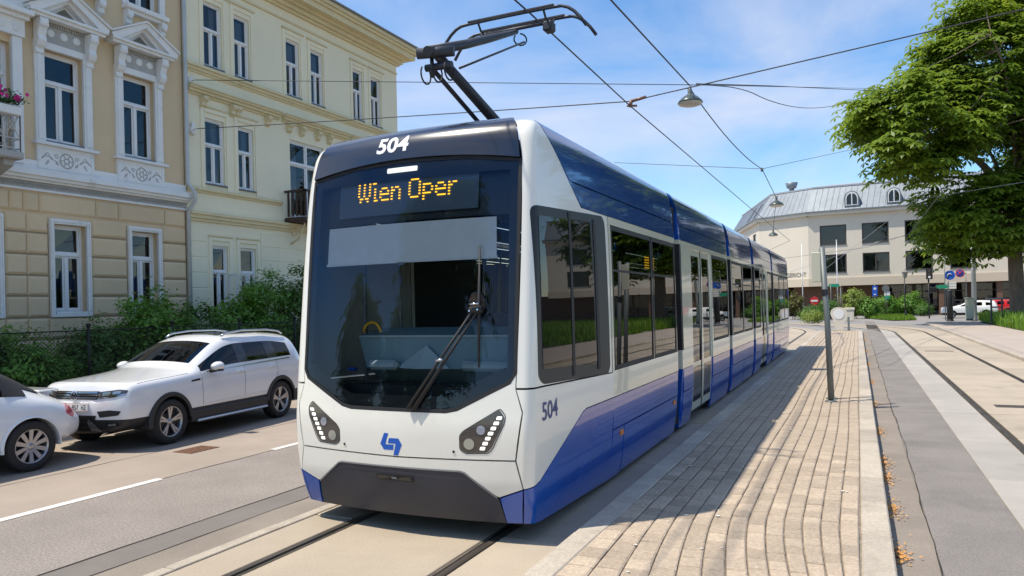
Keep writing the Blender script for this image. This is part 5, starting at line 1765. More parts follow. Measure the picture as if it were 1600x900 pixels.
# round sign seen from behind with green and white plate
t, g, n, e = post('round_sign', 1385, 76, 447, 'round grey sign back above a white and green plate', 'road sign')
mb = MB(); disc(mb, at(1384, 450.5, 76), n, e, .35, .06); mb.build('sign_disc', pole_grey, t)
mb = MB(); rect(mb, at(1386, 458.5, 76), n, e, .52, .42, .06); mb.build('upper_plate', sign_white, t)
mb = MB(); rect(mb, at(1386, 465, 76), n, e, .46, .36, .06); mb.build('lower_plate', sign_green, t)
# green board on two posts
D = 78
g = at(1303, 470, D); g.z = 0
t = thing('green_board', g, 'green board on two thin posts under the court overhang', 'sign')
n, e = face_basis(g)
mb = MB(); rect(mb, at(1303, 446, D), n, e, 1.0, .34, .05); mb.build('board', sign_green, t)
for px in (1298, 1308.5):
    q = at(px, 446, D); mb = MB(); mb.tube((q.x, q.y, 0), (q.x, q.y, q.z + .1), .04, n=6); mb.build('post', pole_grey, t)
# flag poles
for px, py, dep, lab in ((1254.5, 379, 80, 'thin pale flagpole in front of the court lettering'), (1309, 376, 80, 'thin pale flagpole beside the green board'), (1314, 448, 72, 'short grey sign post among the bushes')):
    g = at(px, 470, dep); q = at(px, py, dep)
    mb = MB(); mb.path([(g.x, g.y, 0), (g.x, g.y, q.z)], [.06, .035], 8); mb.lathe([(.07, 0), (.06, .08), (0, .1)], (g.x, g.y, q.z), 'z', 8); mb.build('flagpole' if py < 400 else 'sign_post', sign_white if py < 400 else pole_grey, None, lab, 'pole')
# lantern
t, g, n, e = post('street_lantern', 1414, 70, 433, 'black old-style street lantern in front of the court', 'street lamp', r=.05, mat=pole_black)
q = at(1414, 433, 70)
mb = MB(); mb.lathe([(.05, -.1), (.16, .0), (.26, .45), (.30, .47), (.12, .68), (.03, .8)], tuple(q), 'z', 6, smooth=False); mb.build('lantern_head', M('lantern_glass', (.25, .24, .2), .3), t)
mb = MB(); mb.lathe([(.12, 0), (.09, .7), (.05, .8)], (q.x, q.y, 0), 'z', 10); mb.build('lantern_base', pole_black, t)
# traffic light
t, g, n, e = post('traffic_light', 1451.5, 66, 434, 'black traffic light head on dark pole by the shop windows', 'traffic light', r=.06, mat=pole_black)
mb = MB(); q = at(1452, 428, 66); rect(mb, q, n, e, .52, .95, .2, .25); mb.build('signal_head', pole_black, t)
for k, m_ in enumerate((sign_white, hl_house, hl_house)):
    mb = MB(); disc(mb, q + Vector((0, 0, -.28 + .28 * k)), n, e, .11, .215); mb.build('lens', m_, t)
# direction signs on a pole
t, g, n, e = post('sign_pole', 1477, 60, 400, 'tall thin pole carrying blue arrow sign, plates and green pointer', 'road sign', r=.035)
q = at(1484, 430, 60)
mb = MB(); disc(mb, q, n, e, .38, .06); mb.build('arrow_disc', sign_blue, t)
mb = MB()
mb.path([q + n * .075 + e * -.18 + Vector((0, 0, -.14)), q + n * .075 + e * -.12 + Vector((0, 0, .08)), q + n * .075 + e * .02 + Vector((0, 0, .12)), q + n * .075 + e * .14 + Vector((0, 0, .02))], .04, 6); mb.build('arrow', sign_white, t)
for k in range(3):
    mb = MB(); rect(mb, at(1485.5, 441.5 + 4.0 * k, 60), n, e, .78, .18, .06); mb.build('info_plate', sign_white, t)
mb = MB(); c = at(1472, 448, 60); vs = [c + e * a + Vector((0, 0, b)) + n * .05 for a, b in ((-.42, 0), (-.3, .15), (.38, .15), (.38, -.15), (-.3, -.15))]
mb.add(vs + [v - n * .02 for v in vs], [(0, 1, 2, 3, 4), (9, 8, 7, 6, 5)] + [(i, (i + 1) % 5, (i + 1) % 5 + 5, i + 5) for i in range(5)]); mb.build('pointer_plate', sign_green, t)
t, g, n, e = post('no_stopping_sign', 1510, 61, 424, 'round blue and red no-stopping sign beside the white mast', 'road sign', r=.025)
q = at(1500, 427, 61)
mb = MB(); mb.tube((g.x, g.y, q.z), tuple(q), .02, n=6); mb.build('arm', pole_grey, t)
mb = MB(); disc(mb, q, n, e, .33, .05); mb.build('red_rim', sign_red, t)
mb = MB(); disc(mb, q, n, e, .26, .062); mb.build('blue_field', sign_blue, t)
for sg in (-1, 1):
    mb = MB(); mb.tube(q + n * .066 + e * (.17 * sg) + Vector((0, 0, .17)), q + n * .066 - e * (.17 * sg) + Vector((0, 0, -.17)), .03, n=4); mb.build('red_bar', sign_red, t)
# black column
g = at(1484, 470, 58); g.z = 0
mb = MB(); mb.lathe([(.0, 0), (.22, 0), (.21, 2.35), (.19, 2.42), (0, 2.45)], tuple(g), 'z', 16); mb.lathe([(.26, 0), (.26, .10), (.215, .12)], tuple(g), 'z', 16)
mb.build('round_column', pole_black, None, 'plain black round column standing on the pavement under the arrow sign', 'column')
# white mast with grey base
g = at(1522, 470, 57); g.z = 0
t = thing('catenary_mast', g, 'tall white overhead-line mast with grey base beside the tree', 'mast')
mb = MB(); mb.path([(g.x, g.y, 1.6), (g.x, g.y, 9.5)], [.17, .13], 14); mb.build('upper_mast', sign_white, t)
mb = MB(); mb.lathe([(.24, 0), (.24, .15), (.185, .2), (.18, 1.6)], tuple(g), 'z', 14); mb.build('mast_base', pole_grey, t)
g = at(1514.5, 470, 55); g.z = .1
t = thing('switch_cabinet', g, 'narrow cream switch cabinet beside the white mast', 'cabinet')
mb = MB(); mb.bbox(g.x - .26, g.x + .26, g.y - .2, g.y + .2, .25, 1.75, .03); mb.build('body', cab_cream, t)
mb = MB(); mb.bbox(g.x - .22, g.x + .22, g.y - .16, g.y + .16, .1, .25, .01); mb.build('plinth', pole_grey, t)
mb = MB(); mb.bbox(g.x - .29, g.x + .29, g.y - .23, g.y + .23, 1.75, 1.81, .02); mb.build('lid', cab_cream, t)
g = at(1326.5, 470, 64); g.z = 0
t = thing('utility_cabinet', g, 'small cream cabinet with wide top standing before the bushes', 'cabinet')
mb = MB(); mb.bbox(g.x - .38, g.x + .38, g.y - .25, g.y + .25, 0, .95, .03); mb.build('body', concrete_white, t)
mb = MB(); mb.bbox(g.x - .44, g.x + .44, g.y - .3, g.y + .3, .95, 1.15, .03); mb.build('lid', concrete_white, t)
# steel frame in the flower bed
g = at(1557, 470, 46); g.z = .1
t = thing('steel_frame', g, 'dark steel H-shaped bicycle stand frame in the flower bed', 'bicycle stand')
n, e = face_basis(g)
for k in (-.28, .28):
    mb = MB(); mb.bbox(g.x + e.x * k - .05, g.x + e.x * k + .05, g.y + e.y * k - .05, g.y + e.y * k + .05, .1, 1.72, .01); mb.build('post', pole_black, t)
mb = MB(); mb.tube(g + e * -.6 + Vector((0, 0, 1.62)), g + e * .4 + Vector((0, 0, 1.62)), .06, n=8); mb.tube(g + e * -.28 + Vector((0, 0, 1.1)), g + e * .28 + Vector((0, 0, 1.1)), .05, n=8); mb.build('crossbar', pole_grey, t)
# illuminated traffic bollard at the platform end, between two crash posts
g = on_ground(1311, 514, .14)
k_ = 46.0 / g.y
g = Vector((g.x * k_, 46.0, .14))
n, e = face_basis(g)
t = thing('traffic_bollard', g, 'white bulb-shaped traffic bollard at the end of the platform', 'bollard')
prof = [(.20, 0), (.24, .06), (.24, .42), (.30, .62), (.40, .82), (.44, .98), (.40, 1.16), (.26, 1.28), (.10, 1.32)]
mb = MB(); pl = [(r_, z) for r_, z in prof] + [(-r_, z) for r_, z in reversed(prof)]
mb.prism(pl, lambda x, z, d_: g + e * x + n * (d_ - .09) + Vector((0, 0, z)), .18); mb.build('body', concrete_white, t)
mb = MB(); disc(mb, g + Vector((0, 0, .93)), n, e, .28, .11, .02); mb.build('round_panel', sign_white, t)
mb = MB(); mb.bbox(g.x - .3, g.x + .3, g.y - .2, g.y + .2, .10, .17, .02); mb.build('foot', kerb_dark, t)
for sg, lb in ((-1, 'dark crash post left of the white traffic bollard'), (1, 'dark crash post right of the white traffic bollard')):
    c = g + e * sg * .50
    t = thing('crash_post', c, lb, 'post', 'crash posts at the platform end')
    mb = MB(); mb.lathe([(.055, 0), (.055, .72), (.04, .76), (0, .77)], tuple(c), 'z', 10); mb.build('shaft', pole_grey, t)
    mb = MB(); mb.lathe([(.085, 0), (.085, .04), (.055, .05)], tuple(c), 'z', 10); mb.build('foot_plate', pole_black, t)
# stop post on the platform
g = Vector((-.46, 14.15, PZ))
t = thing('stop_post', g, 'leaning twin steel stop post standing on the paved platform', 'post')
mb = MB(); mb.path([(g.x, g.y, PZ), (g.x - .03, g.y, 1.5), (g.x - .09, g.y, 2.86)], .047, 12); mb.build('front_tube', pole_grey, t)
mb = MB(); mb.path([(g.x + .0, g.y + .42, PZ), (g.x - .04, g.y + .42, 1.5), (g.x - .12, g.y + .42, 2.84)], .047, 12); mb.build('rear_tube', pole_grey, t)
mb = MB(); mb.lathe([(.10, 0), (.10, .018), (.055, .03)], (g.x, g.y, PZ), 'z', 14); mb.lathe([(.10, 0), (.10, .018), (.055, .03)], (g.x + .0, g.y + .42, PZ), 'z', 14); mb.build('foot_plate', pole_grey, t)
mb = MB(); mb.bbox(g.x - .27, g.x - .115, g.y - .03, g.y + .02, 2.25, 2.78, .01); mb.build('stop_panel', cab_cream, t)
mb = MB(); mb.lathe([(.056, 0), (.056, .10)], (g.x - .055, g.y, 2.02), 'z', 12); mb.build('clamp', pole_black, t)

# ------------------------------------------------------------------ overhead wires and lamps
wire_m = M('copper_wire', (.05, .05, .055), .5, .4)
cable_m = M('black_cable', (.035, .037, .042), .6)
def wire(name, pts, r, label, cat='wire', sag=0.0, mat=wire_m, smooth=False):
    P = [Vector(p) for p in pts]
    out = []
    for i in range(len(P) - 1):
        n_ = 14
        for k in range(n_ + (i == len(P) - 2)):
            t = k / n_
            q = P[i].lerp(P[i + 1], t)
            q.z -= sag * 4 * t * (1 - t)
            out.append(q)
    if smooth:
        out = P
        for _ in range(3):
            nw = [out[0]]
            for a, b in zip(out[:-1], out[1:]):
                nw += [a.lerp(b, .25), a.lerp(b, .75)]
            out = nw + [out[-1]]
    mb = MB(); mb.path(out, r, 5); return mb.build(name, mat, None, label, cat, fix=False)
wire('contact_wire', [(-3.42, 2, 5.40), (-3.42, 8, 5.39), (-3.55, 12.69, 5.42), (-3.55, 31, 5.40), (-3.5, 46, 5.4), (-6, 56, 5.4), (-12, 64, 5.4)], .011, 'thin overhead contact wire running above the tram pantograph')
wire('contact_wire', [(2.6, 26, 5.4), (2.6, 46, 5.4), (0.6, 56, 5.4), (-6, 66, 5.4)], .011, 'thin overhead contact wire above the empty right-hand track')
L1, KN, L2, L3 = Vector((-3.73, 18.9, 7.30)), Vector((-3.40, 31.5, 7.28)), Vector((-3.67, 40.2, 7.1)), Vector((-5.58, 58.1, 7.1))
wire('lamp_cable', [(-3.7, 3, 7.15), (-3.7, 12.05, 7.12), L1 + Vector((0, 0, .12))], .017, 'thick black cable running along the street to the near hanging lamp', 'cable', mat=cable_m)
wire('lamp_cable', [L1 + Vector((0, 0, .05)), KN], .016, 'cable sloping from the near hanging lamp to the wire knot', 'cable', sag=.25, mat=cable_m)
wire('lamp_cable', [KN, L2 + Vector((0, 0, .1)), L3 + Vector((0, 0, .1))], .016, 'cable from the wire knot to the distant hanging lamps', 'cable', mat=cable_m)
wire('span_wire', [(FX + .2, 14.72, 8.33), L1 + Vector((0, 0, .14)), at_depth(1340, 138, 44), at_depth(1400, 140, 50)], .010, 'span wire carrying the near hanging lamp from the cream house')
wire('span_wire', [(FX + .22, 14.75, 7.0), (-3.55, 12.69, 5.50), (9.0, 13.3, 6.85)], .011, 'span wire pulling the contact wire above the tram roof', sag=.02)
wire('span_wire', [at_depth(960, 254, 36), KN, at_depth(1325, 235, 44), at_depth(1400, 220, 50)], .011, 'span wire meeting the street cable at the wire knot')
wire('slack_cable', [at_depth(1090, 132, 18.9), at_depth(1160, 137, 20), at_depth(1205, 160, 21), at_depth(1255, 170, 28), at_depth(1300, 167, 36), at_depth(1335, 156, 44), at_depth(1380, 140, 50)], .012, 'slack looping cable hanging right of the near lamp', 'cable', mat=cable_m, smooth=True)
wire('heavy_cable', [at_depth(1088, 131, 18.9), at_depth(1200, 134, 28), at_depth(1330, 140, 43), at_depth(1400, 144, 50)], .016, 'heavier dark cable leading from the near lamp into the chestnut', 'cable', mat=cable_m)
wire('span_wire', [at_depth(1290, 420, 52), at_depth(1430, 312, 48), at_depth(1640, 278, 44)], .012, 'pale span wire crossing in front of the chestnut crown', mat=alu)
wire('span_wire', [at_depth(1235, 425, 60), at_depth(1370, 378, 50), at_depth(1522, 345, 57)], .012, 'pale span wire below the chestnut leading to the white mast', mat=alu)
mb = MB(); mb.tube((-3.56, 12.69, 5.40), (-3.52, 12.69, 5.52), .035, n=8); mb.tube((-3.5, 12.68, 5.5), (-3.26, 12.68, 5.535), .028, n=8); mb.tube((-3.60, 12.66, 5.42), (-3.44, 12.74, 5.42), .02, n=6)
mb.build('wire_insulator', M('insulator_brown', (.22, .12, .08), .4), None, 'brown insulator clamp where span wire meets contact wire', 'insulator')
mb = MB(); mb.lathe([(.02, -.12), (.055, -.08), (.055, .0), (.02, .05)], tuple(KN), 'z', 10); mb.build('wire_knot', pole_grey, None, 'small metal clamp knotting span wire and street cable', 'clamp')
for x_, y_, h_, lb in ((-15.5, -13, 9.0, 'tall line mast behind the viewpoint, mirrored in the windshield'), (-19, -19, 8.5, 'second line mast behind the viewpoint, mirrored in the windshield'), (-24, -18, 8.0, 'third line mast behind the viewpoint, mirrored in the windshield')):
    mb = MB(); mb.path([(x_, y_, 0), (x_, y_, h_)], [.12, .08], 10); mb.tube((x_ - .8, y_, h_ - .4), (x_ + .8, y_, h_ - .4), .05, n=6); mb.build('line_mast', pole_black, None, lb, 'mast')
lamp_shade = M('lamp_enamel', (.075, .095, .085), .3, .3, coat=.4)
lamp_in = M('lamp_inside', (.55, .54, .48), .4)
def lamp(p, sc, label):
    t = thing('hanging_lamp', p, label, 'street lamp', 'lamps hung over the street')
    mb = MB(); mb.lathe([(r_ * sc, z * sc) for r_, z in ((.05, .13), (.07, .10), (.12, .07), (.20, .02), (.29, -.07), (.315, -.12), (.305, -.125))], tuple(p), 'z', 26); mb.build('shade', lamp_shade, t)
    mb = MB(); mb.lathe([(r_ * sc, z * sc) for r_, z in ((.298, -.122), (.28, -.16), (.18, -.19), (0, -.20))], tuple(p), 'z', 26); mb.build('diffuser', lamp_in, t)
    mb = MB(); mb.lathe([(r_ * sc, z * sc) for r_, z in ((.055, .10), (.06, .20), (.03, .26))], tuple(p), 'z', 12); mb.tube(p + Vector((-.06 * sc, 0, .24 * sc)), p + Vector((.06 * sc, 0, .30 * sc)), .02 * sc, n=6); mb.build('hanger', pole_grey, t)
    return t
lamp(Vector((-3.73, 18.9, 7.10)), 1.0, 'large hanging street lamp nearest to the tram pantograph')
lamp(Vector((-3.67, 40.2, 6.95)), 1.15, 'hanging street lamp in front of the grey mansard roof')
lamp(Vector((-5.58, 58.1, 6.9)), 1.1, 'smallest hanging lamp in front of the court wall')
# ------------------------------------------------------------------ cars
def car_shell(stations, name):
    """stations: list of rings, each ring a list of (x, y, z) rows from sill to roof centre (right half).
    Returns an evaluated smooth mesh (bmesh) with material index = zone."""
    nr = len(stations[0])
    bm = bmesh.new()
    G_ = []
    for st in stations:
        row = []
        for side in (1, -1):
            row.append([None] * nr)
        for i, (x, y, z) in enumerate(st):
            v = bm.verts.new((x, y, z))
            row[0][i] = v
            row[1][i] = v if x < 1e-6 else bm.verts.new((-x, y, z))
        G_.append(row)
    return bm, G_
def make_car(name, stations, zone, wheels, wheel_r, wheel_w, arch_r, root, mats, crease=None, cut=True):
    nr = len(stations[0])
    ns = len(stations)
    bm, G_ = car_shell(stations, name)
    cl = bm.edges.layers.float.new('crease_edge')
    def quad(vs, m_):
        u = []
        for v in vs:
            if v not in u: u.append(v)
        if len(u) < 3: return
        try:
            f = bm.faces.new(u)
            f.material_index = m_
            f.smooth = True
        except ValueError:
            pass
    for j in range(ns - 1):
        for i in range(nr - 1):
            for sd in (0, 1):
                q = [G_[j][sd][i], G_[j + 1][sd][i], G_[j + 1][sd][i + 1], G_[j][sd][i + 1]]
                quad(q if sd == 0 else q[::-1], zone(j, i))
    # floor
    for j in range(ns - 1):
        quad([G_[j][0][0], G_[j][1][0], G_[j + 1][1][0], G_[j + 1][0][0]], 1)
    # end caps: grid between left and right
    for j, sgn in ((0, -1), (ns - 1, 1)):
        st = stations[j]
        k = mats['caprow_front'] if j == 0 else mats['caprow_rear']
        cols = list(range(k, nr))
        xs = [st[c][0] for c in cols]
        rows_ = []
        for lv in range(k + 1):
            line = []
            if lv == k:
                for sd, order in ((0, cols), (1, cols[::-1][1:])):
                    for c in order: line.append(G_[j][sd][c])
            else:
                line.append(G_[j][0][lv])
                bul = mats['bulge_front'] if j == 0 else mats['bulge_rear']
                full = xs[1:] + [-x for x in xs[::-1][1:-1]]
                for x in full:
                    tt = 1 - (x / st[lv][0]) ** 2 if abs(x) < st[lv][0] else 0
                    bw = [st[q][1] for q in range(nr)]
                    line.append(bm.verts.new((x * st[lv][0] / st[k][0], st[lv][1] + sgn * bul * tt, st[lv][2])))
                line.append(G_[j][1][lv])
            rows_.append(line)
        for lv in range(k):
            for c in range(len(rows_[lv]) - 1):
                q = [rows_[lv][c], rows_[lv][c + 1], rows_[lv + 1][c + 1], rows_[lv + 1][c]]
                z_ = (mats['front_zone'] if j == 0 else mats['rear_zone'])(lv)
                quad(q if j == 0 else q[::-1], z_)
        q = [rows_[0][c] for c in range(len(rows_[0]))]
        quad(q[::-1] if j == 0 else q, 1)
    bmesh.ops.recalc_face_normals(bm, faces=bm.faces)
    if crease:
        bm.verts.ensure_lookup_table()
        for e in bm.edges:
            for (pred, val) in crease:
                if pred(e): e[cl] = val
    me = bpy.data.meshes.new(name)
    bm.to_mesh(me); bm.free()
    for m_ in mats['list']: me.materials.append(m_)
    o = bpy.data.objects.new('tmp', me); COL.objects.link(o)
    ss = o.modifiers.new('s', 'SUBSURF'); ss.levels = 3; ss.render_levels = 3
    cutters = []
    if cut:
        for (x, y, z) in wheels:
            mb = MB(); mb.lathe([(0, -.28), (arch_r, -.28), (arch_r, .5), (0, .5)], (x if x > 0 else x, y, z), 'x', 40)
            c_ = MB(); sg = 1 if x > 0 else -1
            c_.lathe([(.0001, -.30 * sg), (arch_r, -.30 * sg), (arch_r, .30 * sg), (.0001, .30 * sg)], (x, y, z), 'x', 40)
            co = c_.build('cutter', mats['list'][1], fix=True)
            cutters.append(co)
            b = o.modifiers.new('b', 'BOOLEAN'); b.object = co; b.operation = 'DIFFERENCE'; b.solver = 'EXACT'
    bpy.context.view_layer.update()
    dg = bpy.context.evaluated_depsgraph_get()
    ev = bpy.data.meshes.new_from_object(o.evaluated_get(dg))
    bpy.data.objects.remove(o)
    for c_ in cutters: bpy.data.objects.remove(c_)
    return ev
def split_zones(ev, root, names, mats, inset):
    """one object for every zone, keeping the smooth normals of the whole"""
    ev.update()
    vn = [v.normal.copy() for v in ev.vertices]
    out = {}
    zones = {}
    for p in ev.polygons:
        zones.setdefault(p.material_index, []).append(p)
    jobs = []
    for z, ps in zones.items():
        if z >= len(names): continue
        if z in (2, 3, 4):                         # every pane and pillar is a piece of its own
            par = {}
            def find(a):
                while par[a] != a:
                    par[a] = par[par[a]]; a = par[a]
                return a
            for p in ps:
                for vi in p.vertices: par.setdefault(vi, vi)
                for vi in p.vertices[1:]: par[find(vi)] = find(p.vertices[0])
            grp = {}
            for p in ps: grp.setdefault(find(p.vertices[0]), []).append(p)
            jobs += [(z, g) for g in grp.values()]
        else:
            jobs.append((z, ps))
    for z, ps in jobs:
        used = {}
        vs, fs = [], []
        for p in ps:
            f = []
            for vi in p.vertices:
                if vi not in used:
                    used[vi] = len(vs)
                    vs.append(ev.vertices[vi].co - vn[vi] * inset.get(z, 0))
                f.append(used[vi])
            fs.append(f)
        me = bpy.data.meshes.new(names[z])
        me.from_pydata([tuple(v) for v in vs], [], fs)
        me.materials.append(mats[z])
        me.polygons.foreach_set('use_smooth', [True] * len(fs))
        me.update()
        inv = {b: a for a, b in used.items()}
        me.normals_split_custom_set_from_vertices([tuple(vn[inv[i]]) for i in range(len(vs))])
        nm_ = names[z]
        if nm_ == 'windshield' and sum(v.y for v in vs) / len(vs) > 2.6: nm_ = 'rear_window'
        out[len(out)] = link_mesh(nm_, me, root)
    return out
def wheel(root, x, y, z, r, w, mat_rim, spokes=5, double=True, dark=True):
    sg = 1 if x > 0 else -1
    o_ = origin_of(root)
    W = lambda p: (p[0] + o_.x, p[1] + o_.y, p[2] + o_.z)
    c = W((x, y, z))
    mb = MB()
    hw = w / 2
    rr = r * .68
    mb.lathe([(rr, -hw * sg), (r * .9, -hw * sg), (r, -hw * .75 * sg), (r, hw * .75 * sg), (r * .955, hw * .95 * sg), (r * .80, hw * 1.02 * sg), (rr, hw * .92 * sg), (rr * .99, hw * .5 * sg)], c, 'x', 40)
    t = mb.build('wheel', tyre_m, root)
    mb = MB()
    mb.lathe([(rr, hw * .90 * sg), (rr * .955, hw * .93 * sg), (rr * .92, hw * .55 * sg), (rr * .9, -.02 * sg)], c, 'x', 40)
    def spoke(a0, wd_in, wd_out, r0, r1, d0, d1):
        vs = []
        for (rad, wd, dd) in ((r0, wd_in, d0), (r1, wd_out, d1)):
            for s_ in (-1, 1):
                ca, sa = math.cos(a0), math.sin(a0)
                py, pz = rad * ca - s_ * wd * sa, rad * sa + s_ * wd * ca
                vs.append((c[0] + dd * sg, c[1] + py, c[2] + pz)); vs.append((c[0] + (dd - .035) * sg, c[1] + py, c[2] + pz))
        mb.add(vs, [(0, 2, 6, 4), (1, 5, 7, 3), (0, 4, 5, 1), (2, 3, 7, 6), (0, 1, 3, 2), (4, 6, 7, 5)])
    for k in range(spokes):
        a = 2 * math.pi * k / spokes + .3
        if double:
            for da in (-.13, .13): spoke(a + da, .012, .020, rr * .18, rr * .94, hw * .62, hw * .80)
        else:
            spoke(a, .020, .030, rr * .18, rr * .94, hw * .66, hw * .82)
    mb.lathe([(0, hw * .74 * sg), (rr * .16, hw * .74 * sg), (rr * .24, hw * .62 * sg), (rr * .24, hw * .3 * sg)], c, 'x', 16)
    mb.build('rim', mat_rim, t)
    mb = MB(); mb.lathe([(0, hw * .22 * sg), (rr * .93, hw * .22 * sg)], c, 'x', 30); mb.build('brake_disc', rim_dark, t)
    return t
def decal(bvh, root, name, poly, axis, mat, off=.004, th=.006, step=.05, parent=None, rnd=0):
    """polygon in (x, z) seen from the front (axis '-y'), rear ('+y') or side ('+x', then (y, z)), laid on the body"""
    if rnd: poly = round_poly(poly, rnd)
    poly = ccw(poly)
    xs = [p[0] for p in poly]; zs = [p[1] for p in poly]
    V, Fs, B = sheet2d(poly, np.arange(min(xs) + step / 2, max(xs), step), np.arange(min(zs) + step / 2, max(zs), step))
    cache = {}
    o_ = origin_of(root)
    def hit(a, b):
        k = (a, b)
        if k in cache: return cache[k]
        if axis == '-y': p, d = Vector((a, -3, b)), Vector((0, 1, 0))
        elif axis == '+y': p, d = Vector((a, 9, b)), Vector((0, -1, 0))
        elif axis == '+x': p, d = Vector((3, a, b)), Vector((-1, 0, 0))
        elif axis == '-x': p, d = Vector((-3, a, b)), Vector((1, 0, 0))
        else: p, d = Vector((a, b, 4)), Vector((0, 0, -1))
        h = bvh.ray_cast(p, d)
        if h[0] is None:
            cache[k] = (p + d * 3.0, -d)
        else:
            n = h[1] if h[1].dot(d) < 0 else -h[1]
            cache[k] = (h[0] - d * off, n)
        return cache[k]
    flip = axis in ('+y', '-x')
    if flip: Fs = [f[::-1] for f in Fs]; B = [(b, a) for a, b in B]
    return skin_sheet(name, V, Fs, B, lambda a, b: hit(a, b)[0] + o_, lambda a, b: hit(a, b)[1], mat, parent or root, th)
def arch_trim(root, x, y, z, r0, r1, x_in, x_out, a0, a1, mat, name='arch_trim'):
    o_ = origin_of(root)
    mb = MB(); n_ = 22
    vs = []
    for k in range(n_ + 1):
        a = R(a0 + (a1 - a0) * k / n_)
        ca, sa = math.cos(a), math.sin(a)
        for (r_, xx) in ((r0, x_in), (r0, x_out), (r1 - .012, x_out), (r1, x_out - .02 if x > 0 else x_out + .02), (r1, x_in)):
            vs.append((o_.x + xx, o_.y + y + r_ * ca, o_.z + z + r_ * sa))
    fs = []
    for k in range(n_):
        for q in range(4):
            fs.append((k * 5 + q, k * 5 + q + 1, k * 5 + 5 + q + 1, k * 5 + 5 + q))
    mb.add(vs, fs, False)
    return mb.build(name, mat, root)
def local_boxes(root, lst, name, mat, parent=None, b=.01):
    o_ = origin_of(root)
    mb = MB()
    for (x0, x1, y0, y1, z0, z1) in lst:
        mb.bbox(o_.x + x0, o_.x + x1, o_.y + y0, o_.y + y1, o_.z + z0, o_.z + z1, b)
    return mb.build(name, mat, parent or root)

# ---------- white SUV
SX, SY = -10.87, 7.28
suv = thing('parked_suv', (SX, SY + 2.35, 0), 'white SUV with roof rails and number plate BN 857 HZ parked behind the convertible', 'car')
ORG[suv.name] = Vector((SX, SY, 0)); suv.location = (SX, SY, 0)
def ring_(y, zs, xs, dy=None):
    dy = dy or [0] * len(zs)
    return [(x, y + d, z) for x, z, d in zip(xs, zs, dy)]
#      rows: 0 sill  1 cladding  2 mid   3 shoulder 4 belt  5 win top 6 roof edge 7 roof  8 centre
ST = [
    ring_(.16, [.26, .50, .72, .90, .985, .995, 1.0, 1.005, 1.01], [.76, .83, .85, .82, .76, .62, .48, .25, 0], [.02, -.02, -.02, .0, .05, .0, -.05, -.10, -.115]),
    ring_(.24, [.25, .50, .73, .935, 1.012, 1.022, 1.03, 1.035, 1.04], [.80, .865, .88, .855, .79, .65, .50, .265, 0], [0, 0, 0, 0, .03, -.01, -.06, -.11, -.125]),
    ring_(.50, [.24, .50, .74, .945, 1.025, 1.04, 1.055, 1.065, 1.07], [.84, .90, .91, .885, .82, .68, .52, .28, 0]),
    ring_(.92, [.24, .50, .76, .95, 1.04, 1.06, 1.085, 1.105, 1.11], [.86, .915, .92, .905, .85, .72, .55, .30, 0]),
    ring_(1.38, [.24, .50, .76, .96, 1.055, 1.085, 1.115, 1.145, 1.155], [.87, .915, .92, .91, .865, .80, .70, .38, 0], [0, 0, 0, 0, .05, .06, -.02, -.10, -.12]),
    ring_(1.52, [.24, .50, .76, .965, 1.06, 1.105, 1.135, 1.175, 1.185], [.87, .915, .92, .91, .87, .815, .715, .39, 0], [0, 0, 0, 0, 0, .02, -.05, -.12, -.14]),
    ring_(2.28, [.24, .50, .76, .97, 1.075, 1.505, 1.575, 1.615, 1.625], [.87, .915, .92, .915, .88, .685, .60, .33, 0], [0, 0, 0, 0, -.1, .02, -.03, -.08, -.09]),
    ring_(2.62, [.24, .50, .76, .97, 1.08, 1.545, 1.615, 1.655, 1.665], [.87, .915, .92, .915, .882, .685, .60, .33, 0]),
    ring_(2.72, [.24, .50, .76, .97, 1.083, 1.548, 1.618, 1.66, 1.67], [.87, .915, .92, .915, .882, .685, .60, .33, 0]),
    ring_(3.52, [.24, .50, .76, .98, 1.105, 1.54, 1.61, 1.66, 1.67], [.87, .915, .92, .915, .882, .69, .605, .33, 0]),
    ring_(3.60, [.24, .50, .76, .98, 1.11, 1.535, 1.605, 1.655, 1.665], [.87, .915, .92, .915, .882, .69, .605, .33, 0]),
    ring_(4.12, [.26, .50, .76, .98, 1.16, 1.44, 1.565, 1.62, 1.63], [.87, .912, .915, .905, .865, .725, .60, .33, 0], [0, 0, 0, 0, .08, .02, .02, .03, .03]),
    ring_(4.40, [.28, .50, .76, .98, 1.14, 1.36, 1.52, 1.575, 1.585], [.84, .895, .90, .885, .83, .735, .60, .34, 0], [.02, .06, .04, .02, .02, .0, .05, .12, .14]),
    ring_(4.60, [.32, .50, .76, .95, 1.08, 1.22, 1.36, 1.40, 1.42], [.74, .80, .80, .78, .74, .68, .55, .3, 0], [0, .06, .06, .04, 0, -.03, -.04, .0, .01])]
def suv_zone(j, i):
    if i == 0: return 1
    if j in (5,) and i >= 6: return 2          # windshield
    if i == 4 and 5 <= j <= 10: return 3 if j not in (7, 9) else 4
    if j == 12 and i >= 6: return 2
    return 0
HOOD = [(lambda e: all(v.co.y < .30 and v.co.z > .97 for v in e.verts) and max(v.co.y - .16 - (.0 if abs(v.co.x) > .5 else 0) for v in e.verts) < .10, .55)]
cfg = dict(list=[car_white, car_black, car_glass_clear, car_glass, black_gloss], caprow_front=4, caprow_rear=4, bulge_front=.16, bulge_rear=.08,
           front_zone=lambda lv: 1 if lv == 0 else 0, rear_zone=lambda lv: 1 if lv == 0 else 0)
WHEELS = [(s * .80, y, .35) for y in (.92, 3.71) for s in (1, -1)]
ev = make_car('suv', ST, suv_zone, [(s * .84, y, .36) for y in (.92, 3.71) for s in (1, -1)], .35, .23, .405, suv, cfg, crease=HOOD)
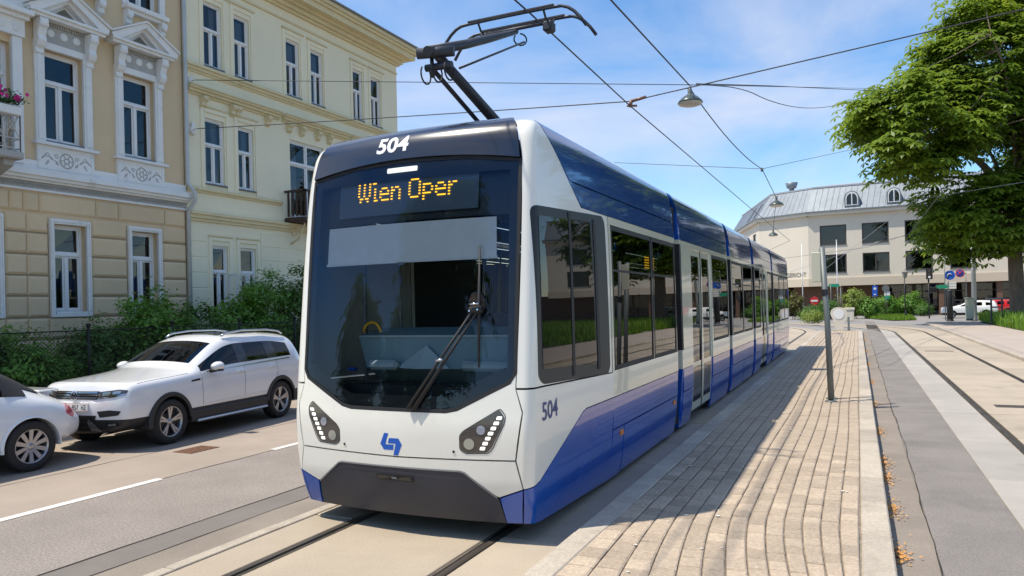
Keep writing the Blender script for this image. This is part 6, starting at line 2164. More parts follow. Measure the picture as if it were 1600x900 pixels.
bvh = BVHTree.FromPolygons([v.co.copy() for v in ev.vertices], [tuple(p.vertices) for p in ev.polygons])
zo = split_zones(ev, suv, ['body', 'lower_cladding', 'windshield', 'side_window', 'pillar_trim'], cfg['list'], {2: .006, 3: .008, 4: .004})
for (x, y, z) in WHEELS:
    wheel(suv, x, y, .35, .35, .23, rim_m, 5, True)
for s in (1, -1):
    for y in (.92, 3.71):
        arch_trim(suv, s, y, .36, .385, .455, s * .72, s * .932, 2 if y < 2 else -8, 188 if y < 2 else 178, car_black)
    local_boxes(suv, [(min(s * .88, s * .935), max(s * .88, s * .935), 1.34, 3.28, .27, .46)], 'sill_cladding', car_black, b=.02)
    local_boxes(suv, [(min(s * .90, s * .99), max(s * .90, s * .99), 1.42, 3.22, .265, .31)], 'running_board', alu, b=.02)
    # roof rails
    mb = MB(); mb.path([(SX + s * .60, SY + y, z) for y, z in ((2.42, 1.61), (2.55, 1.665), (3.0, 1.70), (3.7, 1.69), (4.05, 1.65), (4.18, 1.595))], .017, 8); mb.build('roof_rail', chrome, suv)
    # mirror
    o = MB(); o.lathe([(0, -.10), (.07, -.09), (.10, -.03), (.105, .03), (.09, .07), (0, .075)], (SX + s * 1.01, SY + 1.86, 1.13), 'y', 16)
    for i in range(len(o.v)):
        x, y, z = o.v[i]; o.v[i] = (SX + s * 1.01 + (x - SX - s * 1.01) * .95, y, 1.14 + (z - 1.13) * .74)
    mr = o.build('door_mirror', car_white, suv)
    mb = MB(); mb.tube((SX + s * .87, SY + 1.84, 1.06), (SX + s * .99, SY + 1.86, 1.08), .035, n=8); mb.bbox(SX + s * 1.01 - .085, SX + s * 1.01 + .085, SY + 1.80, SY + 1.93, 1.055, 1.09, .02); mb.build('mirror_foot', car_black, mr)
    # door handles and seams
    for y in (2.48, 3.36):
        hb = decal(bvh, suv, 'door_handle', [(y, .985), (y + .20, .99), (y + .20, 1.012), (y, 1.007)], '+x' if s > 0 else '-x', car_white, off=.028, th=.03, rnd=.01)
    for line in ([(1.62, .52), (1.60, 1.06)], [(2.66, .52), (2.68, 1.09)], [(3.38, .60), (3.62, .86), (3.62, 1.10)]):
        for (p, q) in zip(line[:-1], line[1:]):
            d = Vector((q[0] - p[0], q[1] - p[1])).normalized(); n_ = Vector((-d.y, d.x)) * .0035
            decal(bvh, suv, 'door_seam', [(p[0] - n_.x, p[1] - n_.y), (q[0] - n_.x, q[1] - n_.y), (q[0] + n_.x, q[1] + n_.y), (p[0] + n_.x, p[1] + n_.y)], '+x' if s > 0 else '-x', black_gloss, off=.0015, th=0, step=.08)
    decal(bvh, suv, 'chrome_strip', [(1.75, 1.052), (4.05, 1.118), (4.05, 1.135), (1.75, 1.066)], '+x' if s > 0 else '-x', chrome, off=.006, th=.008)
    decal(bvh, suv, 'wing_vent', [(1.36, .925), (1.56, .935), (1.56, .965), (1.38, .95)], '+x' if s > 0 else '-x', black_gloss, off=.006, th=.008)
    decal(bvh, suv, 'door_crease', [(1.62, .535), (3.30, .56), (3.30, .572), (1.62, .547)], '+x' if s > 0 else '-x', car_white, off=.010, th=.012)
    # headlight, fog light, air intake
    hl = decal(bvh, suv, 'headlight', [(s * x, z) for x, z in ((.40, .80), (.60, .815), (.80, .86), (.815, .92), (.70, .935), (.42, .905))], '-y', hl_house, off=.006, th=.02, rnd=.015)
    decal(bvh, suv, 'light_strip', [(s * x, z) for x, z in ((.42, .806), (.62, .822), (.80, .866), (.80, .88), (.62, .836), (.42, .82))], '-y', chrome, off=.011, th=.004, parent=hl, step=.03)
    decal(bvh, suv, 'light_unit', [(s * x, z) for x, z in ((.48, .845), (.60, .855), (.60, .905), (.48, .90))], '-y', lens_clear, off=.011, th=.004, parent=hl, rnd=.015)
    decal(bvh, suv, 'light_unit', [(s * x, z) for x, z in ((.63, .86), (.74, .88), (.74, .918), (.63, .908))], '-y', lens_clear, off=.011, th=.004, parent=hl, rnd=.015)
    decal(bvh, suv, 'air_intake', [(s * x, z) for x, z in ((.44, .53), (.72, .56), (.76, .62), (.60, .64), (.40, .62))], '-y', car_black, off=.005, th=.01, rnd=.01)
    fg = decal(bvh, suv, 'fog_light', [(s * x, z) for x, z in ((.52, .385), (.70, .40), (.70, .455), (.52, .44))], '-y', black_gloss, off=.006, th=.01, rnd=.015)
    decal(bvh, suv, 'fog_lens', [(s * x, z) for x, z in ((.55, .40), (.67, .41), (.67, .442), (.55, .432))], '-y', lens_clear, off=.010, th=.004, parent=fg, rnd=.01)
    decal(bvh, suv, 'skid_trim', [(s * x, z) for x, z in ((.28, .26), (.46, .27), (.30, .47), (.25, .50), (.22, .47))], '-y', alu, off=.008, th=.012)
    rl = decal(bvh, suv, 'rear_light', [(s * x, z) for x, z in ((.40, .95), (.78, .95), (.80, 1.08), (.42, 1.06))], '+y', red_lens, off=.006, th=.02, rnd=.02)
gr = decal(bvh, suv, 'grille', [(-.40, .795), (.40, .795), (.42, .915), (-.42, .915)], '-y', black_gloss, off=.006, th=.02)
for z in (.815, .852, .889):
    decal(bvh, suv, 'grille_bar', [(-.40, z), (.40, z), (.40, z + .013), (-.40, z + .013)], '-y', chrome, off=.014, th=.01, parent=gr)
decal(bvh, suv, 'lower_grille', [(-.34, .44), (.34, .44), (.38, .56), (-.38, .56)], '-y', car_black, off=.006, th=.015)
for z in (.47, .51):
    decal(bvh, suv, 'grille_bar', [(-.34, z), (.34, z), (.34, z + .012), (-.34, z + .012)], '-y', black_gloss, off=.012, th=.008, parent=gr)
decal(bvh, suv, 'splitter', [(-.5, .27), (.5, .27), (.42, .40), (-.42, .40)], '-y', car_black, off=.006, th=.012)
for s in (-1, 1):
    decal(bvh, suv, 'hood_seam', [(s * .80, .36), (s * .808, .36), (s * .842, 1.36), (s * .834, 1.36)], 'z', black_gloss, off=.0015, th=0, step=.1)
# badge: ring with two stacked chevrons
def ring_pts(r, n=24): return [(r * math.cos(2 * math.pi * k / n), .853 + r * math.sin(2 * math.pi * k / n)) for k in range(n)]
bd = decal(bvh, suv, 'badge', ring_pts(.070), '-y', chrome, off=.026, th=.02)
decal(bvh, suv, 'badge_field', ring_pts(.058), '-y', black_gloss, off=.0275, th=0, parent=bd)
def stroke(p, q, w): 
    d = Vector((q[0] - p[0], q[1] - p[1])).normalized(); n_ = Vector((-d.y, d.x)) * w / 2
    return [(p[0] - n_.x, p[1] - n_.y), (q[0] - n_.x, q[1] - n_.y), (q[0] + n_.x, q[1] + n_.y), (p[0] + n_.x, p[1] + n_.y)]
for s in (-1, 1):
    for p, q in (((s * .026, .905), (0, .868)), ((s * .050, .883), (s * .024, .810)), ((s * .024, .810), (0, .850))):
        decal(bvh, suv, 'badge_stroke', stroke(p, q, .012), '-y', chrome, off=.030, th=.003, parent=bd)
# number plate
pl = decal(bvh, suv, 'number_plate', [(-.26, .622), (.26, .622), (.26, .742), (-.26, .742)], '-y', M('plate_white', (.72, .72, .70), .4), off=.022, th=.02, rnd=.008)
decal(bvh, suv, 'plate_band', [(-.26, .625), (-.222, .625), (-.222, .739), (-.26, .739)], '-y', sign_blue, off=.024, th=0, parent=pl)
decal(bvh, suv, 'plate_edge', [(-.222, .625), (.258, .625), (.258, .629), (-.222, .629)], '-y', sign_red, off=.024, th=0, parent=pl)
decal(bvh, suv, 'plate_edge', [(-.222, .735), (.258, .735), (.258, .739), (-.222, .739)], '-y', sign_red, off=.024, th=0, parent=pl)
def plate_text(s_, x0, w):
    V, Fs, (tw, th_) = text2d(s_, 1, .012)
    vs = []
    for x, y in V:
        h = bvh.ray_cast(Vector((x0 + x / tw * w, -3, .682)), Vector((0, 1, 0)))[0]
        vs.append((SX + x0 + x / tw * w, SY + h.y - .0255, .682 + y / th_ * .072))
    mb = MB(); mb.add(vs, Fs); mb.build('lettering', black_gloss, pl, fix=False)
plate_text('BN', -.165, .085); plate_text('857', .035, .125); plate_text('HZ', .19, .085)
decal(bvh, suv, 'plate_crest', [(-.085, .655), (-.062, .648), (-.062, .712), (-.108, .712), (-.108, .655)], '-y', sign_red, off=.0245, th=0, parent=pl)
# inside
local_boxes(suv, [(-.62, -.12, 2.45, 2.58, .8, 1.28), (.12, .62, 2.45, 2.58, .8, 1.28), (-.5, -.26, 2.47, 2.56, 1.29, 1.46), (.26, .5, 2.47, 2.56, 1.29, 1.46), (-.62, .62, 3.3, 3.42, .8, 1.3)], 'seat', seat_m, b=.04)
local_boxes(suv, [(-.72, .72, 1.55, 1.95, .9, 1.085)], 'dashboard', seat_m, b=.05)
local_boxes(suv, [(-.84, .84, .6, 4.4, .26, .50)], 'floor_pan', car_black, b=.02)
# panoramic roof
suv.location = (-10.12, 6.90, 0); suv.rotation_euler = (0, 0, R(6.5)); suv.scale = (.96, .96, .96)
decal(bvh, suv, 'sunroof', [(-.46, 2.50), (.46, 2.50), (.46, 3.55), (-.46, 3.55)], 'z', black_gloss, off=.004, th=0, rnd=.05, step=.15)

# ---------- white convertible with black soft top (its rear is in view)
BX, BY = -10.52, 2.58
bug = thing('parked_convertible', (BX, BY, 0), 'rounded white convertible with black soft top parked nearest, cut by the frame', 'car')
STB = [
    ring_(.20, [.24, .40, .62, .72, .76, .78, .79, .80, .80], [.62, .72, .72, .66, .58, .46, .34, .18, 0], [.05, 0, .02, .08, .10, .08, .04, .0, -.01]),
    ring_(.50, [.22, .40, .66, .82, .86, .88, .90, .91, .91], [.80, .88, .88, .82, .72, .58, .42, .22, 0]),
    ring_(.86, [.22, .42, .70, .88, .92, .94, .96, .97, .97], [.82, .905, .905, .86, .76, .62, .46, .24, 0]),
    ring_(1.30, [.22, .40, .66, .86, .96, .985, 1.00, 1.01, 1.01], [.82, .875, .88, .85, .80, .72, .62, .34, 0]),
    ring_(1.42, [.22, .40, .66, .86, .965, 1.00, 1.02, 1.05, 1.055], [.82, .87, .875, .85, .805, .74, .64, .35, 0]),
    ring_(1.98, [.22, .40, .66, .87, .975, 1.32, 1.40, 1.44, 1.45], [.82, .87, .875, .85, .81, .66, .57, .3, 0]),
    ring_(2.35, [.22, .40, .66, .87, .985, 1.36, 1.44, 1.485, 1.495], [.82, .87, .875, .85, .812, .66, .57, .3, 0]),
    ring_(2.75, [.22, .40, .66, .87, .99, 1.34, 1.43, 1.475, 1.485], [.82, .872, .878, .85, .812, .66, .57, .3, 0]),
    ring_(3.12, [.22, .42, .70, .88, .99, 1.22, 1.34, 1.39, 1.40], [.82, .895, .895, .85, .80, .66, .56, .3, 0]),
    ring_(3.42, [.22, .44, .76, .90, .985, 1.08, 1.19, 1.25, 1.26], [.83, .905, .905, .85, .775, .66, .54, .3, 0]),
    ring_(3.68, [.23, .43, .74, .88, .94, .97, 1.02, 1.07, 1.08], [.82, .895, .895, .83, .74, .62, .50, .28, 0]),
    ring_(3.95, [.26, .42, .66, .80, .87, .90, .93, .945, .95], [.76, .85, .855, .79, .69, .57, .44, .24, 0]),
    ring_(4.20, [.32, .42, .56, .66, .72, .76, .79, .81, .82], [.62, .72, .73, .68, .60, .49, .38, .21, 0], [0, .0, .02, .0, -.03, -.06, -.07, -.06, -.05])]
def bug_zone(j, i):
    if j == 4 and i >= 6: return 2
    if i == 4 and 4 <= j <= 7: return 3
    if 5 <= j <= 9 and i >= 5: return 4
    if j in (8,) and i == 4: return 4
    return 0
cfgb = dict(list=[car_white, car_black, car_glass_clear, car_glass, softtop_m], caprow_front=4, caprow_rear=4, bulge_front=.12, bulge_rear=.12, front_zone=lambda lv: 0, rear_zone=lambda lv: 0)
evb = make_car('convertible', STB, bug_zone, [(s * .82, y, .33) for y in (.86, 3.41) for s in (1, -1)], .33, .23, .385, bug, cfgb)
bvhb = BVHTree.FromPolygons([v.co.copy() for v in evb.vertices], [tuple(p.vertices) for p in evb.polygons])
split_zones(evb, bug, ['body', 'underside', 'windshield', 'side_window', 'soft_top'], cfgb['list'], {2: .006, 3: .008, 4: -.012})
for y in (.86, 3.41):
    for s in (1, -1):
        wheel(bug, s * .785, y, .33, .33, .23, rim_m, 10, False)
        arch_trim(bug, s, y, .33, .372, .398, s * .70, s * .912, -6, 186, car_white, 'wheel_arch_lip')
for s in (1, -1):
    decal(bvhb, bug, 'rear_light', [(s * x, z) for x, z in ((.55, .60), (.68, .66), (.72, .76), (.62, .82), (.52, .72))], '+y', red_lens, off=.008, th=.03, rnd=.05)
    decal(bvhb, bug, 'rear_light_side', [(3.93, .70), (4.04, .62), (4.10, .66), (4.04, .80), (3.97, .83)], '+x' if s > 0 else '-x', red_lens, off=.008, th=.02, rnd=.02)
    mb = MB(); mb.bbox(BX + s * .84, BX + s * .90, BY + 1.3, BY + 2.9, .26, .34, .02); mb.build('side_sill', car_white, bug)
    decal(bvhb, bug, 'door_seam', [(2.62, .42), (2.627, .42), (2.637, .96), (2.63, .96)], '+x' if s > 0 else '-x', black_gloss, off=.0015, th=0)
    decal(bvhb, bug, 'headlight', [(s * .60 + .09 * math.cos(w), .66 + .10 * math.sin(w)) for w in [k * math.pi / 8 for k in range(16)]], '-y', lens_clear, off=.008, th=.02)
mb = MB(); mb.bbox(BX - .48, BX + .48, BY + 3.78, BY + 4.08, .985, 1.015, .014)
for s in (-.38, .38): mb.bbox(BX + s - .03, BX + s + .03, BY + 3.80, BY + 3.98, .90, .99, .01)
mb.build('rear_spoiler', car_white, bug)
bug.location = (-10.28, 2.60, 0); bug.scale = (.96, .96, .96); bug.rotation_euler = (0, 0, R(1.0))
local_boxes(bug, [(-.6, -.1, 2.2, 2.33, .7, 1.2), (.1, .6, 2.2, 2.33, .7, 1.2)], 'seat', seat_m, b=.04)

# ---------- distant cars by the court
def far_car(px, dep, label, paint, heading, scale=1.0):
    g = at_depth(px, 470, dep)
    t = thing('parked_car', (g.x, g.y, 0), label, 'car', 'cars by the court')
    t.rotation_euler = (0, 0, heading)
    ev = FARM
    nm = ['body', 'underside', 'windshield', 'side_window', 'pillar']
    keep = ORG[t.name]; ORG[t.name] = Vector((0, 2.15, 0))
    out = split_zones(ev, t, nm, [paint, car_black, car_glass, car_glass, paint], {3: .006, 2: .005})
    for o in out.values():
        o.location = (0, -2.15, 0)
    ORG[t.name] = Vector((0, 2.15, 0))
    for (x, y) in ((.78, .85), (-.78, .85), (.78, 3.42), (-.78, 3.42)):
        sv = ORG[t.name]; ORG[t.name] = Vector((0, 0, 0))
        w = wheel(t, x, y - 2.15, .32, .32, .2, rim_m, 5, False)
        ORG[t.name] = sv
    ORG[t.name] = keep
    return t
FARM = make_car('far_car', [[(x, y * .92, z * .93) for x, y, z in r_] for r_ in ST], suv_zone, [(s * .84, y, .33) for y in (.85, 3.42) for s in (1, -1)], .33, .2, .38, suv, cfg)
hd = math.atan2(fa.dir.y, fa.dir.x)
far_car(1513, 66, 'white car parked sideways behind the cream cabinet and mast', car_white, hd - math.pi / 2)
far_car(1548, 71, 'red car mostly hidden behind the white parked car', M('car_paint_red', (.5, .015, .02), .25, coat=1.0), hd - math.pi / 2)
# ------------------------------------------------------------------ vegetation
hedge_leaf = leaf_mat('hedge_leaf', (.075, .18, .02), (.17, .34, .045))
tree_leaf = leaf_mat('chestnut_leaf', (.06, .13, .012), (.24, .33, .03), trans=.45)
dark_leaf = leaf_mat('dark_leaf', (.045, .115, .02), (.11, .23, .035))
lime_leaf = leaf_mat('lime_leaf', (.12, .20, .03), (.30, .36, .07))
olive_leaf = leaf_mat('olive_leaf', (.06, .075, .018), (.15, .14, .03))
grass_leaf = leaf_mat('grass_blade', (.06, .16, .015), (.22, .36, .03), trans=.45)
bark = M('bark', (.16, .115, .08), .9, noise=(6, .35, (1, 1, .25)), bump=(14, .9, .05))
twig_m = M('twig', (.06, .042, .028), .9, noise=(10, .3))
RN = np.random.default_rng(11)
def leaves_mesh(name, C, N, size, mat, parent, aspect=.48, fold=.18, jitter=.35, droop=0.0, label=None):
    """one rhombic, slightly folded leaf at every C, facing N"""
    n = len(C)
    C = np.asarray(C, float); N = np.asarray(N, float)
    N = N + RN.normal(0, jitter, (n, 3))
    N /= np.linalg.norm(N, axis=1)[:, None]
    T = RN.normal(0, 1, (n, 3)); T[:, 2] -= droop
    T -= (T * N).sum(1)[:, None] * N
    T /= np.linalg.norm(T, axis=1)[:, None] + 1e-9
    B = np.cross(N, T)
    s = (size * RN.uniform(.6, 1.25, n))[:, None]
    V = np.empty((n, 4, 3))
    V[:, 0] = C - T * s * .5
    V[:, 1] = C + B * s * aspect * .5 + N * s * fold * .3
    V[:, 2] = C + T * s * .5 - N * s * fold * .5
    V[:, 3] = C - B * s * aspect * .5 + N * s * fold * .3
    V = V.reshape(-1, 3) - np.array(origin_of(parent))
    F = np.arange(n * 4).reshape(n, 4)
    me = bpy.data.meshes.new(name)
    me.vertices.add(n * 4); me.vertices.foreach_set('co', V.ravel())
    me.loops.add(n * 4); me.loops.foreach_set('vertex_index', F.ravel())
    me.polygons.add(n); me.polygons.foreach_set('loop_start', np.arange(0, n * 4, 4)); me.polygons.foreach_set('loop_total', np.full(n, 4))
    me.materials.append(mat)
    me.update(calc_edges=True)
    return link_mesh(name, me, parent)
def clumps(center, radii, m, flat=0.35, shell=.55):
    """clump centres spread through an uneven ellipsoid"""
    d = RN.normal(0, 1, (m, 3)); d /= np.linalg.norm(d, axis=1)[:, None]
    r = RN.uniform(shell, 1, m) ** .6 * RN.uniform(.82, 1.10, m)
    return np.asarray(center) + d * r[:, None] * np.asarray(radii), d
def shrub(name, x, y, z0, rx, ry, h, label, mat, n=5000, leaf=.075, m=70, group=None, cat='shrub', stems=7, cl=.16, zspread=1.0):
    t = thing(name, (x, y, z0), label, cat, group)
    c, d = clumps((x, y, z0 + h * .52), (rx * .86, ry * .86, h * .47), m, shell=.25)
    k = RN.integers(0, m, n)
    off = RN.normal(0, 1, (n, 3)) * cl * np.array([1, 1, .75])
    P = c[k] + off
    nb = d[k] * .6 + off / cl * .35 + np.array([0, 0, .55])
    ok = P[:, 2] > z0 + .02
    leaves_mesh('foliage', P[ok], nb[ok], leaf, mat, t)
    mb = MB()
    for i in range(stems):
        a = 6.28 * i / stems
        e = c[RN.integers(0, m)]
        b = Vector((x + .12 * rx * math.cos(a), y + .12 * ry * math.sin(a), z0))
        q = b.lerp(Vector(e), .5) + Vector((0, 0, .12 * h))
        mb.path([b, q, Vector(e)], [.022, .015, .005], 5)
    mb.build('stem', twig_m, t, fix=False)
    return t
# shrubs behind the fence
SH = [(7.6, .95, 1.75, 'low leafy shrub at the frame edge behind the small car'), (8.75, .75, 1.62, 'low shrub left of the bare wire fence section'), (9.55, .55, 1.05, 'lowest shrub under the bare wire fence section'), (10.55, .7, 1.75, 'shrub beside the fence post, below the beige house window'),
      (11.45, .8, 2.25, 'mid-green shrub in front of the beige house, right of the fence post'), (12.3, .8, 2.50, 'tall shrub covering the lower corner of the second beige window'), (13.3, .85, 2.20, 'shrub at the joint between beige and cream house'),
      (14.4, .85, 2.55, 'shrub under the cream house ground floor windows'), (15.6, .95, 3.0, 'high shrub reaching the cream house window sills'), (16.8, 1.0, 3.25, 'highest shrub next to the tram front'), (18.2, 1.0, 3.0, 'shrub half hidden behind the tram front')]
for i, (y, r_, h, lb) in enumerate(SH):
    shrub('garden_shrub', -14.75 + .15 * math.sin(i * 2.1), y, .13, .85, r_ * 1.12, h, lb, hedge_leaf if i % 3 else dark_leaf, n=6500, leaf=.11, m=85, group='shrubs behind the garden fence', cl=.13)
# garden fence: low wall, posts, wire mesh
fe = thing('garden_fence', (-14.0, 8, 0), 'dark wire mesh fence with iron posts on a low stone wall', 'fence')
mb = MB(); mb.bbox(-14.06, -13.90, -2, 24, .0, .62, .02); mb.build('plinth_wall', M('plinth', (.10, .09, .078), .9, noise=(1.5, .3), bump=(40, .6, .01), stain=(2, .55, (.05, .05, .035), .6)), fe)
fence_iron = M('fence_iron', (.02, .022, .02), .6, .3)
for k in range(11):
    y = 1.84 + 2.0 * k
    mb = MB(); mb.tube((-13.98, y, .55), (-13.98, y, 1.74), .028, n=8); mb.lathe([(.03, 0), (.055, .03), (.045, .06), (0, .07)], (-13.98, y, 1.73), 'z', 10); mb.build('post', fence_iron, fe)
mb = MB(); mb.tube((-13.98, -2, 1.66), (-13.98, 23, 1.66), .012, n=5); mb.build('top_rail', fence_iron, fe)
mb = MB()
s_ = .075
y = 4.0
def rib(a, b):
    d = (Vector(b) - Vector(a)).normalized(); n_ = d.cross(Vector((1, 0, 0))).normalized() * .0028
    a, b = Vector(a), Vector(b)
    mb.add([a - n_, b - n_, b + n_, a + n_], [(0, 1, 2, 3)])
while y < 18:
    rib((-13.98, y, .62), (-13.98, y + 1.04, 1.66)); rib((-13.978, y + 1.04, .62), (-13.978, y, 1.66)); y += s_
o_ = mb.build('wire_mesh', fence_iron, fe, fix=False); o_['kind'] = 'stuff'

# ---------- big chestnut
def tree(name, x, y, z0, trunk_r, trunk_h, crown_c, crown_r, label, n_clumps, n_leaf, leaf, mat, cl=.8, palmate=True, seed=3, limbs=9, low=None, group=None, lobes=None):
    rg = random.Random(seed)
    t = thing(name, (x, y, z0), label, 'tree', group)
    c, d = clumps(crown_c, crown_r, n_clumps, shell=.30)
    if lobes:
        cs = [clumps(lc, lr, ln, shell=.35) for lc, lr, ln in lobes]
        c, d = np.concatenate([q[0] for q in cs]), np.concatenate([q[1] for q in cs])
        n_clumps = len(c)
    if low is not None:
        keep = c[:, 2] > low + RN.uniform(-.6, 1.2, n_clumps)
        c, d = c[keep], d[keep]
    mb = MB()
    top = Vector((crown_c[0], crown_c[1], crown_c[2] + crown_r[2] * .55))
    pts = [Vector((x, y, z0 - .1)), Vector((x, y, z0 + .4)), Vector((x - .1, y, z0 + trunk_h * .5)), Vector((x - .15, y, z0 + trunk_h))]
    pts += [pts[-1].lerp(top, q) + Vector((rg.uniform(-.5, .5), rg.uniform(-.5, .5), 0)) for q in (.3, .6, 1.0)]
    rad = [trunk_r * 1.35, trunk_r * 1.08, trunk_r * .92, trunk_r * .85, trunk_r * .55, trunk_r * .3, trunk_r * .08]
    mb.path(pts, rad, 14)
    mb.build('trunk', bark, t, fix=False)
    mb = MB()
    anchors = []
    for i in range(limbs):
        a = 6.28 * i / limbs + rg.uniform(-.3, .3)
        q = pts[3].lerp(pts[5], rg.uniform(0, .8))
        e = Vector(crown_c) + Vector((math.cos(a) * crown_r[0] * .68, math.sin(a) * crown_r[1] * .68, rg.uniform(-.55, .45) * crown_r[2]))
        m1 = q.lerp(e, .35) + Vector((0, 0, .8)); m2 = q.lerp(e, .7) + Vector((rg.uniform(-.5, .5), rg.uniform(-.5, .5), .6))
        mb.path([q, m1, m2, e], [trunk_r * .38, trunk_r * .26, trunk_r * .15, trunk_r * .05], 8)
        anchors += [m1, m2, e, m1.lerp(m2, .5), m2.lerp(e, .5)]
    anchors += [pts[4], pts[5], pts[6]]
    for k in range(0, len(c), 2):
        e = Vector(c[k]); b = min(anchors, key=lambda q: (q - e).length)
        mb.path([b, b.lerp(e, .5) + Vector((0, 0, -.15)), e], [trunk_r * .08, trunk_r * .05, .012], 5, caps=False)
    mb.build('limbs', bark, t, fix=False)
    k = RN.integers(0, len(c), n_leaf)
    off = RN.normal(0, 1, (n_leaf, 3)) * cl * np.array([1, 1, .55])
    P = c[k] + off
    P[:, 2] -= .12 * (off[:, 0] ** 2 + off[:, 1] ** 2) / cl
    nb = np.array([0, 0, .9]) + off / cl * .35 + d[k] * .5
    if palmate:
        # leaflets fan out from each stalk tip and hang
        reps = 5
        P2 = np.repeat(P, reps, 0)
        az = np.tile(np.arange(reps) * 2 * np.pi / reps, n_leaf) + np.repeat(RN.uniform(0, 6.28, n_leaf), reps)
        rad_ = leaf * .42
        D = np.stack([np.cos(az), np.sin(az), np.full(len(az), -.45)], 1)
        N = np.repeat(nb, reps, 0) * .6 + np.stack([np.cos(az) * .4, np.sin(az) * .4, np.full(len(az), .8)], 1)
        N /= np.linalg.norm(N, axis=1)[:, None]
        D -= (D * N).sum(1)[:, None] * N; D /= np.linalg.norm(D, axis=1)[:, None]
        B = np.cross(N, D)
        s = (leaf * np.repeat(RN.uniform(.75, 1.25, n_leaf), reps))[:, None]
        n = len(P2)
        V = np.empty((n, 4, 3))
        V[:, 0] = P2; V[:, 1] = P2 + D * s * .62 + B * s * .19; V[:, 2] = P2 + D * s - N * s * .16; V[:, 3] = P2 + D * s * .62 - B * s * .19
        V = V.reshape(-1, 3) - np.array(origin_of(t))
        me = bpy.data.meshes.new('crown')
        me.vertices.add(n * 4); me.vertices.foreach_set('co', V.ravel())
        me.loops.add(n * 4); me.loops.foreach_set('vertex_index', np.arange(n * 4))
        me.polygons.add(n); me.polygons.foreach_set('loop_start', np.arange(0, n * 4, 4)); me.polygons.foreach_set('loop_total', np.full(n, 4))
        me.materials.append(mat); me.update(calc_edges=True)
        link_mesh('crown', me, t)
    else:
        leaves_mesh('crown', P, nb, leaf, mat, t)
    return t
g = at_depth(1592, 470, 50)
tree('chestnut_tree', g.x, g.y, .05, .50, 4.2, (g.x + .9, g.y, 13.0), (10.8, 9.5, 11.3), 'large chestnut tree overhanging the pavement at the right', 330, 19000, .50, tree_leaf, cl=.66, limbs=14, low=3.6,
     lobes=[(at_depth(1432, 190, 49), (4.3, 4.3, 3.9), 90), (at_depth(1530, 120, 50), (4.6, 4.6, 5.0), 90), (at_depth(1640, 40, 51), (6.5, 6, 6.0), 100), (at_depth(1545, 340, 50), (4.4, 4.6, 2.9), 70), (at_depth(1670, 250, 50), (5.5, 5.5, 6.5), 110)])
# trees outside the frame that the tram's side and windshield mirror
for i, (x, y, s_, lb) in enumerate(((-13.5, -18, .8, 'tall street tree behind the viewpoint, mirrored at the edge of the tram windshield'), (-22, -24, .42, 'small street tree behind the viewpoint, mirrored low in the windshield'), (-28, -19, .42, 'second small street tree behind the viewpoint, mirrored low in the windshield'))):
    tree('street_tree', x, y, .05, .4, 3.5, (x, y, 9.5 * s_ + 1.5), (6.2 * s_, 6.2 * s_, 7.5 * s_), lb, 110, 6000, .6, tree_leaf, cl=.9, seed=20 + i, limbs=7, low=2.8, group='trees beyond the frame')

# ---------- bushes and beds in front of the court
def pshrub(px, py_top, py_bot, wpx, dep, label, mat, n=2600, leaf=.22, m=40):
    g = at_depth(px, 470, dep)
    top = at_depth(px, py_top, dep).z
    w = wpx / FOC * dep / 2
    return shrub('court_shrub', g.x, g.y, 0, w, w * .9, max(.6, top), label, mat, n=n, leaf=leaf, m=m, group='shrubs before the court', cl=.22 * max(1, w / 1.5), stems=5)
pshrub(1240, 456, 488, 44, 74, 'olive-brown shrub left of the no-entry sign', olive_leaf)
pshrub(1268, 480, 492, 44, 69, 'low dark green shrub under the no-entry sign', dark_leaf)
pshrub(1296, 465, 490, 36, 70, 'dark spreading shrub behind the stop post', dark_leaf)
pshrub(1336, 449, 488, 40, 72, 'yellow-green bushy shrub in front of the recessed shopfront', lime_leaf, n=3500)
pshrub(1356, 464, 491, 34, 71, 'mid-green shrub right of the yellow-green one', hedge_leaf)
pshrub(1384, 460, 492, 44, 78, 'green shrub behind the blue sign', hedge_leaf)
pshrub(1418, 455, 492, 46, 78, 'green shrub behind the black lantern', hedge_leaf, n=3200)
pshrub(1443, 474, 492, 34, 76, 'low grey-green shrub under the traffic light', dark_leaf)
pshrub(1270, 486, 496, 40, 60, 'low pale cushion plant at the road edge', lime_leaf, n=1500, leaf=.14)
# grass verge and planted bed
def patch(name, outline, z, n, hmin, hmax, label, mat, soil=soil_mat, wid=.02, lean=.35):
    mb = MB(); mb.add([(x, y, z) for x, y in outline], [tuple(range(len(outline)))])
    mb.build(name + '_soil', soil, None, kind='structure', fix=True)
    xs = [p[0] for p in outline]; ys = [p[1] for p in outline]
    P = []
    while len(P) < n:
        x, y = random.uniform(min(xs), max(xs)), random.uniform(min(ys), max(ys))
        ins = False
        for i in range(len(outline)):
            (x1, y1), (x2, y2) = outline[i - 1], outline[i]
            if (y1 > y) != (y2 > y) and x < (x2 - x1) * (y - y1) / (y2 - y1) + x1: ins = not ins
        if ins: P.append((x, y))
    mb = MB()
    for x, y in P:
        h = random.uniform(hmin, hmax); a = random.uniform(0, 6.28); l = random.uniform(0, lean) * h
        dx, dy = math.cos(a), math.sin(a)
        bx, by = -dy * wid, dx * wid
        mb.v += [(x - bx, y - by, z), (x + bx, y + by, z), (x + bx * .7 + dx * l * .4, y + by * .7 + dy * l * .4, z + h * .6), (x - bx * .7 + dx * l * .4, y - by * .7 + dy * l * .4, z + h * .6), (x + dx * l, y + dy * l, z + h)]
        k = len(mb.v) - 5
        mb.f += [(k, k + 1, k + 2, k + 3), (k + 3, k + 2, k + 4)]; mb.sm += [False] * 2; mb.mi += [0] * 2
    mb.build(name, mat, None, label, 'grass', kind='stuff', fix=False)
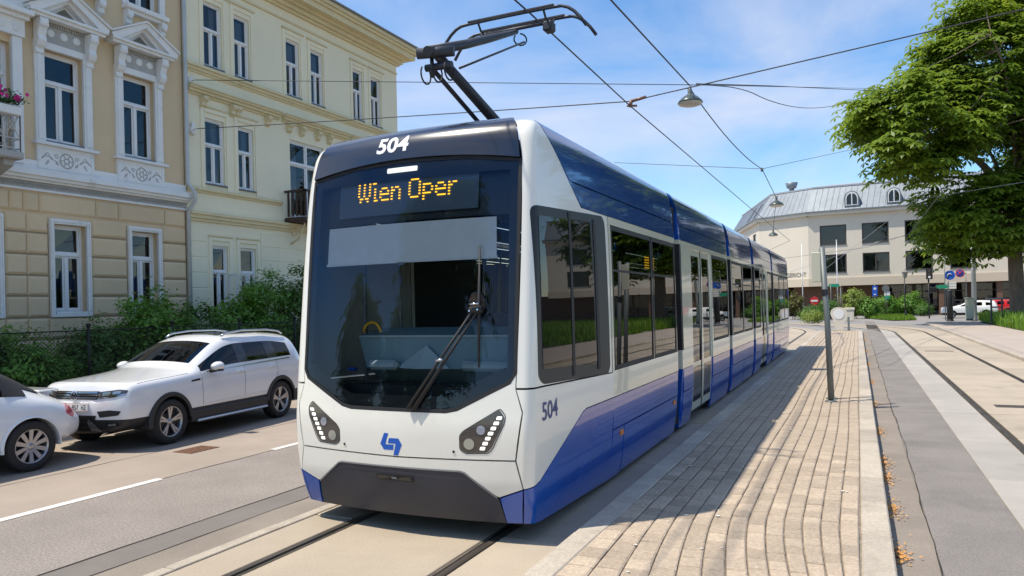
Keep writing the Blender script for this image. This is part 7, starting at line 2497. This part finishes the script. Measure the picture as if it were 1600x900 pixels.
def gp(px, py): q = on_ground(px, py); return (q.x, q.y)
patch('grass_verge', [gp(1350, 497), gp(1395, 501), gp(1432, 500), gp(1420, 493.5), gp(1375, 492)], .02, 6000, .1, .32, 'short grass verge under the blue sign by the road', grass_leaf, wid=.035)
patch('flower_bed_grass', [(7.6, 36), (7.6, 52), (8.2, 66), (13, 68), (20, 60), (22, 36)], .10, 16000, .35, .95, 'tall yellow-green grasses in the bed round the chestnut', grass_leaf, wid=.03, lean=.6)
patch('flower_bed_grass', [(7.7, -2), (7.7, 36), (26, 36), (26, -2)], .08, 9000, .2, .5, 'grass strip along the right pavement, mirrored in the tram windows', grass_leaf, wid=.06, lean=.6)

# ---------- driver
skin_m = M('skin', (.50, .30, .22), .55, noise=(20, .05))
shirt_m = M('shirt_blue', (.22, .30, .42), .8)
hair_m = M('hair_grey', (.35, .33, .31), .8)
dv = thing('person', (TX + .05, 6.75, 1.03), 'tram driver with grey hair and glasses sitting behind the windshield', 'person')
def skinned(name, pts, edges, rad, mat, parent, lv=2):
    me = bpy.data.meshes.new(name)
    o_ = origin_of(parent)
    me.from_pydata([tuple(Vector(p) - o_) for p in pts], edges, [])
    o = bpy.data.objects.new(name, me); COL.objects.link(o)
    md = o.modifiers.new('k', 'SKIN'); s2 = o.modifiers.new('s', 'SUBSURF'); s2.levels = lv; s2.render_levels = lv
    for i, r_ in enumerate(rad):
        me.skin_vertices[0].data[i].radius = (r_ if isinstance(r_, tuple) else (r_, r_))
    me.skin_vertices[0].data[0].use_root = True
    bpy.context.view_layer.update()
    ev = bpy.data.meshes.new_from_object(o.evaluated_get(bpy.context.evaluated_depsgraph_get()))
    bpy.data.objects.remove(o)
    ev.materials.clear(); ev.materials.append(mat)
    ev.polygons.foreach_set('use_smooth', [True] * len(ev.polygons))
    return link_mesh(name, ev, parent)
u0, Y0 = TX + .05, 6.78
body_pts = [(u0, Y0 + .08, .92), (u0, Y0 + .05, 1.15), (u0, Y0 + .02, 1.42), (u0, Y0, 1.56), (u0, Y0 - .02, 1.66),
            (u0 - .2, Y0, 1.50), (u0 - .27, Y0 - .1, 1.25), (u0 - .18, Y0 - .36, 1.20), (u0 + .2, Y0, 1.50), (u0 + .27, Y0 - .1, 1.25), (u0 + .18, Y0 - .36, 1.20),
            (u0 - .1, Y0 - .1, .92), (u0 - .13, Y0 - .42, .92), (u0 - .13, Y0 - .45, .5), (u0 + .1, Y0 - .1, .92), (u0 + .13, Y0 - .42, .92), (u0 + .13, Y0 - .45, .5)]
body_pts = [(x, y, z + .18) for x, y, z in body_pts]
skinned('body', body_pts, [(0, 1), (1, 2), (2, 3), (3, 4), (3, 5), (5, 6), (6, 7), (3, 8), (8, 9), (9, 10), (0, 11), (11, 12), (12, 13), (0, 14), (14, 15), (15, 16)],
        [(.17, .13), (.17, .13), (.18, .13), (.12, .09), .06, .075, .055, .04, .075, .055, .04, .085, .07, .05, .085, .07, .05], shirt_m, dv)
def blob(name, c, rx, ry, rz, mat, parent, fn=None, n=20):
    mb = MB(); prof = []
    vs, fs = [], []
    for i in range(n // 2 + 1):
        ph = math.pi * i / (n // 2)
        for k in range(n):
            w = 2 * math.pi * k / n
            p = Vector((rx * math.sin(ph) * math.cos(w), ry * math.sin(ph) * math.sin(w), rz * math.cos(ph)))
            if fn: p = fn(p)
            vs.append(Vector(c) + p)
    for i in range(n // 2):
        for k in range(n):
            k2 = (k + 1) % n
            fs.append((i * n + k, i * n + k2, (i + 1) * n + k2, (i + 1) * n + k))
    mb.add(vs, fs, True)
    return mb.build(name, mat, parent)
def face_fn(p):
    q = p.copy()
    if p.z < 0: q.x *= 1 + .32 * p.z / .12 * .8; 
    if p.y < -.05 and abs(p.x) < .022 and -.045 < p.z < .02: q.y -= .020        # nose
    if p.y < -.05 and .018 < abs(p.x) < .05 and .0 < p.z < .03: q.y += .008     # eye sockets
    return q
hc = (u0, Y0 - .035, 1.98)
hd_ = blob('head', hc, .077, .098, .122, skin_m, dv, face_fn, 36)
blob('hair', (hc[0], hc[1] + .018, hc[2] + .028), .083, .098, .108, hair_m, hd_, lambda p: p if p.y > -.03 or p.z > .05 else Vector((p.x * .8, p.y * .6, p.z)), 24)
for s in (-1, 1):
    blob('ear', (hc[0] + s * .076, hc[1] + .008, hc[2] + .0), .012, .02, .032, skin_m, hd_, None, 10)
    blob('eye', (hc[0] + s * .032, hc[1] - .086, hc[2] + .018), .012, .008, .007, black_gloss, hd_, None, 8)
mb = MB()
for s in (-1, 1):
    mb.path([(hc[0] + s * .034 + .024 * math.cos(w), hc[1] - .104, hc[2] + .016 + .017 * math.sin(w)) for w in [k * math.pi / 8 for k in range(17)]], .0025, 4)
    mb.path([(hc[0] + s * .058, hc[1] - .10, hc[2] + .02), (hc[0] + s * .078, hc[1] + .01, hc[2] + .02)], .0025, 4)
mb.build('glasses', black_gloss, hd_)
blob('mouth', (hc[0], hc[1] - .084, hc[2] - .058), .022, .008, .005, M('lips', (.38, .16, .13), .5), hd_, None, 8)
for s in (-1, 1):
    hx = Vector((u0 + s * .17, Y0 - .42, 1.38))
    pts = [hx + Vector((0, .05, 0)), hx, hx + Vector((0, -.035, -.005))]
    ed = [(0, 1), (1, 2)]; rd = [.026, .03, .028]
    for q in range(4):
        b = len(pts); x_ = (-.024 + .016 * q)
        L_ = (.05, .058, .054, .042)[q]
        pts += [hx + Vector((x_, -.055, -.004)), hx + Vector((x_ * 1.1, -.055 - L_ * .6, -.014)), hx + Vector((x_ * 1.1, -.055 - L_, -.036))]
        ed += [(2, b), (b, b + 1), (b + 1, b + 2)]; rd += [.009, .0085, .007]
    b = len(pts); pts += [hx + Vector((-s * .034, -.01, 0)), hx + Vector((-s * .052, -.04, -.012))]; ed += [(1, b), (b, b + 1)]; rd += [.011, .009]
    skinned('hand', pts, ed, rd, skin_m, dv, 1)
